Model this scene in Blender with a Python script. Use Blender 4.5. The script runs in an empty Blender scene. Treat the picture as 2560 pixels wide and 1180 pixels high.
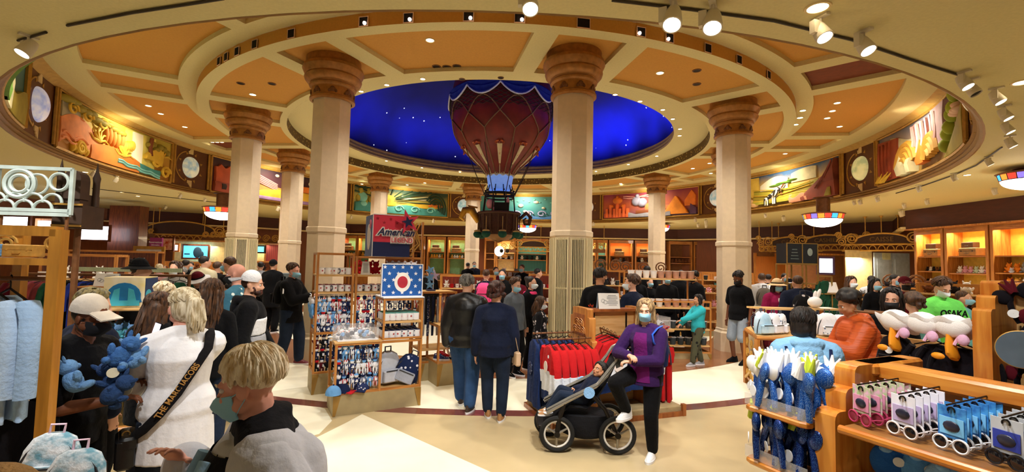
import bpy, bmesh, math, random
from mathutils import Vector, Matrix, Euler
random.seed(7)
PI=math.pi; R_=math.radians
sin,cos=math.sin,math.cos
SC=bpy.context.scene; COL=SC.collection
# ------------------------------------------------------------------ camera
F=1158.6; PITCH=.0553; ROLL=.0226; CAMZ=1.95
CX,CY=-.469,16.18          # axis of the rotunda
cr,sr,cp,sp=cos(ROLL),sin(ROLL),cos(PITCH),sin(PITCH)
cam=bpy.data.cameras.new('camera'); cam.sensor_width=36; cam.lens=F*36/2560; cam.clip_end=200; cam.clip_start=.05
co=bpy.data.objects.new('camera',cam); COL.objects.link(co); SC.camera=co
_R=Vector((1,0,0));_U=Vector((0,-sp,cp));_F=Vector((0,cp,sp))
_X=_R*cr+_U*sr; _Y=_U*cr-_R*sr
co.matrix_world=Matrix(((_X.x,_Y.x,-_F.x,0),(_X.y,_Y.y,-_F.y,0),(_X.z,_Y.z,-_F.z,CAMZ),(0,0,0,1)))
def ray(px,py):
    u=(px-1280)/F; v=-(py-590)/F
    u,v=cr*u-sr*v, sr*u+cr*v
    return Vector((u,cp-sp*v,sp+cp*v))
def atz(px,py,z):
    d=ray(px,py); return Vector((0,0,CAMZ))+d*((z-CAMZ)/d.z)
def aty(px,py,y):
    d=ray(px,py); return Vector((0,0,CAMZ))+d*(y/d.y)
def pol(r,a,z=0):
    a=R_(a); return Vector((CX+r*sin(a),CY-r*cos(a),z))
# ------------------------------------------------------------------ materials
def lin(c):
    if isinstance(c,str):
        c=[int(c[i:i+2],16)/255 for i in (0,2,4)]
        c=[x/12.92 if x<=.04045 else ((x+.055)/1.055)**2.4 for x in c]
    return (c[0],c[1],c[2],1)
MATS={}
def mat(name,c,rough=.6,metal=0,var=.12,scale=8,bump=0,bscale=40,em=None,ems=0,c2=None,stretch=None,spec=.4,sheen=0,alpha=1,trans=0,kind='noise',coat=0):
    if name in MATS: return MATS[name]
    m=bpy.data.materials.new(name); m.use_nodes=True; nt=m.node_tree; N=nt.nodes; L=nt.links
    b=N['Principled BSDF']; b.inputs['Roughness'].default_value=rough; b.inputs['Metallic'].default_value=metal
    b.inputs['Specular IOR Level'].default_value=spec
    if sheen: b.inputs['Sheen Weight'].default_value=sheen
    if coat: b.inputs['Coat Weight'].default_value=coat
    if alpha<1: b.inputs['Alpha'].default_value=alpha
    if trans: b.inputs['Transmission Weight'].default_value=trans
    c=lin(c)
    tc=N.new('ShaderNodeTexCoord'); mp=N.new('ShaderNodeMapping'); L.new(tc.outputs['Object'],mp.inputs['Vector'])
    if stretch: mp.inputs['Scale'].default_value=stretch
    if kind=='noise':
        t=N.new('ShaderNodeTexNoise'); t.inputs['Scale'].default_value=scale; t.inputs['Detail'].default_value=3; fac=t.outputs['Fac']
    elif kind=='wave':
        t=N.new('ShaderNodeTexWave'); t.inputs['Scale'].default_value=scale; t.inputs['Distortion'].default_value=6; t.inputs['Detail'].default_value=2; fac=t.outputs['Fac']
    elif kind=='stripe':
        t=N.new('ShaderNodeTexWave'); t.inputs['Scale'].default_value=scale; fac=t.outputs['Fac']
    elif kind=='voronoi':
        t=N.new('ShaderNodeTexVoronoi'); t.inputs['Scale'].default_value=scale; fac=t.outputs['Distance']
    L.new(mp.outputs[0],t.inputs['Vector'])
    rp=N.new('ShaderNodeValToRGB'); L.new(fac,rp.inputs['Fac'])
    lo,hi=rp.color_ramp.elements[0],rp.color_ramp.elements[1]
    if c2 is not None:
        lo.color=c; hi.color=lin(c2); lo.position=.38; hi.position=.62
        if kind in('stripe',): lo.position=.45; hi.position=.55
        if kind=='voronoi': lo.position=.24; hi.position=.3
    else:
        lo.color=tuple(max(0,x*(1-var)) for x in c[:3])+(1,); hi.color=tuple(min(1,x*(1+var)) for x in c[:3])+(1,)
        lo.position=.3; hi.position=.7
    L.new(rp.outputs['Color'],b.inputs['Base Color'])
    if bump:
        t2=N.new('ShaderNodeTexNoise'); t2.inputs['Scale'].default_value=bscale; t2.inputs['Detail'].default_value=4; L.new(mp.outputs[0],t2.inputs['Vector'])
        bp=N.new('ShaderNodeBump'); bp.inputs['Strength'].default_value=bump; bp.inputs['Distance'].default_value=.02; L.new(t2.outputs['Fac'],bp.inputs['Height']); L.new(bp.outputs[0],b.inputs['Normal'])
    if em:
        b.inputs['Emission Color'].default_value=lin(em); b.inputs['Emission Strength'].default_value=ems
    MATS[name]=m; return m
def wood(name,c,c2,rough=.4,stretch=(14,14,1.2),coat=.15): return mat(name,c,rough,c2=c2,scale=2.2,stretch=stretch,kind='noise',coat=coat)
def cloth(name,c,var=.18,bump=.35,bs=30,scale=6,c2=None,kind='noise'): return mat(name,c,.9,var=var,scale=scale,bump=bump,bscale=bs,spec=.12,sheen=.03,c2=c2,kind=kind)
# ------------------------------------------------------------------ mesh builder
class MB:
    def __init__(s): s.v=[];s.f=[];s.mi=[]
    def add(s,vs,fs,m=0,M=None):
        o=len(s.v)
        s.v+= [tuple(M@Vector(p)) for p in vs] if M is not None else [tuple(p) for p in vs]
        s.f+=[tuple(i+o for i in f) for f in fs]; s.mi+=[m]*len(fs); return s
    def box(s,c,d,rz=0,m=0,M=None):
        x,y,z=d[0]/2,d[1]/2,d[2]/2
        vs=[(a*x,b*y,e*z) for a in(-1,1) for b in(-1,1) for e in(-1,1)]
        T=Matrix.Translation(c)@Matrix.Rotation(rz,4,'Z')
        if M is not None: T=M@T
        return s.add(vs,[(0,1,3,2),(4,6,7,5),(0,4,5,1),(2,3,7,6),(0,2,6,4),(1,5,7,3)],m,T)
    def rbox(s,c,d,r=.01,rz=0,m=0,M=None,seg=2):
        # box with rounded vertical edges (prism of a rounded rectangle) and chamfered rims
        x,y,z=d[0]/2,d[1]/2,d[2]/2; r=min(r,x*.99,y*.99)
        def ringp(rr,off):
            o=[]
            for (sx,sy,a0) in((1,1,0),(-1,1,90),(-1,-1,180),(1,-1,270)):
                for k in range(seg+1):
                    a=R_(a0+90*k/seg); o.append((sx*(x-r)+cos(a)*(r-off),sy*(y-r)+sin(a)*(r-off)))
            return o
        ch=min(r*.5,z*.5); n=4*(seg+1); vs=[]
        for off,zz in((ch,-z),(0,-z+ch),(0,z-ch),(ch,z)): vs+=[(p[0],p[1],zz) for p in ringp(r,off)]
        fs=[tuple(reversed(range(n))),tuple(range(3*n,4*n))]
        for k in range(3):
            for i in range(n): j=(i+1)%n; fs.append((k*n+i,k*n+j,(k+1)*n+j,(k+1)*n+i))
        T=Matrix.Translation(c)@Matrix.Rotation(rz,4,'Z')
        if M is not None: T=M@T
        return s.add(vs,fs,m,T)
    def tube(s,pts,r,n=8,closed=False,m=0,caps=True,flat=1.0,M=None):
        pts=[Vector(p) for p in pts]; k=len(pts)
        rs=r if isinstance(r,(list,tuple)) else [r]*k
        o=len(s.v); up=None; vs=[];fs=[]
        for i,p in enumerate(pts):
            a=pts[(i-1)%k] if (closed or i>0) else p; b=pts[(i+1)%k] if (closed or i<k-1) else p
            t=(b-a).normalized() if (b-a).length>1e-9 else Vector((0,0,1))
            if up is None:
                up=Vector((0,0,1)) if abs(t.z)<.9 else Vector((1,0,0))
            u=t.cross(up); 
            if u.length<1e-6: u=t.cross(Vector((0,1,0)))
            u.normalize(); w=u.cross(t).normalized(); up=w
            for j in range(n):
                an=2*PI*j/n; vs.append(p+u*(cos(an)*rs[i])+w*(sin(an)*rs[i]*flat))
        for i in range(k if closed else k-1):
            i2=(i+1)%k
            for j in range(n): j2=(j+1)%n; fs.append((i*n+j,i*n+j2,i2*n+j2,i2*n+j))
        if caps and not closed: fs+= [tuple(reversed(range(n))),tuple(range((k-1)*n,k*n))]
        return s.add(vs,fs,m,M)
    def cyl(s,p0,p1,r0,r1=None,n=12,m=0,M=None): return s.tube([p0,p1],[r0,r0 if r1 is None else r1],n,m=m,M=M)
    def lathe(s,prof,c=(0,0,0),n=24,m=0,a0=0,a1=360,M=None,ph=0):
        k=len(prof); full=abs(a1-a0)>=360; nn=n if full else n+1; vs=[];fs=[]
        for i in range(nn):
            a=R_(a0+(a1-a0)*i/n+ph)
            for (r,z) in prof: vs.append((c[0]+r*cos(a),c[1]+r*sin(a),c[2]+z))
        for i in range(n):
            i2=(i+1)%nn
            for j in range(k-1): fs.append((i*k+j,i2*k+j,i2*k+j+1,i*k+j+1))
        return s.add(vs,fs,m,M)
    def ell(s,c,r,n=12,k=8,m=0,M=None,rot=None):
        if not isinstance(r,(tuple,list)): r=(r,r,r)
        vs=[(0,0,-r[2])];fs=[]
        for i in range(1,k):
            t=-PI/2+PI*i/k
            for j in range(n): a=2*PI*j/n; vs.append((r[0]*cos(t)*cos(a),r[1]*cos(t)*sin(a),r[2]*sin(t)))
        vs.append((0,0,r[2]))
        for j in range(n): fs.append((0,1+(j+1)%n,1+j))
        for i in range(k-2):
            for j in range(n): j2=(j+1)%n; fs.append((1+i*n+j,1+i*n+j2,1+(i+1)*n+j2,1+(i+1)*n+j))
        t=len(vs)-1
        for j in range(n): fs.append((t,1+(k-2)*n+j,1+(k-2)*n+(j+1)%n))
        T=Matrix.Translation(c)
        if rot is not None: T=T@(rot if isinstance(rot,Matrix) else Euler(rot).to_matrix().to_4x4())
        if M is not None: T=M@T
        return s.add(vs,fs,m,T)
    def cap(s,p0,r0,p1,r1,n=12,m=0,M=None):
        s.cyl(p0,p1,r0,r1,n,m,M); s.ell(p0,r0,n,6,m,M); s.ell(p1,r1,n,6,m,M); return s
    def torus(s,c,R,r,n=24,k=8,m=0,M=None,axis='z',a0=0,a1=360):
        pts=[]; full=abs(a1-a0)>=360
        for i in range(n if full else n+1):
            a=R_(a0+(a1-a0)*i/n); x,y=R*cos(a),R*sin(a)
            pts.append({'z':(x,y,0),'y':(x,0,y),'x':(0,x,y)}[axis])
        pts=[Vector(p)+Vector(c) for p in pts]
        return s.tube(pts,r,k,closed=full,m=m,M=M)
    def prism(s,poly,d,m=0,M=None):
        # polygon in local XZ plane, extruded along local Y from -d/2 to d/2
        n=len(poly); vs=[(p[0],-d/2,p[1]) for p in poly]+[(p[0],d/2,p[1]) for p in poly]
        fs=[tuple(range(n)),tuple(reversed(range(n,2*n)))]
        for i in range(n): j=(i+1)%n; fs.append((i,n+i,n+j,j))
        return s.add(vs,fs,m,M)
    def grid(s,fn,nu,nv,m=0,M=None,close=False):
        vs=[fn(i/nu,j/nv) for i in range(nu+1) for j in range(nv+1)]; k=nv+1
        return s.add(vs,[(i*k+j,(i+1)*k+j,(i+1)*k+j+1,i*k+j+1) for i in range(nu) for j in range(nv)],m,M)
    def loft(s,rings,m=0,M=None,caps=True):
        n=len(rings[0]); vs=[p for r in rings for p in r]; fs=[]
        for i in range(len(rings)-1):
            for j in range(n): j2=(j+1)%n; fs.append((i*n+j,i*n+j2,(i+1)*n+j2,(i+1)*n+j))
        if caps: fs+=[tuple(reversed(range(n))),tuple(range((len(rings)-1)*n,len(rings)*n))]
        return s.add(vs,fs,m,M)
    def build(s,name,mats,parent=None,loc=None,smooth=True,recalc=True,ang=.7):
        me=bpy.data.meshes.new(name); me.from_pydata(s.v,[],s.f)
        if not isinstance(mats,(list,tuple)): mats=[mats]
        for m in mats: me.materials.append(m)
        if len(mats)>1: me.polygons.foreach_set('material_index',s.mi)
        if recalc:
            bm=bmesh.new(); bm.from_mesh(me); bmesh.ops.recalc_face_normals(bm,faces=bm.faces); bm.to_mesh(me); bm.free()
        if smooth:
            me.polygons.foreach_set('use_smooth',[True]*len(me.polygons)); me.set_sharp_from_angle(angle=ang)
        me.update()
        o=bpy.data.objects.new(name,me); COL.objects.link(o)
        if parent is not None: o.parent=parent
        if loc is not None: o.location=loc
        return o
ALLT=[]
def tag(o,label,cat,group=None,kind=None):
    o['label']=label; o['category']=cat
    if group: o['group']=group
    if kind: o['kind']=kind
    ALLT.append(o); return o
def struct(o): o['kind']='structure'; return o
def thing(name,label,cat,loc=(0,0,0),rz=0,group=None):
    o=bpy.data.objects.new(name,None); o.empty_display_size=.1; COL.objects.link(o); o.location=loc; o.rotation_euler=(0,0,rz)
    return tag(o,label,cat,group)
CH={}
def kids(o): return [c for c in bpy.data.objects if c.parent==o]
def dup(src,loc,rz=None,label=None,group=None,rot=None,scale=None,mats=None,clean=None):
    """copy a thing with its parts and sub-parts; mats = {part name stem: material}"""
    def cp_(o,par):
        c=o.copy(); COL.objects.link(c); c.parent=par
        if clean and o.name in clean: c.data=clean[o.name]
        if mats and c.type=='MESH':
            k=o.name.split('.')[0]
            if k in mats: c.data=matdata(clean.get(o.name,o.data) if clean else o.data,mats[k])
        for ch in src_tree.get(o.name,()): cp_(ch,c)
        return c
    src_tree=tree_of(src)
    c=cp_(src,None); c.location=loc
    if rz is not None: c.rotation_euler=(0,0,rz)
    if rot is not None: c.rotation_euler=rot
    if scale is not None: c.scale=(scale,)*3 if isinstance(scale,(int,float)) else scale
    if label: c['label']=label
    if group: c['group']=group
    ALLT.append(c); return c
_TREE={}
def tree_of(src):
    if src.name not in _TREE:
        t={}
        def rec(o):
            ch=list(o.children); t[o.name]=ch
            for k in ch: rec(k)
        rec(src); _TREE[src.name]=t
    return _TREE[src.name]
_MD={}
def matdata(me,m):
    k=(me.name,m.name)
    if k not in _MD:
        n=me.copy(); n.materials.clear(); n.materials.append(m); _MD[k]=n
    return _MD[k]
def text(s,size,m,parent=None,loc=(0,0,0),rot=(PI/2,0,0),ext=.002,shear=0,name='lettering',sx=1,align='CENTER',bold=0):
    c=bpy.data.curves.new(name,'FONT'); c.body=s; c.size=size; c.extrude=ext; c.shear=shear; c.align_x=align; c.align_y='CENTER'; c.offset=bold
    c.materials.append(m); c.resolution_u=3; tmp=bpy.data.objects.new('tmp_text',c); COL.objects.link(tmp)
    dg=bpy.context.evaluated_depsgraph_get(); me=bpy.data.meshes.new_from_object(tmp.evaluated_get(dg)); bpy.data.objects.remove(tmp)
    if not me.materials: me.materials.append(m)
    o=bpy.data.objects.new(name,me); COL.objects.link(o); o.location=loc; o.rotation_euler=rot; o.scale=(sx,1,1)
    if parent is not None: o.parent=parent
    return o
def light(name,kind,loc,power,color=(1,.85,.62),size=.1,spot=None,rot=None,blend=.5,target=None):
    l=bpy.data.lights.new(name,kind); l.energy=power; l.color=color
    if kind=='AREA': l.size=size
    else: l.shadow_soft_size=size
    if spot: l.spot_size=R_(spot); l.spot_blend=blend
    o=bpy.data.objects.new(name,l); COL.objects.link(o); o.location=loc
    if target is not None: o.rotation_euler=(Vector(target)-Vector(loc)).to_track_quat('-Z','Y').to_euler()
    elif rot: o.rotation_euler=rot
    return o
ORD=['first','second','third','fourth','fifth','sixth','seventh','eighth','ninth','tenth','eleventh','twelfth','thirteenth','fourteenth','fifteenth','sixteenth','seventeenth','eighteenth','nineteenth','twentieth']
def frame(o,e,z=0):
    """4x4 with local x = direction e (xy), local y = left of it, origin o"""
    e=Vector((e[0],e[1],0)).normalized()
    return Matrix(((e.x,-e.y,0,o[0]),(e.y,e.x,0,o[1]),(0,0,1,z),(0,0,0,1)))
# ================================================================== materials of the place
CREAM=mat('cream_plaster','D8CB92',.8,var=.04,scale=30,bump=.05,bscale=120)
ORANGE=mat('ochre_plaster','CC9440',.8,var=.05,scale=30,bump=.05,bscale=120)
COLM=mat('column_plaster','E2CDAE',.55,var=.04,scale=10)
VENTM=mat('column_vent','DCCDA2',.5,var=.04)
DARK=mat('dark_void','120A06',.9)
BRONZE=mat('bronze','A8743A',.42,metal=.35,var=.18,scale=12,bump=.1)
BRONZED=mat('bronze_dark','7A5030',.5,metal=.3,var=.2,scale=14,bump=.15)
GOLD=mat('gold_trim','B48A3C',.4,metal=.4,var=.15,scale=10)
GOLDW=mat('pale_gold','E0C890',.45,var=.08)
MAHO=wood('mahogany','4A2313','6B3519',.45)
DKRED=mat('dark_red_fascia','4A2014',.55,var=.15,scale=3,stretch=(1,1,5))
OAK=wood('honey_oak','A8672C','C98841',.38,(12,12,1.0))
OAKH=wood('honey_oak_level','A8672C','C98841',.38,(1.2,12,12))
OAKP=wood('pale_oak','C99A5A','DDB478',.4,(1.2,10,10))
BLACKM=mat('black_metal','1A1512',.5,metal=.5)
WHITEM=mat('white_enamel','E8E2D4',.4,var=.03)
LAMP=mat('lamp_glow','FFFFFF',.5,em='FFE9C4',ems=14)
LAMPC=mat('lamp_cool','FFFFFF',.5,em='FFF4E4',ems=14)
def emi(n,c,s): return mat(n,c,.5,em=c,ems=s,var=.02)
# ================================================================== floor
FT=mat('floor_tan','C0AC84',.3,var=.06,scale=3,spec=.4,coat=.08); FC=mat('floor_cream','EEE8D0',.3,var=.04,scale=3,spec=.4,coat=.08)
FR=mat('floor_maroon','6E3A34',.25,var=.1,scale=6,spec=.5,coat=.2); FB=mat('floor_brown','8A5A3A',.25,var=.08,scale=5,spec=.5,coat=.2)
m=MB(); m.box((0,12,-.1),(70,60,.2)); struct(m.build('floor',FT,smooth=False))
def annulus(name,r0,r1,z,mt,a0=0,a1=360,n=96):
    m=MB(); full=a1-a0>=360; nn=n if full else n+1
    vs=[];fs=[]
    for i in range(nn):
        a=a0+(a1-a0)*i/n
        for (r,zz) in((r0,0),(r0,z),(r1,z),(r1,0)): p=pol(r,a,zz); vs.append(p)
    for i in range(n):
        j=(i+1)%nn
        for k in range(3): fs.append((i*4+k,j*4+k,j*4+k+1,i*4+k+1))
    m.add(vs,fs); return struct(m.build(name,mt,smooth=False))
annulus('floor_ring_1',10.0,10.22,.003,FR)
annulus('floor_ring_2',8.35,10.0,.003,FC)
annulus('floor_ring_3',6.9,8.35,.003,FB)
annulus('floor_ring_4',3.0,6.9,.003,FC)
def wedge(name,pts,mt,z=.003):
    m=MB(); P=[atz(a,b,0) for a,b in pts]; n=len(P)
    m.add([(p.x,p.y,0) for p in P]+[(p.x,p.y,z) for p in P],[tuple(range(n,2*n))]+[(i,(i+1)%n,n+(i+1)%n,n+i) for i in range(n)]); return struct(m.build(name,mt,smooth=False))
wedge('floor_inlay_1',[(905,1036),(1225,1180),(1500,1300),(700,1300),(620,1170),(800,1090),(868,1056)],FC)
wedge('floor_inlay_2',[(745,1000),(812,1022),(830,1052),(798,1085),(640,1130),(560,1010),(700,985)],FC,.002)
# ================================================================== walls and lower ceiling
ZL=4.3
def wall(name,pts,z0,z1,mt,th=.2,kind=True):
    m=MB()
    for (a,b) in zip(pts[:-1],pts[1:]):
        a=Vector(a);b=Vector(b); d=(b-a); L=d.length; c=(a+b)/2
        nrm=Vector((-d.y,d.x)).normalized()*(th/2)
        m.box((c.x+nrm.x,c.y+nrm.y,(z0+z1)/2),(L+.02,th,z1-z0),math.atan2(d.y,d.x))
    o=m.build(name,mt,smooth=False); return struct(o) if kind else o
WALLP=mat('wall_panel','7A3F1C',.5,var=.15,scale=3,stretch=(6,6,.6),bump=.05)
# points run counter-clockwise seen from inside so that thickness lies outside
wall('wall_right',[(19.6,18.3),(19.6,-1)][::-1],0,ZL,WALLP)
wall('wall_back_right',[(19.6,18.3),(19.0,22.6),(14.6,28.4),(11.3,31.2)],0,ZL,WALLP)
wall('wall_back',[(11.3,31.2),(-11.5,33.0)],0,ZL,WALLP)
wall('wall_back_left',[(-11.5,33.0),(-16.3,28.2),(-22.2,25.6)],0,ZL,WALLP)
wall('wall_left',[(-22.2,25.6),(-22.2,-1)],0,ZL,WALLP)
# ceiling slab with the round opening
m=MB(); n=128; R0=11.95
vs=[];
for i in range(n):
    a=360*i/n
    for r,z in((R0,ZL),(27,ZL),(27,ZL+.12),(R0+.02,ZL+.12)): vs.append(pol(r,a,z))
fs=[(i*4+k,((i+1)%n)*4+k,((i+1)%n)*4+(k+1)%4,i*4+(k+1)%4) for i in range(n) for k in range(4)]
m.add(vs,fs); struct(m.build('ceiling_lower',CREAM))
# dark red fascia band under the lower ceiling, in front of the wall bays
def band(name,pts,z0,z1,mt,th=.12): return wall(name,pts,z0,z1,mt,th)
band('trim_1',[(15.55,1),(15.55,18.1)],3.55,ZL,DKRED)
band('trim_2',[(15.55,18.1),(18.35,22.1),(14.1,27.8),(10.9,30.45)],3.66,ZL,DKRED)
band('trim_3',[(10.9,30.45),(-11.3,32.2)],3.66,ZL,DKRED)
band('trim_4',[(-11.3,32.2),(-15.9,27.4),(-21.8,24.8)],3.62,ZL,DKRED)
band('trim_5',[(-21.8,24.8),(-21.8,2)],3.7,ZL,mat('mauve_wall','8A5A4A',.7))
for k,pts in enumerate([[(15.5,1),(15.5,18.0)],[(15.5,18.1),(18.3,22.1),(14.05,27.75),(10.88,30.4)],[(10.88,30.4),(-11.28,32.12)],[(-11.28,32.12),(-15.85,27.33),(-21.8,24.73)]]):
    band('trim_%d'%(k+6),pts,3.5 if k==0 else 3.58,3.55 if k==0 else 3.66,GOLDW if k else OAK,.22)
# ================================================================== drum
ZD=6.04
DRUMB=mat('drum_brown','5E3517',.55,var=.12,scale=2,bump=.05)
m=MB(); m.lathe([(11.95,ZL-.002),(11.92,ZL-.004),(11.88,ZL+.03),(11.90,ZL+.07),(11.85,ZL+.10),(11.86,ZL+.14),(11.80,ZL+.16),(11.84,ZL+.19)],(CX,CY,0),128); struct(m.build('trim_10',mat('drum_moulding','8A6428',.45,metal=.3,var=.12),smooth=True,ang=.5))
m=MB(); m.lathe([(11.85,ZL+.16),(11.85,ZD),(11.97,ZD),(11.97,ZL+.12)],(CX,CY,0),128); struct(m.build('wall_drum',DRUMB))
m=MB(); m.lathe([(11.85,5.93),(11.80,5.95),(11.76,6.0),(11.6,6.04)],(CX,CY,0),128); struct(m.build('trim_11',mat('cornice','C09A50',.6)))
# coffered rings -----------------------------------------------------
def coffers(name,z,R0,R1,ra,rb,up=.09,w1=.62,w2=1.04,dark=()):
    m=MB(); rs=[R0,ra]+[ra+(rb-ra)*k/6 for k in range(1,6)]+[rb,R1]
    def P(r,th,h): return pol(r,th,z+h)
    A=lambda w,r: math.degrees(math.asin(w/r))
    def quadstrip(f0,f1,r0,r1,h0,h1,mi,n):
        vs=[];fs=[]
        for i in range(n+1):
            t=i/n
            for r,h in((r0,h0),(r1,h1)):
                a=f0(r)+(f1(r)-f0(r))*t; vs.append(P(r,a,h))
        for i in range(n): fs.append((2*i,2*i+1,2*i+3,2*i+2))
        m.add(vs,fs,mi)
    for k in range(10):
        c=12+36*k
        segs=[(lambda r,c=c:c-18,lambda r,c=c:c-A(w2,r),1,6),(lambda r,c=c:c-A(w2,r),lambda r,c=c:c-A(w1,r),0,1),(lambda r,c=c:c-A(w1,r),lambda r,c=c:c+A(w1,r),1,4),
              (lambda r,c=c:c+A(w1,r),lambda r,c=c:c+A(w2,r),0,1),(lambda r,c=c:c+A(w2,r),lambda r,c=c:c+18,1,6)]
        for si,(f0,f1,cell,n) in enumerate(segs):
            mi=1
            if cell and (k,si) in dark: mi=2
            quadstrip(f0,f1,R0,ra,0,0,0,n); quadstrip(f0,f1,rb,R1,0,0,0,n)
            for a,b in zip(rs[1:-2],rs[2:-1]): quadstrip(f0,f1,a,b,up if cell else 0,up if cell else 0,mi if cell else 0,n)
            if cell:
                for rr in(ra,rb): quadstrip(f0,f1,rr,rr+1e-4,0,up,0,n)
                for (ff,skip) in((f0,si==0),(f1,si==4)):
                    if skip: continue
                    vs=[];fs=[]
                    for r in rs[1:-1]: vs+=[P(r,ff(r),0),P(r,ff(r),up)]
                    for i in range(len(rs)-3): fs.append((2*i,2*i+1,2*i+3,2*i+2))
                    m.add(vs,fs,0)
    return struct(m.build(name,[CREAM,ORANGE,mat('dark_coffer','7A3A1E',.8)],smooth=False,recalc=False))
coffers('ceiling_outer',ZD,8.9,11.7,9.27,10.95,up=.10,dark=((1,2),(7,2)))
coffers('ceiling_inner',5.80,6.80,8.90,6.98,8.63,up=.09)
m=MB(); m.lathe([(8.9,5.80),(8.9,6.04)],(CX,CY,0),128); struct(m.build('trim_12',ORANGE))
# soffit, pattern band, mouldings, star dome
PAT=mat('pattern_band','B89A50',.6,c2='5A4218',kind='voronoi',scale=9)
m=MB(); m.lathe([(6.8,5.80),(6.8,6.10)],(CX,CY,0),128); struct(m.build('trim_13',PAT))
m=MB(); m.lathe([(6.8,6.10),(5.78,6.10)],(CX,CY,0),128); struct(m.build('ceiling_soffit',CREAM))
m=MB(); m.lathe([(5.78,6.10),(5.76,6.16),(5.84,6.2),(5.84,6.26),(5.80,6.30),(5.90,6.34),(5.90,6.42),(5.86,6.46),(5.98,6.5),(5.98,6.54),(6.15,6.55)],(CX,CY,0),128); struct(m.build('trim_14',mat('dome_moulding','A88E66',.6)))
def star_mat():
    mm=mat('night_sky','101E9C',.75,var=.45,scale=.35); nt=mm.node_tree;N=nt.nodes;L=nt.links; b=N['Principled BSDF']
    tc=N.new('ShaderNodeTexCoord'); v=N.new('ShaderNodeTexVoronoi'); v.inputs['Scale'].default_value=2.1; L.new(tc.outputs['Object'],v.inputs['Vector'])
    rp=N.new('ShaderNodeValToRGB'); rp.color_ramp.elements[0].position=.045; rp.color_ramp.elements[0].color=(1,1,1,1); rp.color_ramp.elements[1].position=.075; rp.color_ramp.elements[1].color=(0,0,0,1)
    L.new(v.outputs['Distance'],rp.inputs['Fac']); L.new(rp.outputs['Color'],b.inputs['Emission Strength']); 
    mu=N.new('ShaderNodeMath'); mu.operation='MULTIPLY'; mu.inputs[1].default_value=1.3; L.new(rp.outputs['Color'],mu.inputs[0]); L.new(mu.outputs[0],b.inputs['Emission Strength'])
    b.inputs['Emission Color'].default_value=(.8,.85,1,1); return mm
m=MB(); prof=[(6.15,6.55)]+[(6.15*cos(R_(t)),6.55+3.6*sin(R_(t))) for t in range(6,91,6)]; prof[-1]=(.001,10.15)
m.lathe(prof,(CX,CY,0),96); struct(m.build('ceiling_dome',star_mat(),recalc=False))
# ================================================================== columns
RC=7.74
def column(k):
    a=11.7+36*k; p=pol(RC,a); tilt=-a
    o=MB()
    o.lathe([(.44,0),(.44,.42),(.40,.46),(.40,.5),(.375,.52),(.375,2.42),(.40,2.44),(.40,2.52),(.375,2.54),(.375,5.06)],n=8,ph=22.5)
    ob=o.build('column',COLM,loc=p,ang=.3); ob.rotation_euler=(0,0,R_(a)); ob['kind']='structure'
    c=MB(); c.lathe([(.37,5.03),(.43,5.05),(.43,5.09),(.40,5.11),(.40,5.28),(.44,5.31),(.45,5.34),(.43,5.36),(.44,5.38),(.49,5.40),(.53,5.45),(.545,5.50),(.52,5.54),(.54,5.56),(.585,5.66),(.57,5.72),(.52,5.74),(.52,5.89)],n=40); c.build('capital',BRONZE,ob,ang=.6)
    c=MB()
    for i in range(8):
        t=2*PI*i/8
        M=Matrix.Rotation(t,4,'Z')@Matrix.Translation((0,-.405,5.19))
        c.ell((0,0,.01),(.05,.018,.055),10,6,M=M); c.ell((-.055,0,-.02),(.03,.014,.04),8,6,M=M,rot=(0,.5,0)); c.ell((.055,0,-.02),(.03,.014,.04),8,6,M=M,rot=(0,-.5,0))
    c.build('carved_frieze',BRONZED,ob)
    if k in (0,8):
        v=MB(); 
        for f in range(8):
            M=Matrix.Rotation(f*PI/4,4,'Z')@Matrix.Translation((0,-.352,0))
            v.box((0,0,1.47),(.19,.012,1.82),m=1,M=M)
            for x in(-.12,-.075,-.045,-.015,.015,.045,.075,.12): v.box((x,-.012,1.47),(.012 if abs(x)<.1 else .03,.03,1.86),m=0,M=M)
            for z in(.56,1.5,2.38): v.box((0,-.008,z),(.24,.02,.03),m=0,M=M)
        v.build('vent_grille',[VENTM,mat('vent_dark','4A4232',.8)],ob,smooth=False)
    return ob
for k in range(10): column(k)
# ================================================================== square niches in the fascia
NIA=[-38.6,-36.4,-33.5,-29.6,-23.2,-13.5,-8.4,-2.0,3.3,10.1,16.8,20.5,26.2,31.9,39.3]
frm=mat('niche_frame','D8B088',.6)
for i,a in enumerate(NIA):
    p=pol(8.9,a,5.885); lit=a in(-8.4,-2.0,3.3,16.8,20.5,-13.5)
    t=thing('spotlight_niche','black square spotlight niche in the ochre ceiling band, %s from the left%s'%(ORD[i],', lamp showing' if lit else ''),'light niche',p,R_(a),'square niches around the ochre band')
    w=.21 if a==10.1 else .155
    m=MB(); m.box((0,.02,0),(w,.08,.15)); m.build('niche_box',DARK,t,smooth=False)
    m=MB()
    for sx in(-1,1): m.box((sx*(w/2+.006),-.022,0),(.012,.012,.174))
    for sz in(-1,1): m.box((0,-.022,sz*.081),(w,.012,.012))
    m.build('frame',frm,t,smooth=False)
    if lit:
        m=MB(); s=.035 if a<5 else -.045
        m.cyl((s,-.03,-.035),(s,-.05,-.045),.026,.03,10); m.build('lamp',emi('niche_glow','FFE2D0',6),t)
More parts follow.
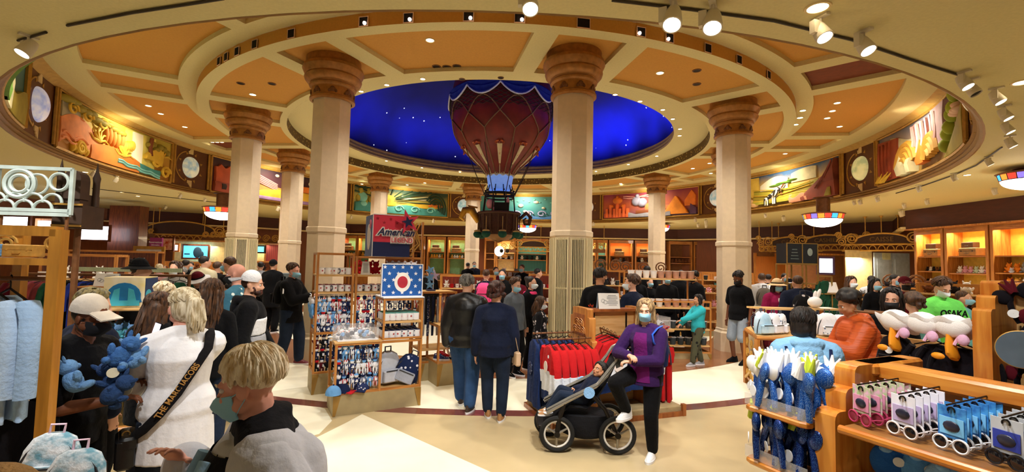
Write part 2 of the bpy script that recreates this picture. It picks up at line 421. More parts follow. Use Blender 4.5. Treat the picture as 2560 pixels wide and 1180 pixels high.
# ================================================================== downlights
DLN=0
def downlight(px,py,z,desc,lit=True,r=.065,power=0,grp='recessed ceiling lights',col=(1,.84,.6),glow=None):
    global DLN; DLN+=1
    p=atz(px,py,z)
    t=thing('downlight','%s recessed ceiling light %s'%('lit' if lit else 'unlit',desc),'ceiling light',p,0,grp)
    m=MB(); m.lathe([(r*1.3,0),(r*1.25,-.012),(r,-.012),(r*.96,-.002)],n=20); m.build('trim_ring',GOLDW if lit else BRONZED,t)
    m=MB(); m.lathe([(.0005,-.006),(r*.97,-.006)],n=20); m.build('lens' if lit else 'dark_lens',glow or LAMP if lit else BLACKM,t)
    if power: light('downlight_beam','SPOT',p-Vector((0,0,.05)),power,col,.06,120,(0,0,0),.8)
    return t
ZI=5.89; Z2=6.10; ZO=6.14
coffer=[(1075,100,1),(632,236,1),(680,209,0),(602,208,0),(1650,182,1),(1742,176,0),(1742,210,0),(1091,166,0),(1117,167,0),(1142,165,0),(1385,437,0)]
for i,(x,y,l) in enumerate(coffer[:10]):
    names=['centred in the ochre coffer between the two front columns','in the coffer left of the big left column','in the same left coffer, nearer the big left column','in the same left coffer, farthest left','in the large coffer right of the nearest column','upper of a dark pair in the right-hand coffer','lower of a dark pair in the right-hand coffer','first of three before the star dome','second of three before the star dome','third of three before the star dome']
    downlight(x,y,ZI,names[i],l,.07,0)
sof=[(903,228),(967,212),(1057,197),(1155,198),(1252,194),(1538,236),(1600,253),(1657,274),(1682,297),(1700,322),(1699,339),(1642,390),(1571,411),(1490,428),(857,365),(966,402),(1055,419),(1150,430),(1210,458),(1390,440)]
for i,(x,y) in enumerate(sof): downlight(x,y,Z2,'on the cream ring around the star dome, %s counting clockwise'%ORD[i],i not in(3,4),.055,0)
oc=[(371,264),(402,284),(462,317),(530,355),(542,355),(554,355),(2093,257),(2081,277),(2068,295),(2099,316),(2049,342),(2067,342),(2085,342),(1986,373),(2000,372),(2018,372),(2267,257),(2257,263),(2252,270),(2146,203),(2179,198),(2206,192),(2124,141),(1963,384),(1732,421),(1774,408),(1777,433),(1552,459),(905,460),(1018,462),(1062,457)]
for i,(x,y) in enumerate(oc): downlight(x,y,ZO if (x<700 or x>1900) else 5.89,('on the outer left ceiling, %s' if x<1200 else 'on the outer right ceiling, %s')%(ORD[i]+' counted' if i<20 else ORD[i-20]+' further'),True,.07)
green=emi('green_tinted_lamp','C8FFD8',9)
for i,(x,y) in enumerate([(2007,276),(2000,294),(1989,311)]): downlight(x,y,Z2-.06,'with greenish glow at the right, %s of three'%ORD[i],True,.07,glow=green,grp='greenish lights')
for i,(x,y) in enumerate([(2044,18),(2556,205)]): downlight(x,y,ZL,['alone in the cream ceiling above the track','in the cream ceiling at the right frame edge'][i],True,.085)
for i,(x,y) in enumerate([(213,430),(305,480),(345,490),(2418,437),(2260,545)]): downlight(x,y,ZL,'in the cream ceiling below the murals, %s from the left'%ORD[i],True,.07)
# ================================================================== track lights
TRK=mat('track_dark','3A3020',.5); SPOTW=mat('spot_white','D6CBB0',.5,var=.03)
def track(name,pts,lab):
    P=[atz(a,b,ZL)-Vector((0,0,.017)) for a,b in pts]
    m=MB(); m.tube(P,.014,6); return tag(m.build(name,TRK),lab,'light track','ceiling tracks')
track('light_track',[(168,60),(330,28),(480,5),(560,-8)],'dark light track curving along the cream ceiling, upper left end')
track('light_track',[(45,98),(116,77)],'short dark track piece over the left spotlight')
track('light_track',[(1530,-4),(1730,20),(1935,48),(2130,96),(2290,150),(2415,190)],'long dark track curving over the ochre ceiling at upper right')
track('light_track',[(2505,366),(2440,412),(2385,436),(2310,462),(2240,482)],'dark track on the cream ceiling below the right-hand mural')
track('light_track',[(230,470),(400,490),(540,505)],'thin dark track under the left murals')
TL=[(68,132,1,'above the far left mural edge',1.0),(1325,22,1,'above the middle of the ochre band',1.0),(1682,60,1,'left one of the pair at top right',1.15),(1782,68,1,'right one of the pair at top right',1.15),(2052,92,1,'first on the long track, seen side-on',1.0),(2160,125,1,'tallest one on the long track',1.0),
    (2410,215,1,'at the end of the long track',.9),(2430,232,0,'black-mouthed one beside the end of the long track',.9),(2492,253,1,'first of the right column of four',.9),(2512,294,1,'second of the right column of four',.9),(2518,328,1,'third of the right column of four',.9),(2526,364,1,'lowest of the right column of four',.9),
    (2472,410,1,'facing the right mural, near the frame edge',.8),(2385,449,1,'with a black ring under the right mural',.8),(2297,477,1,'under the middle of the right mural',.8),(2317,509,1,'low beneath the right mural',.8),(2150,509,1,'under the leaf medallion',.8),(2193,502,1,'just right of the leaf medallion',.8),(2260,519,1,'before the red fascia on the right',.8),(2486,484,1,'over the yellow shelves on the right',.8),(2253,538,1,'glaring one at the corner of the red fascia',1.2),
    (232,438,1,'under the yellow waterfall mural, first',.8),(244,457,1,'under the yellow waterfall mural, second',.8),(290,453,1,'under the yellow waterfall mural, third',.8),(450,493,1,'left of the bowl lamp',.8),(413,521,1,'over the left arched sign',.8),(512,503,1,'nearest the left bowl lamp',.7),(695,525,1,'between the two left columns',1.0),
    (878,545,1,'under the mural behind the sign cube',.9),(1083,555,1,'right of the sign cube star',.9),(1483,563,1,'right of the nearest column',.9),(1738,553,1,'first of the cluster left of the right column',.9),(1745,566,1,'second of the cluster left of the right column',1.0),(1764,558,1,'third of the cluster left of the right column',1.0),(1765,567,1,'fourth of the cluster left of the right column',1.0),(1795,557,1,'beside the edge of the right column',1.0),
    (1913,542,1,'right of the right column, small',.8),(1958,550,1,'left of the right bowl lamp',1.0),(2135,510,1,'right of the bowl lamp',.7)]
def track_spot():
    t=thing('track_spotlight','proto','spotlight')
    m=MB(); m.cyl((0,0,.0),(0,0,-.10),.012,n=8); m.box((0,0,-.012),(.05,.16,.024)); m.box((-.072,0,-.12),(.06,.055,.12)); m.build('bracket',SPOTW,t,smooth=False)
    Mx=Matrix.Translation((0,0,-.15))@Matrix.Rotation(R_(-28),4,'X')
    m=MB(); m.lathe([(.001,.11),(.045,.10),(.06,.05),(.072,-.05),(.074,-.09),(.064,-.09),(.06,-.06)],n=20,M=Mx); m.build('housing',SPOTW,t)
    m=MB(); m.lathe([(.0005,-.075),(.062,-.075)],n=20,M=Mx); m.build('lens',LAMPC,t); return t
TSP=track_spot()
for i,(x,y,l,d,s) in enumerate(TL):
    p=atz(x,y,ZL-.2*s); p.z=ZL
    lab='white track spotlight '+d; c=Vector((CX,CY,0)); ang=math.atan2(c.y-p.y,c.x-p.x)
    rz=ang-PI/2 if i not in(2,3) else -.5
    if i==0: o=TSP; o.location=p; o.rotation_euler=(0,0,rz); o['label']=lab; o['group']='track spotlights'
    else: o=dup(TSP,p,rz,lab,'track spotlights',scale=s*(1 if l else 1),mats=None if l else {'lens':BLACKM})
TSP.scale=(TL[0][4],)*3
# ================================================================== bowl lamps with coloured glass
GL={n:emi('glass_'+n,c,s) for n,c,s in(('red','E8382A',1.6),('blue','3AA0F0',1.6),('orange','F0822A',1.6),('violet','7A6AE8',1.4),('bowl','FFF6E6',4.5))}
def bowl_lamp(px,py,depth,r,lab,first):
    c=aty(px,py,depth); zt=c.z
    t=thing('bowl_lamp',lab,'ceiling lamp',(c.x,c.y,ZL),0,'stained glass bowl lamps')
    h=ZL-zt
    m=MB(); m.lathe([(.001,0),(r*.5,0),(r*.5,-.03),(r*.34,-.05),(r*.34,-h+.05),(r*.9,-h+.03),(r*1.08,-h),(r*1.0,-h-.03)],n=32); m.build('canopy',BRONZED,t)
    keys=['red','blue','orange','red','violet','orange']; n=18
    for k in range(n):
        m=MB(); m.lathe([(r*1.0,-h-.02),(r*.93,-h-.02-r*.26)],n=3,a0=360*k/n+1.2,a1=360*(k+1)/n-1.2); m.build('glass_pane',GL[keys[k%6]],t)
    m=MB(); m.lathe([(r*.91,-h-.02-r*.25),(r*.93,-h-.02-r*.28),(r*.9,-h-.02-r*.3)],n=36)
    for k in range(n): a=R_(360*k/n); m.cyl((r*cos(a),r*sin(a),-h-.02),(r*.93*cos(a),r*.93*sin(a),-h-.02-r*.27),.008,n=5)
    m.build('leading',BLACKM,t)
    m=MB(); m.lathe([(r*.91*cos(R_(q)),-h-.02-r*.29-r*.42*sin(R_(q))) for q in range(0,90,9)]+[(.001,-h-.02-r*.71)],n=32); m.build('bowl',GL['bowl'],t)
    light('bowl_lamp_light','POINT',(c.x,c.y,zt-r*.9),60,(1,.9,.75),.2)
bowl_lamp(2058,535,15.2,.58,'bowl lamp with red and blue glass rim over the black sign fixture, complete',1)
bowl_lamp(556,520,17.5,.62,'bowl lamp with coloured glass rim half hidden by the left column',0)
bowl_lamp(1318,563,26,.55,'small far bowl lamp below the balloon basket',0)
bowl_lamp(1649,563,26,.55,'small far bowl lamp hidden behind a pale column',0)
bowl_lamp(2572,432,10.2,.5,'bowl lamp with blue glass cut by the right edge',0)
# ================================================================== hot air balloon
BX,BY=CX,CY
bal=thing('hot_air_balloon','dark red hot air balloon with blue swags hanging from the star dome','balloon model',(BX,BY,2.75))
RED=mat('balloon_red','7A2214',.5,var=.25,scale=2.5,coat=.1); ROPE=mat('rope','8A6A48',.8); ROPED=mat('rope_dark','3A2A1E',.8)
prof=[(.47,2.18),(.62,2.42),(.88,2.66),(1.16,2.92),(1.42,3.24),(1.62,3.6),(1.74,4.0),(1.80,4.45),(1.78,4.95),(1.70,5.4),(1.50,5.85),(1.1,6.25),(.5,6.45),(.001,6.5)]
def rad(z):
    for (r0,z0),(r1,z1) in zip(prof[:-1],prof[1:]):
        if z0<=z<=z1: return r0+(r1-r0)*(z-z0)/(z1-z0)
    return .01
m=MB(); m.lathe(prof,n=48); m.build('envelope',RED,bal,recalc=True)
def bp(a,z,o=.02): r=rad(z)+o; return (r*sin(a),-r*cos(a),z)
m=MB(); nb=10
for k in range(nb):
    a=2*PI*(k+.5)/nb
    m.tube([bp(a,z) for z in(2.25,2.5,2.8,3.1,3.3,3.5)],.018,5)
    for s in(-1,1):
        m.tube([bp(a+s*2*PI/nb*.5*t,3.5+.5*t) for t in(0,.25,.5,.75,1)],.02,5)
        m.tube([bp(a+s*2*PI/nb*.5*(1-t),4.0+.5*sin(t*PI/2)) for t in(0,.25,.5,.75,1)],.022,5)
m.build('rope_net',ROPE,bal)
m=MB()
for k in range(40):
    a=2*PI*k/40
    for s in(-1,1): m.tube([bp(a+s*2*PI/40*q,4.2+.13*q,.025) for q in range(6)],.012,4)
m.build('upper_netting',ROPED,bal)
SW=cloth('swag_blue','2A3E9E',.2); SWL=mat('swag_trim','E8EEFF',.6)
m=MB()
for k in range(nb):
    def sw(u,v,k=k):
        a=2*PI*(k+u)/nb; sag=.42*(1-(2*u-1)**2); z=5.0-v*(.12+sag*.85); return bp(a,z,.05+.04*abs(sin(v*9)))
    m.grid(sw,10,8)
m.build('swag_drape',SW,bal,recalc=False)
m=MB()
for k in range(nb): m.tube([bp(2*PI*(k+u/10)/nb,5.0-(.12+.42*(1-(2*u/10-1)**2)*.85),.07) for u in range(11)],.028,6)
m.build('swag_braid',SWL,bal)
ORN=mat('ornament_orange','C8622A',.5,var=.1); ORC=mat('ornament_cream','D8C89A',.5)
for k in range(nb):
    a=2*PI*k/nb; m=MB()
    m.tube([bp(a,2.5),bp(a,2.75),bp(a,3.05)],[.03,.06,.09],8,flat=.4,m=1)
    m.tube([bp(a,2.53,.03),bp(a,2.75,.03),bp(a,3.03,.03)],[.012,.035,.05],8,flat=.5,m=0)
    m.prism([((.13 if i%2==0 else .065)*cos(PI/2+i*PI/6),(.15 if i%2==0 else .07)*sin(PI/2+i*PI/6)) for i in range(12)],.05,M=Matrix.Translation(bp(a,3.16,.0))@Matrix.Rotation(a,4,'Z')@Matrix.Rotation(R_(-28),4,'X'))
    for s in(-1,1):
        pts=[bp(a+s*(.085+.035*cos(q)*(1-q/14)),3.07+.055*sin(q)*(1-q/14)) for q in [i*.7 for i in range(14)]]; m.tube(pts,.01,4)
    m.tube([bp(a,2.2),bp(a,2.35),bp(a,2.48)],.014,5,m=1)
    m.build('torch_ornament',[ORN,ORC],bal)
m=MB(); m.lathe([(.47,2.2),(.43,1.95),(.40,1.7),(.38,1.7),(.41,1.95),(.45,2.2)],n=32); m.build('skirt',mat('skirt_blue','8FB4F0',.5,em='6FA0FF',ems=.35),bal)  # skirt cloth itself emits faint blue, standing in for burner glow
m=MB()
for k in range(14): a=2*PI*k/14; m.torus((.5*cos(a),.5*sin(a),2.2),.055,.016,12,5,M=None,axis='x' if abs(cos(a))>.7 else 'y')
m.torus((0,0,2.2),.49,.02,32,6); m.build('ring_row',ORC,bal)
m=MB(); m.torus((0,0,1.55),.53,.045,32,8); m.torus((0,0,1.42),.50,.03,32,8)
for k in range(10): a=2*PI*k/10; m.cyl((.5*cos(a),.5*sin(a),1.55),(.42*cos(a),.42*sin(a),1.85),.018,n=6); m.ell((.5*cos(a),.5*sin(a),1.66),.035,8,6)
m.build('burner_ring',BLACKM,bal)
m=MB()
for k in range(8):
    a=2*PI*(k+.5)/8; m.tube([(1.3*cos(a),1.3*sin(a),3.1),(.9*cos(a),.9*sin(a),2.2),(.55*cos(a),.55*sin(a),1.5)],.014,5)
    m.tube([(.53*cos(a),.53*sin(a),1.5),(.6*cos(a),.6*sin(a),.85)],.022,6)
m.build('rigging',ROPED,bal)
WICK=mat('wicker','4A2A1C',.75,var=.3,scale=18,bump=.4,bscale=30)
m=MB(); m.lathe([(.001,.12),(.50,.12),(.62,.25),(.68,.5),(.70,.8),(.74,.86),(.70,.9),(.62,.86),(.6,.5),(.5,.2),(.001,.18)],n=32); m.build('basket',WICK,bal)
m=MB(); m.torus((0,0,.86),.72,.05,32,8)
for k in range(16): a=2*PI*k/16; m.tube([(.72*cos(a),.72*sin(a),.84),(.72*cos(a),.72*sin(a),.3),(.6*cos(a),.6*sin(a),.16)],.022,6)
m.tube([(.72,0,.7),(.95,-.1,.9),(1.1,-.1,.75),(1.05,-.1,.5),(.9,-.1,.5),(.86,-.1,.65),(.95,-.1,.72)],[.06,.07,.07,.06,.05,.04,.03],8)
m.build('basket_rail',mat('basket_trim','5A3A22',.6),bal)
m=MB(); m.tube([(-.7,-.1,.55),(-.95,-.1,.95),(-1.2,-.1,.95),(-1.32,-.1,.7),(-1.2,-.1,.6)],[.1,.15,.13,.09,.05],10); m.ell((-1.1,-.1,1.02),(.16,.08,.06)); m.tube([(-.85,-.1,.9),(-1.05,-.1,1.1),(-.75,-.1,1.05)],[.05,.08,.03],8); m.build('gilded_prow',mat('gilt','C8922A',.35,metal=.6),bal)
SAND=mat('sandbag','1E5A46',.8,var=.2); SANDT=mat('sandbag_top','D8B46A',.8)
for k in range(8):
    a=2*PI*k/8+.2; M=Matrix.Translation((.74*cos(a),.74*sin(a),.12))
    m=MB(); m.ell((0,0,0),(.15,.13,.13),12,8,M=M); m.ell((0,0,.11),(.13,.11,.05),12,6,m=1,M=M); m.cyl((0,0,.1),(0,0,.6),.012,n=5,m=1,M=M); b=m.build('sandbag',[SAND,SANDT],bal)
m=MB(); m.lathe([(.001,-.12),(.2,-.08),(.42,.0),(.5,.12)],n=24); m.tube([(-.45,0,.05),(0,-.2,-.14),(.45,0,.05)],.03,6); m.build('keel',mat('keel_tan','B88A58',.6),bal)
PEN=mat('pennant','E8A0A0',.8)
m=MB()
for k,(x,y,z,w,h) in enumerate([(-.3,-.45,1.15,.28,.35),(.3,-.5,1.2,.12,.4),(-.1,-.5,.98,.3,.16)]): m.ell((x,y,z),(w*.5,.08,h*.5),10,8)
m.build('cargo_bundle',PEN,bal)
m=MB(); m.box((.1,-.5,1.05),(.5,.3,.28)); m.build('cargo_trunk',BLACKM,bal,smooth=False)
# ================================================================== relief murals and medallions on the drum
MZ0,MZ1=4.50,5.92
def mmat(n,c,c2=None,var=.22,sc=2.2): return mat('mural_'+n,c,.65,var=var,scale=sc,bump=.1,bscale=20,c2=c2)
def gradmat(n,cols,ang=0):
    mm=bpy.data.materials.new('mural_'+n); mm.use_nodes=True; nt=mm.node_tree;N=nt.nodes;L=nt.links;b=N['Principled BSDF']; b.inputs['Roughness'].default_value=.65
    tc=N.new('ShaderNodeTexCoord'); sp_=N.new('ShaderNodeSeparateXYZ'); L.new(tc.outputs['Object'],sp_.inputs[0])
    nz=N.new('ShaderNodeTexNoise'); nz.inputs['Scale'].default_value=1.6; nz.inputs['Detail'].default_value=4; L.new(tc.outputs['Object'],nz.inputs['Vector'])
    ma=N.new('ShaderNodeMapRange'); ma.inputs[1].default_value=MZ0; ma.inputs[2].default_value=MZ1; L.new(sp_.outputs[2],ma.inputs[0])
    ad=N.new('ShaderNodeMath'); ad.operation='MULTIPLY_ADD'; ad.inputs[1].default_value=.5; L.new(nz.outputs['Fac'],ad.inputs[0]); L.new(ma.outputs[0],ad.inputs[2])
    su=N.new('ShaderNodeMath'); su.operation='SUBTRACT'; su.inputs[1].default_value=.25; L.new(ad.outputs[0],su.inputs[0])
    rp=N.new('ShaderNodeValToRGB'); L.new(su.outputs[0],rp.inputs['Fac']); e=rp.color_ramp.elements
    e[0].color=lin(cols[0]); e[1].color=lin(cols[-1]); e[0].position=.05; e[1].position=.95
    for i,c in enumerate(cols[1:-1]): q=e.new((i+1)/(len(cols)-1)); q.color=lin(c)
    L.new(rp.outputs[0],b.inputs['Base Color']); return mm
class Mural:
    def __init__(s,k,label,cols):
        s.k=k; s.c=30+36*k; s.a0=s.c-13.4; s.a1=s.c+13.4
        s.t=thing('relief_mural',label,'mural',(0,0,0),0,'relief murals around the drum')
        m=MB(); m.grid(lambda u,v:s.P(u,v,.0),28,2); m.grid(lambda u,v:s.P(u,v,-.015),28,2); m.build('painted_ground',gradmat('ground_%d'%k,cols),s.t,recalc=False)
        m=MB()
        for v in(0,1): m.tube([s.P(u/28,v,.03) for u in range(29)],.035,6)
        for u in(0,1): m.tube([s.P(u,0,.03),s.P(u,1,.03)],.045,6)
        m.build('gilt_frame',GOLD,s.t)
    def P(s,u,v,d):
        if s.k<0: u=1-u
        return pol(11.83-d,s.a0+(s.a1-s.a0)*u,MZ0+(MZ1-MZ0)*v)
    def strip(s,name,u0,u1,top,bot,d,mt,n=20):
        m=MB(); vs=[];fs=[]
        for i in range(n+1):
            u=u0+(u1-u0)*i/n; t=top(u) if callable(top) else top; b=bot(u) if callable(bot) else bot; t=min(.98,t); b=max(.02,min(b,t-.002))
            vs+=[s.P(u,b,0),s.P(u,b,d),s.P(u,(b*.4+t*.6),d*1.25),s.P(u,t,d),s.P(u,t,0)]
        for i in range(n):
            for j in range(4): fs.append((i*5+j,i*5+5+j,i*5+6+j,i*5+1+j))
        fs+=[(0,1,2,3,4),tuple(n*5+j for j in(4,3,2,1,0))]
        m.add(vs,fs); return m.build(name,mt,s.t,ang=1.0)
    def tube(s,name,pts,r,d,mt,n=6):
        for p in (pts if isinstance(pts[0][0],(list,tuple)) else [pts]):
            m=MB(); m.tube([s.P(min(.985,max(.015,u)),min(.98,max(.02,v)),d) for u,v in p],r if not isinstance(r,list) else [r[0]+(r[1]-r[0])*i/(len(p)-1) for i in range(len(p))],n)
            o=m.build(name,mt,s.t)
        return o
    def disc(s,name,u,v,ru,rv,d,mt): 
        return s.strip(name,u-ru,u+ru,lambda x:v+rv*math.sqrt(max(0,1-((x-u)/ru)**2)),lambda x:v-rv*math.sqrt(max(0,1-((x-u)/ru)**2)),d,mt,16)
    def blobs(s,name,L,d,mt):
        big=name in('fish','sand_animals','pink_fish','blue_rock','grey_rock','sky_glows','acacia_crown','town_dome','zebra_body'); m=MB()
        for (u,v,ru,rv) in L:
            if big: m=MB()
            p=s.P(u,min(.95,v),d*.3); a=R_(s.a0+(s.a1-s.a0)*u); m.ell(p,(ru*5.6,d,rv*1.4),12,8,rot=Matrix.Rotation(a,4,'Z'))
            if big: o=m.build(name,mt,s.t)
        return o if big else m.build(name,mt,s.t)
S=lambda f,ph=0,am=.05,b=.3:(lambda u:b+am*sin(f*u+ph))
GRN=mmat('green','5E8A2E'); YEL=mmat('yellow','E0B83A'); OLV=mmat('olive','9A8A2E'); ORA=mmat('orange','E07A2A'); PNK=mmat('pink','E0A0A0'); TEAL=mmat('teal','3E8A86'); WHT=mmat('white','EDE8D2',var=.08); BRN=mmat('brown','7A4020'); PUR=mmat('purple','5A3A5E'); BLU=mmat('blue','3A6AA0'); GRY=mmat('grey','8A8A96'); PAL=mmat('pale','D8D0A8'); DGR=mmat('dark_green','24402E'); ROS=mmat('rose','C05A3A'); CYA=mmat('cyan','7AC0B8')
# -42: teal castle like ridge at the far left edge
M_=Mural(-2,'mural with a pale stone spire on teal, cut by the left frame edge',['2A3A3A','3E6A66','4A7A7A'])
M_.strip('ridge',.02,.5,S(14,0,.1,.42),.02,.05,GRY); M_.strip('spire',.55,.72,lambda u:.95-abs(u-.63)*4,.02,.1,PAL); M_.strip('rock',.72,.98,S(20,1,.08,.4),.02,.08,OLV); M_.strip('foliage',.02,.6,S(30,1,.06,.25),.02,.12,GRN); M_.strip('cliff',.3,.52,S(9,2,.1,.7),.2,.05,TEAL)
# -78: yellow jungle with white waterfall
M_=Mural(-3,'yellow jungle mural with a white waterfall and coral cliffs, on the left',['B07A2E','D0A43A','C8B84A'])
M_.strip('coral_cliff',.02,.36,lambda u:.5+.22*sin(u*9),lambda u:.05+.2*abs(sin(u*12)),.06,mmat('coral','E8935A'))
M_.strip('grey_fall',.03,.2,.85,.45,.04,mmat('greyfall','A8A48A')); M_.blobs('canopy',[(.05+.055*i,.9-.012*i+.03*sin(i*2),.05,.07) for i in range(10)],.14,OLV)
M_.blobs('gourd_vines',[(.42+.035*i,.62,.014,.2) for i in range(5)],.12,mmat('gourd','C87A2A')); M_.strip('mound',.3,.72,lambda u:.42-3*(u-.5)**2,.04,.08,mmat('mound','C8762E'))
M_.strip('light_glow',.6,.86,.95,.2,.02,mmat('glow','F0E070')); M_.strip('waterfall',.66,.74,.93,.16,.06,mmat('fall','FBF8E0',var=.05)); M_.strip('pool',.52,.9,S(20,0,.03,.24),.06,.07,TEAL); M_.tube('pool_ripples',[[(.53+.04*i,.2-.012*i+.02*sin(i*2)-.05*j) for i in range(10)] for j in range(2)],.03,.09,CYA)
M_.tube('fern_curls',[[(.86+.045*cos(q)*(1-q/12),.42+.2*sin(q)*(1-q/12)) for q in[i*.6 for i in range(16)]],[(.94+.04*cos(q)*(1-q/12),.2+.15*sin(q)*(1-q/12)) for q in[i*.6 for i in range(16)]],[(.2+.04*cos(q)*(1-q/12),.15+.13*sin(q)*(1-q/12)) for q in[i*.6 for i in range(16)]]],.045,.1,YEL)
M_.blobs('leaf_mass',[(.8+.03*i,.75+.06*sin(i*2.3),.03,.08) for i in range(6)],.12,OLV); M_.blobs('bright_leaves',[(.56+.02*i,.5+.1*i/5,.012,.12) for i in range(6)],.1,YEL); M_.tube('dark_trunk',[(.8,.92),(.79,.7),(.8,.5)],.06,.12,BRN); M_.tube('frond',[[(u0,v0),(u0+.05*cos(R_(a)),v0+.2*sin(R_(a))),(u0+.085*cos(R_(a-14)),v0+.3*sin(R_(a-14)))] for u0,v0 in((.36,.42),(.58,.3),(.9,.55)) for a in range(15,176,32)],[.05,.012],.09,YEL); M_.tube('vine_scroll',[[(u0+.05*cos(q)*(1-q/11),.78+.13*sin(q)*(1-q/11)) for q in[i*.6 for i in range(15)]] for u0 in(.1,.24,.38)],.035,.12,YEL)
M_.strip('tail_leaf',.76,.9,lambda u:.5+.2*sin((u-.76)*14),lambda u:.36+.05*sin((u-.7)*20),.13,YEL); M_.tube('reef_ripple',[[(.03+.03*i,.3+.04*sin(i*1.3)-.1*j) for i in range(9)] for j in range(2)],.03,.08,mmat('coral','E8935A'))
M_.blobs('low_fern',[(.15+.02*i,.12+.03*(i%2),.012,.09) for i in range(7)],.1,YEL)
# -114: dark red ruin, purple sky and yellow hill
M_=Mural(-4,'mural with a red ruin and starry purple sky, between two left columns',['7A4A7A','5A2E3A','3A2430'])
M_.strip('ruin_tower',.03,.26,lambda u:.82-.1*abs(sin(u*40)),.02,.1,ROS); M_.strip('ruin_base',.02,.34,.3,.02,.13,mmat('ruin','A0482E'))
for i in range(3): M_.strip('arch_opening',.08+.07*i,.12+.07*i,.26,.1,.15,mmat('void','2A140E'))
M_.tube('rays',[[(.3,.9-.06*i),(.6,.55-.05*i)] for i in range(5)],.03,.05,PNK); M_.blobs('sky_glows',[(.6,.85,.02,.05),(.75,.78,.035,.1),(.92,.75,.03,.08)],.04,WHT); M_.strip('orange_house',.78,.9,.62,.42,.1,ORA); M_.strip('far_dune',.3,.98,S(5,1,.05,.5),.3,.05,mmat('dune','B08A4A')); M_.strip('yellow_hill',.35,.98,lambda u:.22+.2*sin((u-.35)*4),.1,.1,YEL); M_.strip('purple_ground',.3,.98,.12,.02,.12,mmat('mauve','9A7AA8'))
# -150: sun, rays and waves
M_=Mural(-5,'green and yellow mural of a rising sun over curling waves, behind the sign cube',['4A7A6A','C8B85A','2E4A3A'])
M_.tube('sun_rays',[[(.36,.5),(.36+.5*cos(R_(a)),.5+1.3*sin(R_(a)))] for a in range(0,180,12)],[.01,.05],.03,DGR); M_.disc('sun',.36,.5,.09,.24,.06,YEL)
M_.strip('cloud',.5,.85,S(18,0,.05,.75),lambda u:.62,.05,PAL); M_.strip('golden_swell',.2,.98,lambda u:.42+.09*sin(u*10+1),.3,.08,YEL); M_.strip('sea',.02,.98,S(14,0,.06,.33),.02,.1,TEAL)
M_.tube('wave_curls',[[(.3+.17*k+.05*cos(q)*(1-q/11),.22+.13*sin(q)*(1-q/11)) for q in[i*.55 for i in range(14)]] for k in range(4)],.04,.14,CYA); M_.tube('great_wave',[[(.86+(.11-.025*j)*cos(R_(a)),.35+(.55-.11*j)*sin(R_(a))) for a in range(-30,170,20)] for j in range(4)],.05,.12,DGR)
M_.blobs('orange_reef',[(.8+.03*i,.42+.04*(i%2),.022,.06) for i in range(5)],.12,ORA); M_.blobs('leafy_edge',[(.05+.025*i,.5+.3*sin(i*1.9),.025,.14) for i in range(8)],.1,OLV); M_.blobs('blue_rock',[(.09,.55,.05,.2),(.1,.3,.04,.12)],.14,CYA)
# -186: undersea
M_=Mural(-6,'teal undersea mural with fish, orange coral and white curls, behind the balloon basket',['2E5A6A','3A8A92','5AA0A0'])
M_.blobs('fish',[(.45,.6,.03,.08),(.5,.35,.025,.06),(.62,.75,.03,.06),(.7,.5,.02,.05)],.1,WHT); M_.blobs('pink_fish',[(.52,.28,.03,.06)],.12,PNK); M_.blobs('coral',[(.86+.02*i,.4+.1*sin(i*2),.025,.14) for i in range(6)],.12,ORA)
M_.tube('foam_curls',[[(.4+.14*k+.05*cos(q)*(1-q/11),.25+.13*sin(q)*(1-q/11)) for q in[i*.55 for i in range(14)]] for k in range(4)],.035,.1,mmat('lilac','A8A8D8')); M_.strip('sea_bed',.02,.98,S(16,0,.06,.16),.02,.08,BLU); M_.blobs('bubbles',[(.3+.06*i,.8+.08*sin(i*3),.012,.03) for i in range(9)],.06,CYA)
# 138: orange domes and pyramids
M_=Mural(3,'orange mural with a domed town and two pyramids under a crimson sky',['5A4A6A','C0603A','8A2E4A'])
M_.u=1
MIR=lambda u:1-u
def rs(name,u0,u1,top,bot,d,mt,n=16): return M_.strip(name,1-u1,1-u0,(lambda x:top(1-x)) if callable(top) else top,(lambda x:bot(1-x)) if callable(bot) else bot,d,mt,n)
rs('pyramid',.66,.9,lambda u:.76-abs(u-.77)*5.2,.08,.12,mmat('pyr','F0922A')); rs('far_pyramid',.86,.97,lambda u:.9-abs(u-.93)*5,.35,.07,ORA); rs('sand_cloud',.45,.75,S(16,0,.06,.5),.3,.05,mmat('sand','D8804A')); rs('ground_cloud',.28,.72,S(30,0,.05,.2),.04,.12,GRY)
M_.blobs('town_dome',[(1-.16,.72,.05,.14),(1-.16,.85,.012,.08),(1-.1,.5,.02,.06),(1-.22,.5,.02,.06)],.14,ORA)
for i,u in enumerate((.05,.09,.13,.16,.19,.23,.27)): rs('tower',u-.012,u+.012,.4+.16*(i%2)+(.1 if i==3 else 0),.06,.12,mmat('tower','E8703A'))
rs('town_wall',.02,.3,S(40,0,.02,.2),.04,.09,ROS); M_.blobs('grey_rock',[(1-.36,.66,.05,.18),(1-.42,.6,.05,.18),(1-.37,.86,.02,.08)],.14,mmat('bluegrey','9A9AB8')); rs('purple_rocks',.92,.98,S(30,0,.1,.35),.04,.1,PUR); rs('boat_shape',.36,.52,lambda u:.3,lambda u:.16+1.5*(u-.44)**2,.13,BRN)
M_.tube('sky_streaks',[[(.5+.04*i,.8+.03*sin(i+j)+.05*j) for i in range(8)] for j in range(2)],.03,.04,PNK)
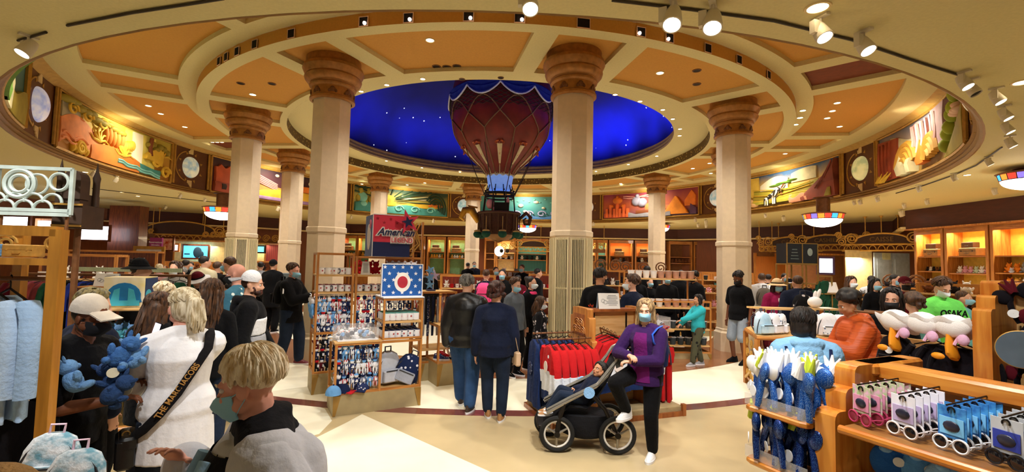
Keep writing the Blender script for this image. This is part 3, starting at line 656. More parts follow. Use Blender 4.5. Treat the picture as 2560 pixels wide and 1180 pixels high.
# 102: savannah
M_=Mural(2,'savannah mural with clouds, acacia trees and a striped zebra, right of the right column',['8A6A2A','E0B84A','3A6090'])
rs('sun_glow',.02,.24,.95,.35,.02,mmat('sunglow','F6D060')); rs('cloud_bank',.26,.52,lambda u:.62+.25*sin((u-.24)*9),.45,.06,WHT); rs('cloud_high',.55,.78,lambda u:.8+.14*sin((u-.5)*8),.6,.05,PAL)
for i in range(3): rs('green_hill',.2,.8,lambda u,i=i:.52-.13*i+.05*sin(u*9+i),.1,.06+.03*i,OLV if i%2 else mmat('hill','B0A83A'))
M_.blobs('acacia_crown',[(1-.4,.6,.06,.035),(1-.48,.64,.08,.04),(1-.56,.68,.05,.03),(1-.12,.36,.05,.03)],.12,GRN); M_.tube('acacia_trunk',[[(1-.5,.6),(1-.46,.45),(1-.48,.3)]],.03,.14,BRN)
rs('red_rock',.66,.98,lambda u:.02+.55*min(1,(u-.6)*4),.03,.16,mmat('redrock','8A4030')); rs('rock_wall',.88,.98,lambda u:.5+4.4*(u-.88),.4,.2,mmat('rockwall','7A3A2E')); rs('boulders',.55,.72,S(40,0,.05,.2),.03,.16,mmat('boulder','C88A6A'))
ZEB=mat('zebra_stripe','EFE8D8',.7,c2='2A2420',kind='stripe',scale=3.2)
M_.blobs('zebra_body',[(1-.38,.3,.05,.1),(1-.33,.22,.03,.08)],.17,ZEB); M_.tube('zebra_neck',[[(1-.41,.32),(1-.44,.44),(1-.45,.48),(1-.48,.44)]],[.13,.07],.17,ZEB); M_.tube('zebra_legs',[[(1-.32,.2),(1-.32,.05)],[(1-.35,.2),(1-.35,.04)],[(1-.4,.25),(1-.4,.06)],[(1-.42,.25),(1-.42,.06)]],.04,.17,ZEB)
M_.tube('hill_edge',[[(1-(.2+.06*i),.5-.13*j+.05*sin((.2+.06*i)*9+j)) for i in range(10)] for j in range(3)],.02,.13,YEL); M_.tube('rock_streak',[[(1-.97+.02*i,.9-.1*i),(1-.9+.03*i,.5-.07*i)] for i in range(4)],.03,.24,mmat('rockwall','7A3A2E'))
M_.blobs('sand_animals',[(1-.14,.2,.07,.12),(1-.2,.12,.04,.08),(1-.56,.22,.05,.08)],.12,mmat('tan','D8B07A')); M_.tube('grass_blades',[[(1-.9-.01*i,.04),(1-.92-.006*i,.25)] for i in range(5)],[.05,.01],.2,OLV)
# 66: canyon
M_=Mural(1,'mural of a pink canyon with ochre arches and red rock curtains, far right',['8A6A2E','C8A88A','7A7A8A'])
rs('red_curtain',.02,.2,lambda u:.9-.3*u,.05,.08,mmat('curtain','A0482E')); rs('pink_fall',.34,.62,lambda u:.86+.08*sin(u*20),.25,.05,mmat('pinkrock','D8A8A8')); rs('mauve_fall',.56,.72,lambda u:.95,.3,.09,mmat('mauverock','B0909A')); rs('pale_mist',.12,.34,S(14,0,.1,.8),.5,.03,PAL)
for i in range(4): M_.tube('ochre_arch',[[(1-.3+(.1-.022*i)*cos(R_(a)),.12+(.5-.1*i)*sin(R_(a))) for a in range(10,180,17)],[(1-.56+(.08-.018*i)*cos(R_(a)),.1+(.45-.1*i)*sin(R_(a))) for a in range(10,180,17)]],.09,.08+.02*i,mmat('ochre','C8963A'))
rs('orange_figure_rock',.42,.5,lambda u:.55-.3*abs(u-.46)/.04,.12,.14,ORA); rs('pale_spire',.24,.3,lambda u:.42-abs(u-.27)*5,.04,.2,PAL); rs('stump',.34,.38,.3,.04,.2,PAL); rs('slope',.7,.98,lambda u:.05+2.2*(u-.7),.02,.06,OLV)
M_.blobs('lime_trees',[(1-.72-.03*i,.2+.12*i+.04*(i%2),.018,.12) for i in range(6)],.15,mmat('lime','A0B03A')); M_.blobs('blossom',[(1-.8-.02*i,.62+.05*sin(i*2),.02,.05) for i in range(6)],.12,mmat('blossom','E0C0A8')); rs('dark_gorge',.62,.72,S(12,0,.05,.6),.2,.04,PUR); M_.tube('rock_fold',[[(1-.36-.05*i,.88),(1-.38-.05*i,.6),(1-.37-.05*i,.35)] for i in range(6)],[.04,.06],.09,mmat('pinkrock','D8A8A8')); M_.tube('curtain_fold',[[(1-.04-.035*i,.82),(1-.045-.03*i,.4),(1-.05-.03*i,.1)] for i in range(4)],.035,.1,mmat('curtain','A0482E'))
M_.tube('reeds',[[(1-.04-.015*i,.03),(1-.06-.03*i,.16+.04*(i%2))] for i in range(5)],[.05,.01],.18,YEL)
# medallions ----------------------------------------------------------
ML=[(-5,'pale green and white globe medallion partly hidden by the big left column','B8C060','F2F2C8'),(-4,None,0,0)]
MED=[(-2,'blue and white swirl medallion at the far left','5A6AD8','F0F0FF'),(-3,'blue earth globe medallion on the left brown panel','2A7AB8','F0F0D0'),(-4,'yellow crescent medallion beside the big left column','C8B83A','FFFBE0'),(-5,'turquoise medallion half behind a far column','3AA0A8','F0FFFF'),(4,'white shell medallion right of the nearest column','E8E0B0','FFFFF0'),(3,'turquoise medallion beside the right column','3A9AB8','F0F0E8'),(2,'green and yellow leaf medallion on the right brown panel','8A9A2A','FFF8B0'),(1,'gold medallion at the right, nearest the camera','A08A3A','FFF8D0')]
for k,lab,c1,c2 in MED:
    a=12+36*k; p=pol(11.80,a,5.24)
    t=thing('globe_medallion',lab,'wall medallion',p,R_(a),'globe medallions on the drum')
    # local frame: the wall lies at +y, the room at -y
    m=MB(); m.lathe([(.40,0),(.47,.0),(.50,.03),(.48,.07),(.41,.08),(.38,.05)],n=36,M=Matrix.Translation((0,-.05,0))@Matrix.Rotation(PI/2,4,'X'))
    m.torus((.13,-.03,0),.56,.022,36,6,axis='y',a0=-75,a1=75)
    for q in range(8):
        an=R_(45*q+22); M=Matrix.Rotation(an,4,'Y'); m.prism([(.50,-.05),(.62,0),(.50,.05)],.05,M=Matrix.Translation((0,-.06,0))@M)
    m.build('gear_ring',GOLD,t)
    m=MB()
    for s in(1,-1):
        for i,h in enumerate((.30,.24,.18,.12)): 
            x=-.08+.055*i; m.prism([(x,s*.5),(x+.045,s*.5),(x+.045,s*(.5+h*.9)),(x,s*(.5+h))] if s>0 else [(x,-.5-h),(x+.045,-.5-h*.9),(x+.045,-.5),(x,-.5)],.05,M=Matrix.Translation((0,-.05,0)))
    m.build('crest_fins',GOLDW,t,smooth=False)
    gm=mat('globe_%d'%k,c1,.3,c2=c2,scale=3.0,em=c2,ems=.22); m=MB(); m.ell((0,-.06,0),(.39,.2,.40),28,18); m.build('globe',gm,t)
    for s in(-1,1):
        m=MB(); m.tube([pol(11.80,a+s*4.0,4.52)-p,pol(11.80,a+s*4.0,5.92)-p],.04,6,M=Matrix.Rotation(-R_(a),4,'Z'))
        m.build('panel_beading',GOLD,t)
# ================================================================== goods: prototypes
class Proto:
    def __init__(s,fn): s.fn=fn; s.o=None
    def put(s,loc,rz=0,label='',group=None,mats=None,scale=1,rot=None):
        if s.o is None:
            s.o=s.fn(); tree_of(s.o); s.clean={}
            def rec(q):
                if q.type=='MESH': s.clean[q.name]=q.data
                for k in q.children: rec(k)
            rec(s.o); o=s.o; o.location=loc; o.rotation_euler=rot if rot is not None else (0,0,rz); o.scale=(scale,)*3
            o['label']=label
            if group: o['group']=group
            if mats:
                for q in [o]+[k for v in tree_of(o).values() for k in v]:
                    st=q.name.split('.')[0]
                    if q.type=='MESH' and st in mats: q.data=matdata(q.data,mats[st])
            return o
        return dup(s.o,loc,rz,label,group,rot,scale,mats,s.clean)
WHITEP=mat('glazed_white','F0F0F4',.25,var=.02); NAVY=cloth('navy_cloth','1A2448'); REDC=cloth('red_cloth','C0202A'); WHC=cloth('white_cloth','E8E8EE',.08)
def mk(name,label,cat): return thing(name,label,cat)
def f_mug(inner):
    def fn():
        t=mk('mug','','mug')
        m=MB(); m.lathe([(.001,0),(.036,0),(.042,.006),(.043,.098),(.040,.1),(.038,.092),(.036,.012),(.001,.012)],n=16); cu=m.build('cup',WHITEP,t)
        m=MB(); m.tube([(.041,0,.08),(.07,0,.082),(.078,0,.05),(.066,0,.022),(.041,0,.022)],.007,6); m.build('handle',NAVY if inner!='teal' else WHITEP,t)
        m=MB(); m.lathe([(.001,.088),(.0375,.088),(.0385,.1),(.0435,.1),(.0435,.096)],n=16); m.build('rim',mat('mug_'+inner,{'navy':'22305A','teal':'6AA8A0','red':'A02028','plain':'D8D0C0'}[inner],.3),cu)
        m=MB(); P=[]
        for i in range(10):
            r=.017 if i%2==0 else .007; a=PI/2+i*PI/5; P.append((r*cos(a),.055+r*sin(a)))
        m.prism(P,.004,M=Matrix.Translation((0,-.0425,0))); m.build('star_print',mat('print_red','B0242C',.5),cu,smooth=False)
        return t
    return fn
MUG={k:Proto(f_mug(k)) for k in('navy','teal','red','plain')}
def f_cup():
    t=mk('tumbler','','cup')
    m=MB(); m.lathe([(.001,0),(.055,0),(.062,.01),(.078,.17),(.074,.17),(.06,.015),(.001,.012)],n=16); m.build('cup_body',WHITEP,t)
    m=MB(); m.torus((0,0,.17),.078,.006,18,5); m.build('cup_rim',mat('cup_rim','C8B8A8',.4),t); return t
CUP=Proto(f_cup)
PLB=cloth('plush_body','C8C8D0',.1,.5,60); 
def f_plush():
    t=mk('plush_toy','','plush toy')
    m=MB(); m.ell((0,0,.07),(.055,.045,.065),10,8)
    for s in(-1,1): m.ell((s*.045,-.035,.025),(.022,.04,.022),8,6); m.ell((s*.058,-.01,.085),(.02,.022,.04),8,6,rot=(0,s*.6,0))
    m.build('plush_body',PLB,t)
    m=MB(); m.ell((0,-.005,.155),(.05,.045,.045),10,8)
    for s in(-1,1): m.ell((s*.036,.005,.195),(.013,.008,.03),6,5,rot=(0,s*.4,0))
    m.ell((0,-.045,.145),(.022,.016,.016),8,6); m.build('plush_head',PLB,t)
    return t
PLUSH=Proto(f_plush)
def f_doll():
    # flat hanging key ring doll
    t=mk('keyring_doll','','plush keyring')
    m=MB(); m.ell((0,0,-.09),(.028,.02,.04),8,6); 
    for s in(-1,1): m.ell((s*.018,-.008,-.145),(.012,.012,.035),6,5); m.ell((s*.034,0,-.085),(.01,.01,.032),6,5,rot=(0,s*.5,0))
    m.build('doll_body',NAVY,t)
    m=MB(); m.ell((0,-.004,-.035),(.026,.022,.024),8,6); dh=m.build('doll_head',WHC,t)
    m=MB(); m.ell((0,-.004,-.022),(.027,.022,.014),8,5); m.torus((0,0,.0),.011,.002,10,4,axis='y'); m.build('doll_cap',REDC,dh)
    m=MB(); m.box((.012,-.024,-.09),(.022,.003,.03)); m.build('price_tag',WHC,t,smooth=False); return t
DOLL=Proto(f_doll)
def f_suit():
    t=mk('suitcase','','suitcase')
    m=MB(); m.rbox((0,0,.14),(.62,.36,.28),.04); ca=m.build('case',BRN_L,t)
    m=MB(); m.box((0,-.183,.17),(.62,.006,.012)); m.tube([(-.07,-.18,.11),(-.07,-.205,.09),(.07,-.205,.09),(.07,-.18,.11)],.01,6)
    for s in(-1,1): m.box((s*.2,-.184,.17),(.04,.01,.05))
    m.build('fittings',mat('suitcase_fittings','3A2A1C',.5),ca,smooth=False); return t
BRN_L=mat('suitcase_tan','9A7A50',.55,var=.15)
SUIT=Proto(f_suit)
def f_folded():
    t=mk('folded_shirt','','folded shirt')
    m=MB(); m.rbox((0,0,.018),(.26,.32,.036),.03); m.build('folded_body',WHC,t)
    m=MB(); m.rbox((0,-.13,.04),(.1,.05,.01),.02); m.build('folded_collar',NAVY,t); return t
FOLD=Proto(f_folded)
def f_pack():
    t=mk('backpack','','backpack')
    m=MB(); 
    def ring(z,w,d): return [(w*cos(a)*(1 if abs(cos(a))<.6 else .95),d*sin(a),z) for a in[2*PI*i/20 for i in range(20)]]
    m.loft([ring(0,.10,.05),ring(.015,.125,.07),ring(.12,.135,.08),ring(.2,.125,.075),ring(.26,.095,.06),ring(.285,.05,.035)]); m.build('pack_body',PKM,t)
    m=MB(); m.loft([[(.085*cos(a),-.07-.028*max(0,sin(a))-.012,.035+z+.0*sin(a)) if True else 0 for a in[2*PI*i/16 for i in range(16)]] for z in(0,.01,.09,.1)])
    m.rbox((0,-.085,.075),(.18,.05,.11),.02); m.build('front_pocket',PKM,t)
    m=MB(); m.tube([(-.03,0,.28),(-.03,.0,.33),(.03,0,.33),(.03,0,.28)],.01,6,flat=.6); m.build('grab_handle',PKS,t)
    m=MB(); m.tube([(.13*cos(a),-.045,.02+.245*max(0,sin(a))) for a in[R_(q) for q in range(0,181,15)]],.006,5); m.box((0,-.112,.125),(.15,.006,.008)); m.build('zip',mat('zip_dark','2A2A30',.5),t)
    m=MB()
    for s in(-1,1): m.tube([(s*.05,.06,.25),(s*.07,.11,.2),(s*.08,.11,.1),(s*.07,.07,.03)],.014,6,flat=.35)
    m.build('shoulder_strap',PKS,t); return t
PKM=cloth('pack_grey','C8CCD8',.15); PKS=cloth('pack_strap','4A4A52')
PACK=Proto(f_pack)
PROTOS=[]
def seed(p,loc,rz,label,group): return p.put(loc,rz,label,group)
# ================================================================== perimeter bays
BAYC={'green':mat('bay_green','6E9A6E',.7),'orange':mat('bay_orange','C8762E',.6,var=.1,stretch=(5,5,.5)),'yellow':mat('bay_yellow','DDB648',.7),'teal':mat('bay_teal','4A8A86',.7,c2='2E6A6E',kind='stripe',scale=3),'cream':mat('bay_cream','EED9A0',.7),'wood':mat('bay_wood','7A4A22',.6),'rose':mat('bay_rose','7A2A2A',.6,c2='9A3A34',kind='stripe',scale=3),'grey':mat('bay_grey','A8B4C0',.7)}
PCOL=[cloth('plush_gold','E8B04A',.1,.5,60),cloth('plush_white','F0ECE4',.06,.5,60),cloth('plush_black','2A2426',.1,.5,60),cloth('plush_pink','E8A8B8',.1,.5,60),cloth('plush_brown','7A4A2E',.1,.5,60),cloth('plush_orange','F08A2A',.1,.5,60),cloth('plush_grey','8A8A8A',.1,.5,60),cloth('plush_teal','6AC0D0',.1,.5,60),cloth('plush_mint','C8D8B8',.1,.5,60)]
def bay(p0,p1,inner,name,zt=3.45,zs=(2.5,1.95),goods=((0,1),),suits=1,lit=22,dep=.6,nper=6,pscale=1.5):
    """a wall bay between two floor points (left to right as seen from the hall)"""
    p0=Vector((p0[0],p0[1],0)); p1=Vector((p1[0],p1[1],0)); d=p1-p0; W=d.length; rz=math.atan2(d.y,d.x)
    t=thing('wall_bay','%s bay in the perimeter shelving'%name,'shelving bay',p0,rz,'perimeter shelving bays')
    m=MB(); m.box((W/2,dep,zt/2),(W,.04,zt)); m.build('back_panel',BAYC[inner],t,smooth=False)
    m=MB()
    for x in(.05,W-.05): m.box((x,dep/2,zt/2),(.1,dep,zt))
    m.build('side_post',OAK,t,smooth=False)
    m=MB(); m.box((W/2,dep/2,zt+.04),(W,dep,.08)); m.box((W/2,.02,zt-.06),(W-.2,.04,.14)); m.build('top_board',OAKH,t,smooth=False)
    for z in zs: m=MB(); m.box((W/2,dep/2+.02,z-.02),(W-.2,dep-.04,.04)); m.build('shelf',OAKH,t,smooth=False)
    m=MB(); m.box((W/2,dep/2,.45),(W-.2,dep-.02,.9)); m.build('base_cabinet',OAK,t,smooth=False)
    M=Matrix.Translation(p0)@Matrix.Rotation(rz,4,'Z')
    if lit:
        m=MB(); m.box((W/2,.12,zt-.015),(W-.3,.05,.02)); m.build('light_strip',emi('strip_warm','FFE0A0',6),t,smooth=False)
        l=light('bay_light','AREA',M@Vector((W/2,.15,zt-.05)),lit,(1,.85,.55),.5); l.data.shape='RECTANGLE'; l.data.size=W-.4; l.data.size_y=.1; l.rotation_euler=(R_(-25),0,rz)
    if suits:
        SUIT.put(M@Vector((W*.45,dep*.5,zs[0]+.003)),rz,'larger lower suitcase in the %s bay'%name,'suitcases on the bay shelves')
        SUIT.put(M@Vector((W*.42,dep*.5,zs[0]+.285)),rz,'small upper suitcase in the %s bay'%name,'suitcases on the bay shelves',scale=.7,mats={'case':mat('suitcase_dark','5A3A24',.55)})
    for si,z in enumerate(zs[1:]):
        n=nper
        for i in range(n):
            col=PCOL[goods[si%len(goods)][i%len(goods[si%len(goods)])]]
            PLUSH.put(M@Vector((.2+(W-.4)*(i+.5)/n,dep*.45,z+.002)),rz,'plush toy, %s from left, %s, %s bay'%(ORD[i],('upper row','lower row')[si%2],name),'plush toys in the bays',mats={'plush_body':col,'plush_head':col},scale=min(pscale,(W-.4)/n/.15)*(.9+.1*random.random()))
# prototypes whose first instance must keep neutral cloth are seeded where that look fits
PLUSH.put((15.75,14.6,1.905),-PI/2,'pale grey plush toy at the end of the yellow wall bays','plush toys in the bays',)
SUIT.put((15.9,13.5,2.503),-PI/2,'plain tan suitcase on the yellow bay nearest the frame edge','suitcases on the bay shelves')
yb=[((15.6,17.95),(15.6,16.75)),((15.6,16.7),(15.6,15.15)),((15.6,15.1),(15.6,13.3)),((15.6,13.25),(15.6,11.5))]
for i,((a,b),nm,g) in enumerate(zip(yb,['first yellow','second yellow','third yellow','fourth yellow'],[((2,1,2,4),(2,1,3)),((1,3,3,8),(4,2,3)),((5,5,6,0),(5,0,1)),((5,0),(1,6))])):
    bay(a,b,'yellow',nm,zs=(2.5,1.95,1.5) if i!=1 else (2.5,1.9),goods=g,suits=1 if i<2 else 0,lit=45,pscale=1.7)
L0,L1=Vector((-11.2,32.1)),Vector((10.8,30.35))
def onback(px):
    # x on the back wall line for a picture column
    k=(px-1280)/F; t=(k*L0.y-L0.x)/((L1.x-L0.x)-k*(L1.y-L0.y)); return L0+(L1-L0)*t
for i,(a,b,c,nm,g,s) in enumerate([(846,893,'green','green far left',((1,0),),1),(894,945,'green','green hidden by the sign cube',((0,1),),0),(1012,1064,'wood','brown beside the gold arms',((4,2),),0),(1068,1115,'green','green right of the sign cube',((0,0,0,1),),1),(1119,1166,'green','second green right of the sign cube',((0,1,1),),1),(1212,1240,'wood','plain brown',((4,),),0),(1241,1290,'cream','bright cream under the balloon',((1,2),),0),(1292,1370,'teal','teal behind the arched sign',((1,2,2),),0),
    (1464,1492,'cream','narrow cream right of the nearest column',((1,2),),0),(1493,1520,'teal','narrow teal right of the nearest column',((7,1),),0),(1523,1584,'orange','first orange',((2,4,6),),1),(1588,1644,'orange','second orange',((2,1,4),),1),(1673,1732,'wood','dark brown shuttered',((4,),),0),(1735,1800,'orange','third orange',((5,2,4),),1),(1803,1850,'wood','dark brown behind the right column',((4,),),0)]):
    a=onback(a);b=onback(b); bay(a,b,c,nm,goods=g,suits=s,lit=30 if c!='wood' else 0,zs=(2.5,2.1),nper=5,pscale=1.4)
# dark door leaf in the right back corner, cream and grey panels
def slab(name,label,cat,px0,px1,y,z0,z1,mt,th=.06,grp=None):
    a=aty(px0,600,y);b=aty(px1,600,y); t=thing(name,label,cat,((a.x+b.x)/2,y,0),0,grp)
    return t,(b.x-a.x)
t,w=slab('panel_screen','pale lit cream panel beside the grey door under the right arched sign','wall panel',2113,2178,20.6,0,3,BAYC['cream']); m=MB(); m.box((0,0,1.4),(w,.06,2.8)); m.build('panel_board',BAYC['cream'],t,smooth=False); m=MB(); m.box((0,-.035,.06),(w,.02,.12)); m.build('skirting',OAK,t,smooth=False)
t,w=slab('grey_door','pale grey blue double door at the right under the arched sign','door',2183,2272,20.2,0,3,BAYC['grey']); m=MB()
for s in(-1,1): m.box((s*w/4,0,1.35),(w/2-.02,.06,2.7))
for s in(-1,1):
    for z in(.7,1.9): m.box((s*w/4,-.035,z),(w/2-.25,.02,.8 if z<1 else 1.1))
m.build('door_leaf',BAYC['grey'],t,smooth=False); m=MB(); m.box((.06,-.06,1.1),(.03,.05,.2)); m.build('handle',GOLD,t); m=MB(); m.box((-.25,-.04,2.55),(.35,.02,.3)); m.build('notice',mat('notice','C8C89A',.6),t,smooth=False)
# gold arched signs over the counters
GSC=mat('gilt_scroll','C89A4A',.45,metal=.4,var=.15)
def arched(px,py,y,w,txt,label,rods=2,rz=0):
    c=aty(px,py,y); t=thing('arched_sign',label,'sign',(c.x,c.y,c.z),rz,'gilded arched signs'); h=w*.17
    m=MB(); N=20; P=[(-w/2+w*i/N,h*math.sqrt(max(0,1-(2*i/N-1)**2))) for i in range(N+1)]; m.prism(P+[(w/2,-.12),(-w/2,-.12)],.05); m.build('plaque',mat('plaque_brown','3A2014',.6),t,smooth=False)
    m=MB(); m.tube([(p[0],-.03,p[1]) for p in P],.04,6); m.tube([(-w/2-.5,-.03,-.15),(w/2+.5,-.03,-.15)],.04,6)
    m.tube([(-w/2-.5,-.03,-.42),(w/2+.5,-.03,-.42)],.04,6)
    n=int(w/.28)+3
    for i in range(n):
        x=-w/2-.45+(w+.9)*(i+.5)/n; m.tube([(x+.13*cos(R_(a)),-.03,-.40+.2*sin(R_(a))) for a in range(0,181,30)],.02,5)
    m.build('scalloped_rail',GSC,t)
    for s in(-1,1):
        for (dx,dz,r) in((.12,.10,.26),(.5,-.02,.2),(.62,.28,.15)):
            m=MB(); pts=[(s*(w/2+dx)+r*(1-q/15)*cos(q)*s,-.04,dz+r*(1-q/15)*sin(q)) for q in[i*.5 for i in range(26)]]; m.tube(pts,.03,5); m.build('scroll',GSC,t)
    m=MB()
    for s in range(rods): x=-w*.3+w*.6*s/max(1,rods-1); m.cyl((x,0,h*.5),(x,0,ZL-c.z),.018,n=6); m.lathe([(.001,ZL-c.z-.005),(.09,ZL-c.z-.005),(.02,ZL-c.z-.09)],(x,0,0),10)
    m.build('hanging_rod',GSC,t)
    if txt: text(txt,.28,mat('sign_letter','7A5A2A',.5,metal=.3),t,(0,-.035,.06),ext=.01)
    return t
arched(452,580,24.0,3.2,'','arched gold scroll sign at the far left, over the screen',2,.35)
arched(1333,612,30,1.6,'','small arched gold sign under the balloon, over the teal bay',2)
arched(1976,608,24.0,1.9,'CAISSE','left arched gold sign, reading CAISSE, behind the black sign box',2,-.9)
arched(2068,604,22.6,1.9,'CASHIER','middle arched gold sign, reading CASHIER',2,-.9)
arched(2204,602,20.0,1.9,'CAISSE','right arched gold sign, reading CAISSE, over the grey door',3,-.9)
# scrollwork friezes hung between signs
def scrolls(px0,px1,y,z,n,label):
    a=aty(px0,600,y); b=aty(px1,600,y); t=thing('scroll_frieze',label,'gilded frieze',(a.x,y,z),0,'gilded scroll friezes'); W=b.x-a.x
    m=MB(); m.box((W/2,0,-.12),(W,.08,.24)); m.build('frieze_board',BRONZED,t,smooth=False)
    for i in range(n):
        m=MB(); x=W*(i+.5)/n; r=W/n*.42; m.tube([(x+r*(1-q/15)*cos(q),-.05,.12+r*(1-q/15)*sin(q)) for q in[k*.5 for k in range(26)]],.03,5); m.build('scroll',GSC,t)
    m=MB(); m.cyl((.1,0,0),(.1,0,ZL-z),.016,n=6); m.cyl((W-.1,0,0),(W-.1,0,ZL-z),.016,n=6); m.build('hanging_rod',GSC,t)
scrolls(337,385,23.4,2.95,3,'gilded scroll frieze left of the far left arched sign')
scrolls(505,562,23.8,2.85,3,'gilded scroll frieze between the left arched sign and the column')
scrolls(632,700,27,2.85,3,'gilded scroll frieze between the two left columns')
scrolls(1470,1514,28.5,2.85,2,'gilded scroll frieze right of the nearest column')
scrolls(1250,1290,29.2,2.75,2,'gilded scroll frieze left of the small arched sign')
scrolls(1893,1935,23.5,2.75,2,'gilded scroll frieze right of the right column')
# left wall: lit shop fronts and screens
GLOWW=emi('lit_window','F4F2FF',5); GLOWP=emi('lit_pink','F0B8D8',2.2)
def screen(name,label,cat,px0,py0,px1,py1,y,mt,frame=None,th=.08,rz=0):
    a=aty(px0,py0,y);b=aty(px1,py1,y); w=b.x-a.x;h=a.z-b.z; t=thing(name,label,cat,((a.x+b.x)/2,y,b.z),rz)
    m=MB(); m.box((0,0,h/2),(w,th,h)); m.build('panel',mt,t,smooth=False)
    if frame:
        m=MB()
        for s in(-1,1): m.box((s*(w/2+.04),-.02,h/2),(.08,th,h+.16))
        for z in(-.04,h+.04): m.box((0,-.02,z),(w,th,.08))
        m.build('frame',frame,t,smooth=False)
    return t,w,h
screen('lit_screen','large overexposed lit panel on the far left wall','lit panel',200,565,272,600,20,GLOWW,MAHO)
screen('lit_screen','overexposed lit panel at the left frame edge behind the shelves','lit panel',-20,541,72,572,16,GLOWW,MAHO)
screen('lit_screen','small lit arch panel between the left posts','lit panel',98,552,130,572,16.5,GLOWW,OAK)
screen('exit_sign','small violet lit sign on the dark left pier','sign',309,571,345,585,21.0,emi('violet_sign','9A90F0',2.2),BLACKM)
t,w,h=screen('television','sky blue screen on the far left wall','screen',461,614,520,645,23.2,emi('screen_blue','4AB8F4',1.6),MAHO); m=MB(); m.ell((.1,-.05,h*.45),(.22,.02,.28),12,8); m.ell((.3,-.05,h*.3),(.12,.02,.16),12,8); m.build('dark_shape',mat('screen_shape','1A3A5A',.6),t); m=MB(); m.box((-.42,-.045,h*.3),(.28,.01,.06)); m.build('caption',mat('screen_shape','1A3A5A',.6),t,smooth=False)
screen('television','teal screen between the two left columns','screen',638,616,661,630,25,emi('screen_teal','5AB8C8',1.5),BLACKM)
screen('television','white glowing screen behind the black sign box','screen',2046,646,2080,682,19,emi('screen_white','E8F0FF',3),mat('screen_violet','3A2A5A',.5))
screen('wall_panel','dark brown pier left of the far left sign','wall panel',287,515,346,760,20.8,MAHO,None,.5)
screen('wall_panel','warm lit shop back panel around the blue screen','wall panel',440,603,566,690,23.5,BAYC['cream'],OAK)
light('counter_light','AREA',aty(500,606,23.0),60,(1,.8,.5),1.2,rot=(R_(-20),0,0))
screen('wall_panel','dark red slatted panel between the left columns','wall panel',667,612,700,680,25.3,BAYC['rose'],OAK)
screen('wall_panel','cream lit back panel between the left columns','wall panel',630,610,664,690,25.6,BAYC['cream'],OAK); light('counter_light','AREA',aty(648,608,25.0),40,(1,.8,.5),.8,rot=(R_(-20),0,0))
screen('wall_panel','honey wood panelling behind the left arched sign','wall panel',1888,636,1968,760,23.6,BAYC['orange'],OAK)
screen('wall_panel','dim honey panelling below the middle arched sign','wall panel',1968,636,2110,760,21.8,BAYC['wood'],OAK)
light('counter_light','AREA',aty(2145,640,20.2),70,(1,.85,.6),.8,rot=(R_(-10),0,0))
# ================================================================== shop fixtures in the middle of the hall
KICK=mat('kick_base','A8966E',.55,var=.08); KICKG=mat('kick_gold','A07A3A',.4,metal=.3)
GLASS=mat('acrylic','FFFFFF',.05,alpha=.16,spec=.5)
def part(t,name,mt,fn,smooth=False,ang=.6):
    m=MB(); fn(m); return m.build(name,mt,t,smooth=smooth,ang=ang)
E1=(.874,.486)
def rack(o,e,W,D,H,shelves,label,base=.25,post=.03,nm='display_rack',top=True,mid=(),cat='display rack',extra_right=0,kick=True):
    """posts, kick base and shelves; returns thing and world matrix; local x right along the front, y to the back"""
    rz=math.atan2(e[1],e[0]); t=thing(nm,label,cat,(o[0],o[1],0),rz)
    if base and kick:
        part(t,'kick_base',KICK,lambda m:m.box((W/2,D/2,base/2),(W,D,base)))
        for x in(.0,W): 
            s=1 if x==0 else -1
            part(t,'corner_inlay',KICKG,lambda m:m.prism([(x,0.005),(x+s*.03,.005),(x+s*.09,base-.005),(x,base-.005)],.01,M=Matrix.Translation((0,-.006,0))))
    for x in(post/2,W-post/2)+tuple(mid):
        for y in(post/2,D-post/2):
            h=H+(extra_right if (x>W-.1) else 0)
            part(t,'post',OAK,lambda m:m.box((x,y,(base+h)/2),(post,post,h-base)))
    for z in((H-.015,) if top else ())+(base+.015,):
        def rails(m):
            for y in(post/2,D-post/2): m.box((W/2,y,z),(W-post*2,post*.9,post))
            for x in(post/2,W-post/2): m.box((x,D/2,z),(post*.9,D-post*2,post))
        part(t,'rail_frame',OAKH,rails)
    for z in shelves: part(t,'shelf',OAKP,lambda m:m.box((W/2,D/2,z-.012),(W-.01,D-.01,.024)))
    return t,Matrix.Translation((o[0],o[1],0))@Matrix.Rotation(rz,4,'Z'),rz
def mugs(p,M,rz,x0,x1,y0,y1,z,nx,ny,desc,grp,hz=None,scale=1):
    for j in range(ny):
        for i in range(nx):
            x=x0+(x1-x0)*(i/(nx-1) if nx>1 else .5); y=y0+(y1-y0)*(j/(ny-1) if ny>1 else 0)
            p.put(M@Vector((x,y,z)),rz+(hz if hz is not None else random.choice((0,.3,-.4,1.2))),'white star mug, %s from left in the %s row, %s'%(ORD[i],ORD[j],desc),grp,scale=scale)
MUG['navy'].put((-1.3,6.55,.888),.5,'single white mug at the back of the navy mug tray','mugs in trays') if 0 else None
STAR=lambda R,r,n=5,ph=PI/2,cx=0,cz=0:[(cx+(R if i%2==0 else r)*cos(ph+i*PI/n),cz+(R if i%2==0 else r)*sin(ph+i*PI/n)) for i in range(2*n)]
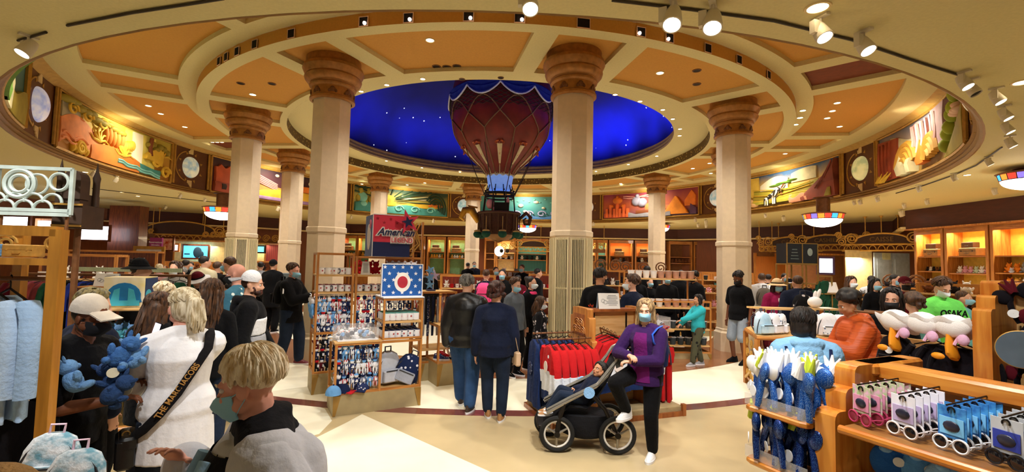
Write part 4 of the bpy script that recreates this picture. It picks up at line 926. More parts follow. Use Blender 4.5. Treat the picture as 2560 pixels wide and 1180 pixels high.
# ---- unit A: low cell and mug cell with the starred board
OA=(-2.15,5.79)
tA,MA,ra=rack(OA,E1,1.11,.49,.885,(.27,),'low oak front unit of the flag display with kick base',mid=(.56,))
part(tA,'top_board',OAKP,lambda m:m.box((.28,.245,.893),(.58,.51,.022)))
tB,MB2,_=rack(MA@Vector((.575,.0,0)),E1,.535,.47,1.43,(1.13,1.43),'oak mug shelves standing on the front unit under the starred board',base=.893,post=.024,kick=False)
tB.location.z=0
part(tB,'white_shelf_top',WHC,lambda m:m.box((.2675,.235,1.442),(.55,.49,.015)))
mugs(MUG['teal'],MA,ra,.64,1.04,.09,.38,1.133,6,4,'upper mug tray','mugs in the upper tray',scale=1.0)
mugs(MUG['navy'],MA,ra,.63,1.05,.07,.38,.909,6,4,'lower mug tray','mugs in the lower tray')
BLUEB=mat('star_board_blue','1E5AA8',.5,var=.1)
t=thing('star_board','blue board with white stars standing on the mug shelves','display board',MA@Vector((.565,.1,1.452)),ra)
part(t,'board',BLUEB,lambda m:m.box((.27,0,.215),(.55,.03,.43)))
k=0
for j in range(5):
    for i in range(5):
        x=.03+.12*i+(.06 if j%2 else 0); 
        if x<.53: part(t,'white_star',WHC,lambda m:m.prism(STAR(.028,.012,cx=x,cz=.05+.085*j),.006,M=Matrix.Translation((0,-.017,0))))
part(t,'white_edge',WHC,lambda m:[m.box((.27,-.005,z),(.56,.035,.012)) for z in(.0,.43)]+[m.box((x,-.005,.215),(.012,.035,.43)) for x in(-.006,.546)])
part(t,'round_print',mat('print_pale','F4EEE6',.6),lambda m:(m.lathe([(.001,-.02),(.1,-.02),(.1,-.012)],(.27,0,0),28,M=Matrix.Translation((0,.0,.2))@Matrix.Rotation(0,4,'X')) if 0 else m.prism([(.27+.11*cos(a),.19+.13*sin(a)) for a in[2*PI*i/28 for i in range(28)]],.005,M=Matrix.Translation((0,-.018,0)))))
part(t,'red_print',mat('print_red2','B8283A',.6),lambda m:m.prism([(.27+.07*cos(a),.19+.08*sin(a)) for a in[2*PI*i/24 for i in range(24)]],.004,M=Matrix.Translation((0,-.022,0))))
# acrylic tray with plush pens
t=thing('acrylic_tray','clear acrylic tray full of small plush items on the low front unit','tray',MA@Vector((.03,.02,.905)),ra)
part(t,'tray_floor',WHC,lambda m:m.box((.25,.22,.004),(.5,.44,.008)))
part(t,'tray_walls',GLASS,lambda m:[m.box((.25,y,.085),(.5,.006,.16)) for y in(.003,.437)]+[m.box((x,.22,.085),(.006,.44,.16)) for x in(.003,.497)])
PALB=[];FLG=[NAVY,REDC,WHC,cloth('sky_cloth','6AA0D8'),mat('flag_stripe','F0F0F4',.8,c2='B8242E',kind='stripe',scale=14),mat('flag_navy_stripe','F0F0F4',.8,c2='22305E',kind='stripe',scale=14),mat('flag_star','F0F0F4',.8,c2='1E2C5C',kind='voronoi',scale=30)]
DOLL.put(MA@Vector((.06,.06,.86)),ra,'navy keyring doll with red cap, first in the front low cell','dolls in the front low cell')
for i in range(28):
    x=.07+.062*(i%7)+random.uniform(-.01,.01); y=.08+.09*(i//7); o=DOLL.put(MA@Vector((x+.03,y,.945+.03*(i%3))),0,'small flat plush, %s from left in the %s row of the acrylic tray'%(ORD[i%7],ORD[i//7]),'small plush in the acrylic tray',mats={'doll_body':random.choice([WHC,WHC,NAVY,FLG[5],FLG[4],FLG[6]]),'doll_head':WHC,'doll_cap':random.choice([WHC,WHC,NAVY,FLG[3]])},rot=(R_(80),R_(random.uniform(-60,60)),ra+random.uniform(-.8,.8)),scale=1.3)
def dolls(M,rz,xs,ys,zs,desc,grp,pal,scale=1.1):
    n=0
    for zi,z in enumerate(zs):
        for yi,y in enumerate(ys):
            for xi,x in enumerate(xs):
                if zi==0 and yi==0 and xi==0 and desc=='front low cell': continue
                lab='hanging doll, %s column, %s row%s, %s'%(ORD[xi],ORD[zi],'' if len(ys)==1 else ' %s'%('front','back')[min(yi,1)],desc)
                DOLL.put(M@Vector((x+random.uniform(-.012,.012),y,z)),rz+random.uniform(-.5,.5),lab,grp,mats={'doll_body':random.choice(pal),'doll_head':random.choice([WHC,NAVY,FLG[3],WHC,WHC,REDC]),'doll_cap':random.choice(pal)},scale=scale)
dolls(MA,ra,[.06+.075*i for i in range(7)],[.06,.25],[.86,.68,.5],'front low cell','dolls in the front low cell',[NAVY,FLG[3],WHC,FLG[5],FLG[4],FLG[6],FLG[3],NAVY,FLG[5]],1.1)
def hooks(M,rz,x0,x1,ys,zs,label):
    t=thing('hook_rail',label,'hook rail',M@Vector((x0,0,0)),rz); 
    for z in zs:
        for y in ys: part(t,'bar',BLACKM,lambda m:m.cyl((0,y,z+.012),(x1-x0,y,z+.012),.004,n=6))
    return t
hooks(MA,ra,.03,.55,[.06,.25],[.86,.68,.5],'black hook rails inside the front low cell')
PKN=cloth('pack_navy_star','E8E8F0',c2='1E2A50',kind='voronoi',scale=22); PKG=cloth('pack_silver','A8AEBE',.1)
PACK.put((3.0,0,-5),0,'x') if 0 else None
PACK.put(MA@Vector((.72,.26,.285)),ra+.3,'grey backpack with silver hood in the mug cell base, left one','backpacks in the flag display')
for d_ in [PACK.o]:
    pass
o=dup(PACK.o,MA@Vector((.92,.2,.285)),ra-.5,'navy starred backpack leaning in the mug cell base, right one','backpacks in the flag display',rot=(0,R_(22),ra-.4),scale=1.35,mats={'pack_body':PKN,'front_pocket':PKG})
PACK.o.scale=(1.45,)*3
def cap_(name,label,loc,rz,mt,mt2):
    t=thing(name,label,'cap',loc,rz); m=MB(); m.lathe([(.095*cos(R_(a)),.11*sin(R_(a))) for a in range(0,90,10)]+[(.001,.11)],n=20); m.build('crown',mt,t); m=MB(); m.grid(lambda u,v:((u-.5)*.17,-.06-.11*v*(1-(2*u-1)**2*.5),.012-.02*v*(2*u-1)**2),8,4); m.grid(lambda u,v:((u-.5)*.17,-.06-.11*v*(1-(2*u-1)**2*.5),.006-.02*v*(2*u-1)**2),8,4); m.build('peak',mt2,t,recalc=False); m=MB(); m.ell((0,0,.112),.012,8,6); m.build('button',mt2,t); return t
cap_('baseball_cap','navy and red cap lying at the foot of the front low cell',MA@Vector((.12,.07,.274)),ra+1.2,NAVY,REDC)
cap_('baseball_cap','starred cap lying at the right foot of the front low cell',MA@Vector((.36,.1,.274)),ra-.6,FLG[6],NAVY)
cap_('baseball_cap','sky blue cap sticking out at the left front corner',MA@Vector((.0,.0,.274)),ra+2.2,FLG[3],NAVY)
# ---- unit B: tall left rack
OB=(-2.79,6.67)
tC,MC,rc=rack(OB,E1,.52,.5,2.02,(1.70,1.45),'tall oak rack with mug shelves at the left of the flag display',base=.29)
part(tC,'cross_rail',OAKH,lambda m:[m.box((.26,y,z),(.5,.03,.035)) for z in(.86,) for y in(.015,.485)]+[m.box((x,.25,.86),(.03,.47,.035)) for x in(.015,.505)])
mugs(MUG['plain'],MC,rc,.07,.45,.08,.28,1.703,5,2,'top shelf of the left rack','mugs on the left rack')
mugs(MUG['red'],MC,rc,.07,.45,.08,.28,1.453,5,2,'second shelf of the left rack','mugs on the left rack')
dolls(MC,rc,[.05+.07*i for i in range(7)],[.04,.3],[1.38,1.2,1.03],'upper part of the left rack','dolls on the left rack',[FLG[3],WHC,FLG[4],NAVY,FLG[3],FLG[5],FLG[6]],1.25)
dolls(MC,rc,[.06+.08*i for i in range(6)],[.1],[.83,.66,.5],'lower part of the left rack','dark dolls on the left rack',[NAVY,cloth('black_cloth','141418'),cloth('wine_cloth','5A1A22')],1.25)
hooks(MC,rc,.03,.49,[.04,.3],[1.38,1.2,1.03],'upper black hook rails of the left rack'); hooks(MC,rc,.03,.49,[.1],[.83,.66,.5],'lower black hook rails of the left rack')
for i in range(5): DOLL.put(MC@Vector((-.03,.05+.09*i,1.36-.05*(i%2))),rc+1.2,'blue striped doll on the outer side of the left rack, %s'%ORD[i],'dolls on the left rack',mats={'doll_body':FLG[3],'doll_cap':WHC},scale=1.4)
# ---- unit D: rear rack carrying the sign cube
OD=MC@Vector((.54,.0,0))
tD,MD,rd=rack((OD.x,OD.y),E1,1.03,.5,1.98,(1.70,1.45,.86),'rear oak rack carrying the red and navy sign cube',base=.28,extra_right=.57)
def curly(m):
    for s,(a,b) in enumerate(((.0,.12),(.06,.2))): m.tube([(1.0-.02-a,.02,2.53),(1.0-.1-a*.5,.02,2.36),(1.0-.02-a*.6,.02,2.2),(1.0-b,.02,2.08),(1.0-b-.05,.02,2.0)],.012,6)
    m.tube([(.86,.02,2.53),(.93,.02,2.36),(.97,.02,2.24),(.99,.02,2.1)],.012,6)
part(tD,'curved_arm',GSC,curly,True)
mugs(MUG['red'],MD,rd,.08,.42,.08,.28,1.453,4,2,'middle shelf of the rear rack','mugs on the rear rack')
for i in range(5): PLUSH.put(MD@Vector((.55+.1*i,.2,1.703)),rd,'red and white plush toy, %s on the top rear shelf'%ORD[i],'plush on the rear rack',mats={'plush_body':REDC,'plush_head':WHC})
for i in range(4): PLUSH.put(MD@Vector((.06+.1*i,.3,1.703)),rd,'red plush toy, %s behind the paper notice'%ORD[i],'plush on the rear rack',mats={'plush_body':REDC,'plush_head':REDC})
dolls(MD,rd,[.06+.08*i for i in range(12)],[.05],[1.40,1.2,1.05],'rear rack','dolls on the rear rack',[NAVY,NAVY,FLG[4],FLG[6],WHC],1.25)
hooks(MD,rd,.03,1.0,[.05],[1.40,1.2,1.05],'black hook rails across the rear rack')
t=thing('paper_notice','pale printed notice standing on the rear rack shelf','notice',MD@Vector((.13,.04,1.703)),rd); part(t,'sheet',mat('paper','D8D4CC',.7),lambda m:m.prism([(-.05,0),(.09,0),(.07,.2),(-.03,.2)],.01)); part(t,'print_lines',mat('ink','6A6A6A',.7),lambda m:[m.box((.02,-.007,.04+.018*i),(.08-.004*(i%3),.002,.005)) for i in range(8)])
# sign cube
t=thing('sign_cube','red and navy sign cube with white edged lettering and a big star','sign',MD@Vector((.225,-.03,1.985)),rd)
SR=mat('sign_red','D83A54',.5,var=.05); SN=mat('sign_navy','1E2A5A',.5,var=.05); SBL=mat('sign_blue','4A6AA8',.5,var=.1)
part(t,'cube_body',SBL,lambda m:m.box((.285,.27,.32),(.57,.54,.64)))
part(t,'red_face',SR,lambda m:m.box((.285,-.004,.43),(.57,.012,.42))); part(t,'navy_face',SN,lambda m:m.box((.285,-.004,.11),(.57,.012,.22)))
part(t,'white_edge',WHC,lambda m:[m.box((.285,-.006,.642),(.58,.016,.012)),m.box((-.004,.0,.32),(.012,.016,.64))])
part(t,'faint_stars',mat('sign_red_dark','A01E34',.5),lambda m:[m.prism(STAR(.03,.012,cx=.06+.1*i,cz=.58-.06*(i%2)),.003,M=Matrix.Translation((0,-.011,0))) for i in range(4)])
part(t,'blank_oval',WHC,lambda m:m.prism([(.27+.11*cos(a),.3+.2*sin(a)) for a in[2*PI*i/28 for i in range(28)]],.008,M=Matrix.Rotation(-PI/2,4,'Z')@Matrix.Translation((-.54,-.004,0))))
part(t,'pink_oval',mat('sign_pink','D8789A',.5),lambda m:m.prism([(.36+.05*cos(a),.5+.07*sin(a)) for a in[2*PI*i/24 for i in range(24)]],.01,M=Matrix.Rotation(-PI/2,4,'Z')@Matrix.Translation((-.54,-.004,0))))
part(t,'big_star',mat('star_rose','D83A5A',.5),lambda m:m.prism(STAR(.2,.075,ph=PI/2+.25,cx=.52,cz=.545),.03,M=Matrix.Translation((0,-.03,0)))); part(t,'navy_star',SN,lambda m:m.prism(STAR(.1,.04,ph=PI/2+.25,cx=.52,cz=.545),.012,M=Matrix.Translation((0,-.05,0))))
WB=mat('letter_back','F4F0F0',.5)
for mt,b,dy in((WB,.018,-.016),(SN,.002,-.024)): text('American',.158,mt,t,(.345,dy,.375),shear=.35,bold=b,sx=.92,ext=.004)
for mt,b,dy in((WB,.02,-.016),(SR,0,-.024)): text('LEGEND',.105,mt,t,(.44,dy,.255),bold=b,sx=.85,ext=.004)
# ---- unit C: low case with shoes
tE,ME,re=rack((-1.11,7.26),E1,.62,.55,.93,(.36,.93),'low oak case with shoes right of the flag display',base=.34)
part(tE,'scroll_panel',GSC,lambda m:m.tube([(.62-.03,.15+.11*(1-q/15)*cos(q),.65+.11*(1-q/15)*sin(q)) for q in[k*.5 for k in range(26)]],.012,5),True)
SHW=mat('shoe_white','EDEDF0',.5,var=.03)
def shoe(m,M,mi=(0,1),L=.27):
    # sole and upper, toe towards -y
    k=L/.27
    def ring(z,f): 
        pts=[]
        for i in range(20):
            a=2*PI*i/20; x=.043*cos(a)*(1+.12*sin(-a)); y=.135*sin(a); pts.append((x*f*k,y*(1 if f>.9 else f+.06)*k,z*k))
        return pts
    m.loft([ring(0,.98),ring(.012,1.04),ring(.028,1.0)],mi[0],M)
    def up(z,f,c,l): return [((.040*cos(a))*f*k,(c+l*sin(a))*k,z*k) for a in[2*PI*i/20 for i in range(20)]]
    m.loft([up(.026,1,0,.13),up(.05,.98,.01,.118),up(.07,.85,.035,.085),up(.09,.75,.055,.06),up(.105,.72,.06,.052)],mi[1],M)
    for i in range(4): m.box((0,(-.045+.022*i)*k,(.063+.009*i)*k),(.05*k,.006*k,.008*k),m=mi[0],M=M)
def shoeobj(name,label,M,mats):
    t=thing(name,label,'shoe',M.translation,M.to_euler().z); m=MB(); shoe(m,Matrix.Identity(4)); o=m.build('upper',mats,t); part(t,'stripe',mats[2] if len(mats)>2 else REDC,lambda m:[m.box((s*.038,.02+.02*i,.05),(.008,.008,.035)) for s in(-1,1) for i in range(3)]); return t
for i,(x,y,r,c,lab) in enumerate([(.12,.15,1.0,[WHC,FLG[6],REDC],'starred navy shoe at the left in the low case'),(.22,.33,.8,[WHC,REDC,NAVY],'red shoe behind the starred one in the low case'),(.40,.16,1.2,[NAVY,SHW,REDC],'white shoe with navy sole in the low case'),(.48,.36,1.1,[REDC,FLG[3],WHC],'sky blue shoe at the back of the low case')]):
    shoeobj('display_shoe',lab,ME@Matrix.Translation((x,y,.363))@Matrix.Rotation(r,4,'Z'),c)
# ---- unit E: striped garments and star figure
OEp=MD@Vector((1.06,.1,0))
tF,MF,rf=rack((OEp.x,OEp.y),E1,.62,.5,1.43,(1.43,.5),'oak rack with striped towels right of the gold arms',base=.28)
t=thing('star_figure','blue and silver cut out star ornament on the striped towel rack','ornament',MF@Vector((.22,.2,1.433)),rf)
part(t,'stand',SN,lambda m:m.box((0,0,.01),(.14,.1,.02))); part(t,'blue_stars',FLG[3],lambda m:[m.prism(STAR(.085,.035,cx=-.02,cz=.1+.12*i,ph=PI/2+.2*i),.02) for i in range(3)]); part(t,'silver_star',mat('star_lilac','B8A8D0',.4),lambda m:m.prism(STAR(.1,.04,cx=.07,cz=.25),.02,M=Matrix.Translation((0,.03,0)))); part(t,'post_rod',WHC,lambda m:m.cyl((.05,.02,.01),(.05,.02,.38),.008))
for i in range(7):
    t=thing('striped_towel','navy striped towel, %s from left on the rack right of the gold arms'%ORD[i],'towel',MF@Vector((.07+.08*i,.06,1.36)),rf+1.2,'striped towels')
    m=MB(); m.grid(lambda u,v:((u-.5)*.2,.012*sin(u*12+v*2),-.02-.62*v),10,10); m.grid(lambda u,v:((u-.5)*.2,.012+.012*sin(u*12+v*2),-.02-.62*v),10,10); m.build('cloth',FLG[(5,6,0,5,4,0,6)[i]],t,recalc=False); part(t,'hanger',BLACKM,lambda m:m.tube([(-.1,.006,-.015),(0,.006,.01),(.1,.006,-.015)],.004,5),True)
tow=thing('towel_bar','dark bar carrying the striped towels','rail',MF@Vector((.03,.06,1.37)),rf); part(tow,'bar',BLACKM,lambda m:m.cyl((0,0,0),(.56,0,0),.006,n=8),True); part(tow,'bracket',BLACKM,lambda m:[m.cyl((x,0,0),(x,0,.05),.005,n=6) for x in(0,.56)],True)
# ================================================================== clothes and garments
def garment(rail_pt,rz,label,group,cols,L=.62,w=.22,sl=.38,name='hanging_shirt',cat='shirt',cols_mat=None,dress=False,seed=0,tag_=True,emblem=None):
    """hangs below rail_pt; plane along local x; cols=[(fraction,material)...] from the top"""
    t=thing(name,label,cat,rail_pt,rz,group); rnd=random.Random(seed)
    k=rnd.uniform(.9,1.05); ph=rnd.uniform(0,6)
    def W(z): # half width at depth below shoulder
        if z<.03: return w*(.35+.55*z/.03)
        return w*(.9+.08*z/L+(.45*z/L if dress else 0))
    def ring(z):
        o=[]
        for i in range(28):
            a=2*PI*i/28; x=W(z)*cos(a); y=.032*sin(a)*(1+.4*min(1,z/.3))+.016*sin(9*x/w+ph+z*3)*min(1,z/.15)
            o.append((x,y,-.09-z-.012*sin(5*x/w+ph)*(z/L)-.02*abs(x)/w))
        return o
    z0=0
    for i,(fr,mt) in enumerate(cols):
        z1=L*fr; n=6; zs=[z0+(z1-z0)*q/n for q in range(n+1)]
        m=MB(); m.loft([ring(z) for z in zs]); m.build(('yoke','chest_panel','hem_panel')[i],mt,t,ang=1.2); z0=z1
    if sl:
        for s in(-1,1):
            m=MB(); m.tube([(s*w*.8,0,-.12),(s*w*1.02,.0,-.2),(s*w*1.12,.01,-.1-sl*.6),(s*w*1.1,.015,-.1-sl)],[.05,.052,.048,.045],10,flat=.55); m.build('sleeve',cols[0][1],t)
            if len(cols)>1 and sl>.3: m=MB(); m.tube([(s*w*1.115,.01,-.1-sl*.75),(s*w*1.1,.015,-.1-sl-.04)],[.052,.047],10,flat=.6); m.build('cuff',cols[1][1],t)
    m=MB(); m.tube([(-w*.75,0,-.11),(0,0,-.055),(w*.75,0,-.11)],.006,5); m.tube([(0,0,-.055),(0,0,-.02),(.018,0,.0),(.0,0,.018),(-.018,0,.002)],.0035,5); m.build('hanger',BLACKM,t)
    if tag_: m=MB(); m.lathe([(.0005,0),(.02,0),(.02,.003)],n=14,M=Matrix.Translation((w*.35,-.05,-.2))@Matrix.Rotation(PI/2,4,'X')); m.build('sticker',WHC,t)
    if emblem: 
        m=MB(); emblem(m); m.build('chest_print',emblem.mt,t,smooth=False)
    return t
# ---- central clothing gondola G
GE=(.941,.337); GO=(.54,5.54); rg=math.atan2(GE[1],GE[0]); MG=Matrix.Translation((GO[0],GO[1],0))@Matrix.Rotation(rg,4,'Z')
OAKD=wood('red_oak','8A4A22','A8622E',.35,(10,10,1.2),.2); BEIGE=cloth('platform_carpet','A8946E',.12)
tG=thing('clothing_gondola','oak clothing gondola with stepped carved end panel on a beige platform','clothing stand',(GO[0],GO[1],0),rg)
part(tG,'platform',BEIGE,lambda m:m.rbox((.92,.44,.075),(1.84,.88,.11),.03)); part(tG,'platform_trim',OAKD,lambda m:[m.box((.92,-.012,.03),(1.88,.03,.06)),m.box((.92,.892,.03),(1.88,.03,.06)),m.box((-.012,.44,.03),(.03,.92,.06)),m.box((1.852,.44,.03),(.03,.92,.06))])
part(tG,'corner_block',OAKD,lambda m:m.box((1.85,-.01,.075),(.05,.05,.15)))
def steppoly(w,h,steps,r=.03,z0=0):
    """half widths shrink by each step upwards: ziggurat with rounded shoulders"""
    pts=[(w,z0)]; x=w
    zs=[h-sum(s[1] for s in steps[i:]) for i in range(len(steps))]
    for (dx,dh),z in zip(steps,zs):
        pts+= [(x,z-r)]+[(x-r+r*cos(R_(a)),z-r+r*sin(R_(a))) for a in(30,60,90)]+[(x-dx,z)]; x-=dx
    pts+=[(x,h-r)]+[(x-r+r*cos(R_(a)),h-r+r*sin(R_(a))) for a in(30,60,90)]
    return pts+[(-a,b) for a,b in reversed(pts)]
SP=steppoly(.33,1.37,[(.07,.28),(.06,.11)],.03,.13)
YZ=Matrix.Rotation(PI/2,4,'Z')   # local x -> y
part(tG,'end_panel',OAK,lambda m:m.prism(SP,.09,M=Matrix.Translation((.60,.44,0))@YZ),True,.5)
part(tG,'end_panel',OAK,lambda m:m.prism(SP,.09,M=Matrix.Translation((1.42,.44,0))@YZ),True,.5)
part(tG,'carved_inset',OAKD,lambda m:m.box((.549,.44,1.16),(.012,.3,.26)))
def fans(m):
    for (y,z) in((.34,1.05),(.44,1.05),(.54,1.05),(.39,1.14),(.49,1.14)):
        for r in(.09,.06,.03): m.tube([(.54,y+r*cos(R_(a)),z+r*sin(R_(a))) for a in range(0,181,20)],.006,5)
part(tG,'fan_carving',OAK,fans,True)
part(tG,'spine_board',OAKP,lambda m:m.box((1.01,.44,.72),(.74,.04,1.18)))
part(tG,'top_board',OAKD,lambda m:m.box((1.01,.44,1.335),(.78,.2,.03)))
part(tG,'slot_rail',BLACKM,lambda m:[m.box((x,.415,.72),(.02,.015,1.15)) for x in(.75,1.25)])
def grails(m):
    for y in(.14,.62): m.cyl((-.02,y,1.02),(.56,y,1.02),.012,n=8); m.ell((-.02,y,1.02),.018,8,6)
    for x in(.85,1.3): m.cyl((x,.42,1.1),(x,.02,1.06),.012,n=8)
    for y in(.3,.55): m.cyl((1.46,y,1.0),(1.9,y,.96),.012,n=8)
part(tG,'hanging_rail',BRONZED,grails,True)
SWR=cloth('sweat_red','C01E22',.1); SWW=cloth('sweat_white','E8ECF4',.06); SWN=cloth('sweat_navy','1E305E',.12)
def face_em(mt,x0=0,z0=-.33,r=.06):
    def e(m):
        m.prism([(x0+r*cos(a),z0+r*1.1*sin(a)) for a in[2*PI*i/20 for i in range(20)]],.004,M=Matrix.Translation((0,-.056,0)))
    e.mt=mt; return e
PRT=mat('print_cream','F4E4DC',.7); PRN=mat('print_navy','22305A',.7)
for i in range(6):
    p=MG@Vector((.0+.095*i,.14,1.03)); garment(p,rg-PI/2+.12*(i-2)*.3,'red and white sweatshirt, %s from the front on the left front rail'%ORD[i],'sweatshirts on the left front rail',[(.45,SWR),(.83,SWW),(1,SWN)],.64,.22,.42,'hanging_sweatshirt','sweatshirt',seed=i,emblem=face_em(PRT) if i==0 else None)
for i in range(7):
    p=MG@Vector((.0+.08*i,.62,1.03)); garment(p,rg-PI/2+.1*(i-3)*.3,'navy dress, %s from the front on the left rear rail'%ORD[i],'navy dresses on the left rear rail',[(.3,SWN),(1,SWN)],.80,.2,0,'hanging_dress','dress',dress=True,seed=20+i,tag_=False,emblem=(face_em(mat('print_star','C8D0E8',.8,c2='22305A',kind='voronoi',scale=40),.0,-.45,.075) if i==0 else None))
for j,x in enumerate((.85,1.3)):
    for i in range(4):
        p=MG@Vector((x,.06+.09*i,1.08+.01*i)); garment(p,rg+.06*(i-1),'red and white sweatshirt, %s from the front, %s front rail of the gondola'%(ORD[i],('middle','right')[j]),'sweatshirts on the front rails',[(.42,SWR),(.8,SWW),(1,SWN)],.62,.24,.4,'hanging_sweatshirt','sweatshirt',seed=40+i+10*j,emblem=face_em(PRT,.03,-.4,.065) if i==0 and j==0 else None)
for i in range(3):
    p=MG@Vector((1.58+.12*i,.3,.99-.012*i)); garment(p,rg+1.2,'plain red T-shirt, %s on the right end of the gondola'%ORD[i],'red shirts at the gondola end',[(1,SWR)],.72,.2,.2,seed=60+i,tag_=False)
WSH=cloth('shorts_white','F0EEF0',.05)
for i in range(4):
    p=MG@Vector((1.52+.13*i,.55,1.0-.012*i)); t=thing('hanging_shorts','white shorts with black waist straps, %s on the right end of the gondola'%ORD[i],'shorts',p,rg+1.0,'white shorts at the gondola end')
    m=MB()
    for s in(-1,1): m.loft([[(s*.06+(.06+.02*q)*cos(a),.035*sin(a)+.01*sin(4*a),-.14-.16*q) for a in[2*PI*k/16 for k in range(16)]] for q in(0,1,2,3)])
    m.build('shorts_leg',WSH,t); part(t,'waist',BLACKM,lambda m:m.tube([(.12*cos(a),.04*sin(a),-.13) for a in[2*PI*k/16 for k in range(16)]],.012,6,closed=True),True); part(t,'hanger',BLACKM,lambda m:m.tube([(-.1,0,-.11),(0,0,-.03),(.1,0,-.11)],.005,5),True)
    part(t,'clip_disc',SHW,lambda m:m.lathe([(.001,0),(.025,0),(.025,.006)],n=14,M=Matrix.Translation((.09,-.05,-.09))@Matrix.Rotation(PI/2,4,'X')),True)
def aframe(loc,rz,label,w=.3,h=.21):
    t=thing('tent_notice',label,'notice',loc,rz); P=mat('paper_white','EEEAE4',.6,var=.02)
    for s in(-1,1): M=Matrix.Translation((0,s*.05,0))@Matrix.Rotation(s*.24,4,'X'); part(t,'notice_leaf' if s<0 else 'back_leaf',P if s<0 else mat('paper_blue','A8C8E8',.6),lambda m:m.box((0,0,h/2),(w,.004,h),M=M))
    M=Matrix.Translation((0,-.05,0))@Matrix.Rotation(-.24,4,'X')
    part(t,'print_lines',mat('ink','6A6A6A',.7),lambda m:[m.box((w*.16,-.004,h*(.85-.1*i)),(w*(.5 if i%3 else .38),.002,h*.025),M=M) for i in range(7)])
    part(t,'hands_drawing',mat('ink','6A6A6A',.7),lambda m:[m.tube([(-w*.28+q*w*.1+w*.08*cos(a),-.005,h*.5+h*.12*sin(a)-q*h*.08) for a in[k*.6 for k in range(11)]],.002,4,M=M) for q in(0,1)],True)
    return t
aframe(MG@Vector((.97,.42,1.352)),rg-.15,'white tent notice with hand drawing on the clothing gondola')
# tray ledge at the gondola end
part(tG,'end_ledge',OAKP,lambda m:m.rbox((1.66,.42,1.06),(.5,.42,.035),.05))
t=thing('acrylic_tray','acrylic tray of coloured packets on the gondola end ledge','tray',MG@Vector((1.47,.25,1.079)),rg); part(t,'tray_walls',GLASS,lambda m:[m.box((.19,y,.08),(.38,.006,.16)) for y in(.0,.34)]+[m.box((x,.17,.08),(.006,.34,.16)) for x in(.0,.38)]); part(t,'tray_floor',WHC,lambda m:m.box((.19,.17,.004),(.37,.33,.008)))
for i in range(12): FOLD.put(MG@Vector((1.53+.085*(i%4),.3+.09*(i//4),1.09+.03*(i%3))),rg+random.uniform(-1,1),'small folded packet, %s from left in the %s row of the gondola tray'%(ORD[i%4],ORD[i//4]),'packets in the gondola tray',mats={'folded_body':random.choice([FLG[3],REDC,WHC,FLG[5]])} if i else None,scale=.38,rot=(random.uniform(-.3,.3),random.uniform(-.5,.5),random.uniform(0,3)))
# ================================================================== right foreground gondola H
HD=(.425,-.905); HO=(2.09,2.85); rh=math.atan2(HD[1],HD[0]); MH=Matrix.Translation((HO[0],HO[1],0))@Matrix.Rotation(rh,4,'Z')
# local x runs towards the camera side, local y points away to the right (the back); the front faces -y
OAKF=wood('gondola_oak','B4651F','D08A38',.28,(9,9,1.0),.35); OAKFH=wood('gondola_oak_level','B4651F','D08A38',.28,(1.0,9,9),.35); SHELFW=wood('shelf_brown','7A4E22','9A6A34',.4,(1.5,8,8),.2)
tH=thing('sunglasses_gondola','honey oak gondola with stepped end panel, sunglasses and headbands, right foreground','display gondola',(HO[0],HO[1],0),rh)
SPH=steppoly(.50,1.40,[(.10,.12),(.09,.12)],.045)
part(tH,'stepped_panel',OAKF,lambda m:m.prism(SPH,.11,M=Matrix.Translation((.055,.12,0))@YZ),True,.5)
part(tH,'top_rail',OAKFH,lambda m:m.rbox((.72,.1,1.355),(1.3,.16,.09),.03),True)
part(tH,'top_cap',OAKFH,lambda m:m.rbox((.06,.25,1.365),(.14,.55,.07),.03),True)
part(tH,'back_board',OAKP,lambda m:m.box((.78,.17,.7),(1.4,.03,1.22)))
part(tH,'slot_post',BLACKM,lambda m:[m.box((x,.15,.72),(.035,.02,1.15)) for x in(.2,.98)])
part(tH,'back_stile',OAKP,lambda m:m.box((1.09,.145,.72),(.13,.03,1.2)))
part(tH,'glasses_shelf',SHELFW,lambda m:m.rbox((.62,-.16,1.105),(.9,.56,.03),.03)); part(tH,'shelf_nosing',OAKFH,lambda m:m.tube([(.17,-.445,1.105),(1.07,-.445,1.105)],.022,10),True)
part(tH,'lower_shelf',SHELFW,lambda m:m.box((.62,-.1,.80),(.98,.46,.03)))
part(tH,'side_shelf',OAKFH,lambda m:m.rbox((-.22,-.18,1.05),(.42,.5,.035),.05)); part(tH,'side_shelf',OAKFH,lambda m:m.rbox((-.22,-.18,.72),(.42,.5,.035),.05))
part(tH,'base',OAKF,lambda m:m.box((.5,.05,.15),(1.3,.6,.3)))
part(tH,'right_block',OAKFH,lambda m:m.rbox((1.3,-.02,1.06),(.3,.3,.08),.02),True)
part(tH,'bracket_arm',BRONZE,lambda m:m.box((1.2,.1,1.2),(.12,.05,.03)))
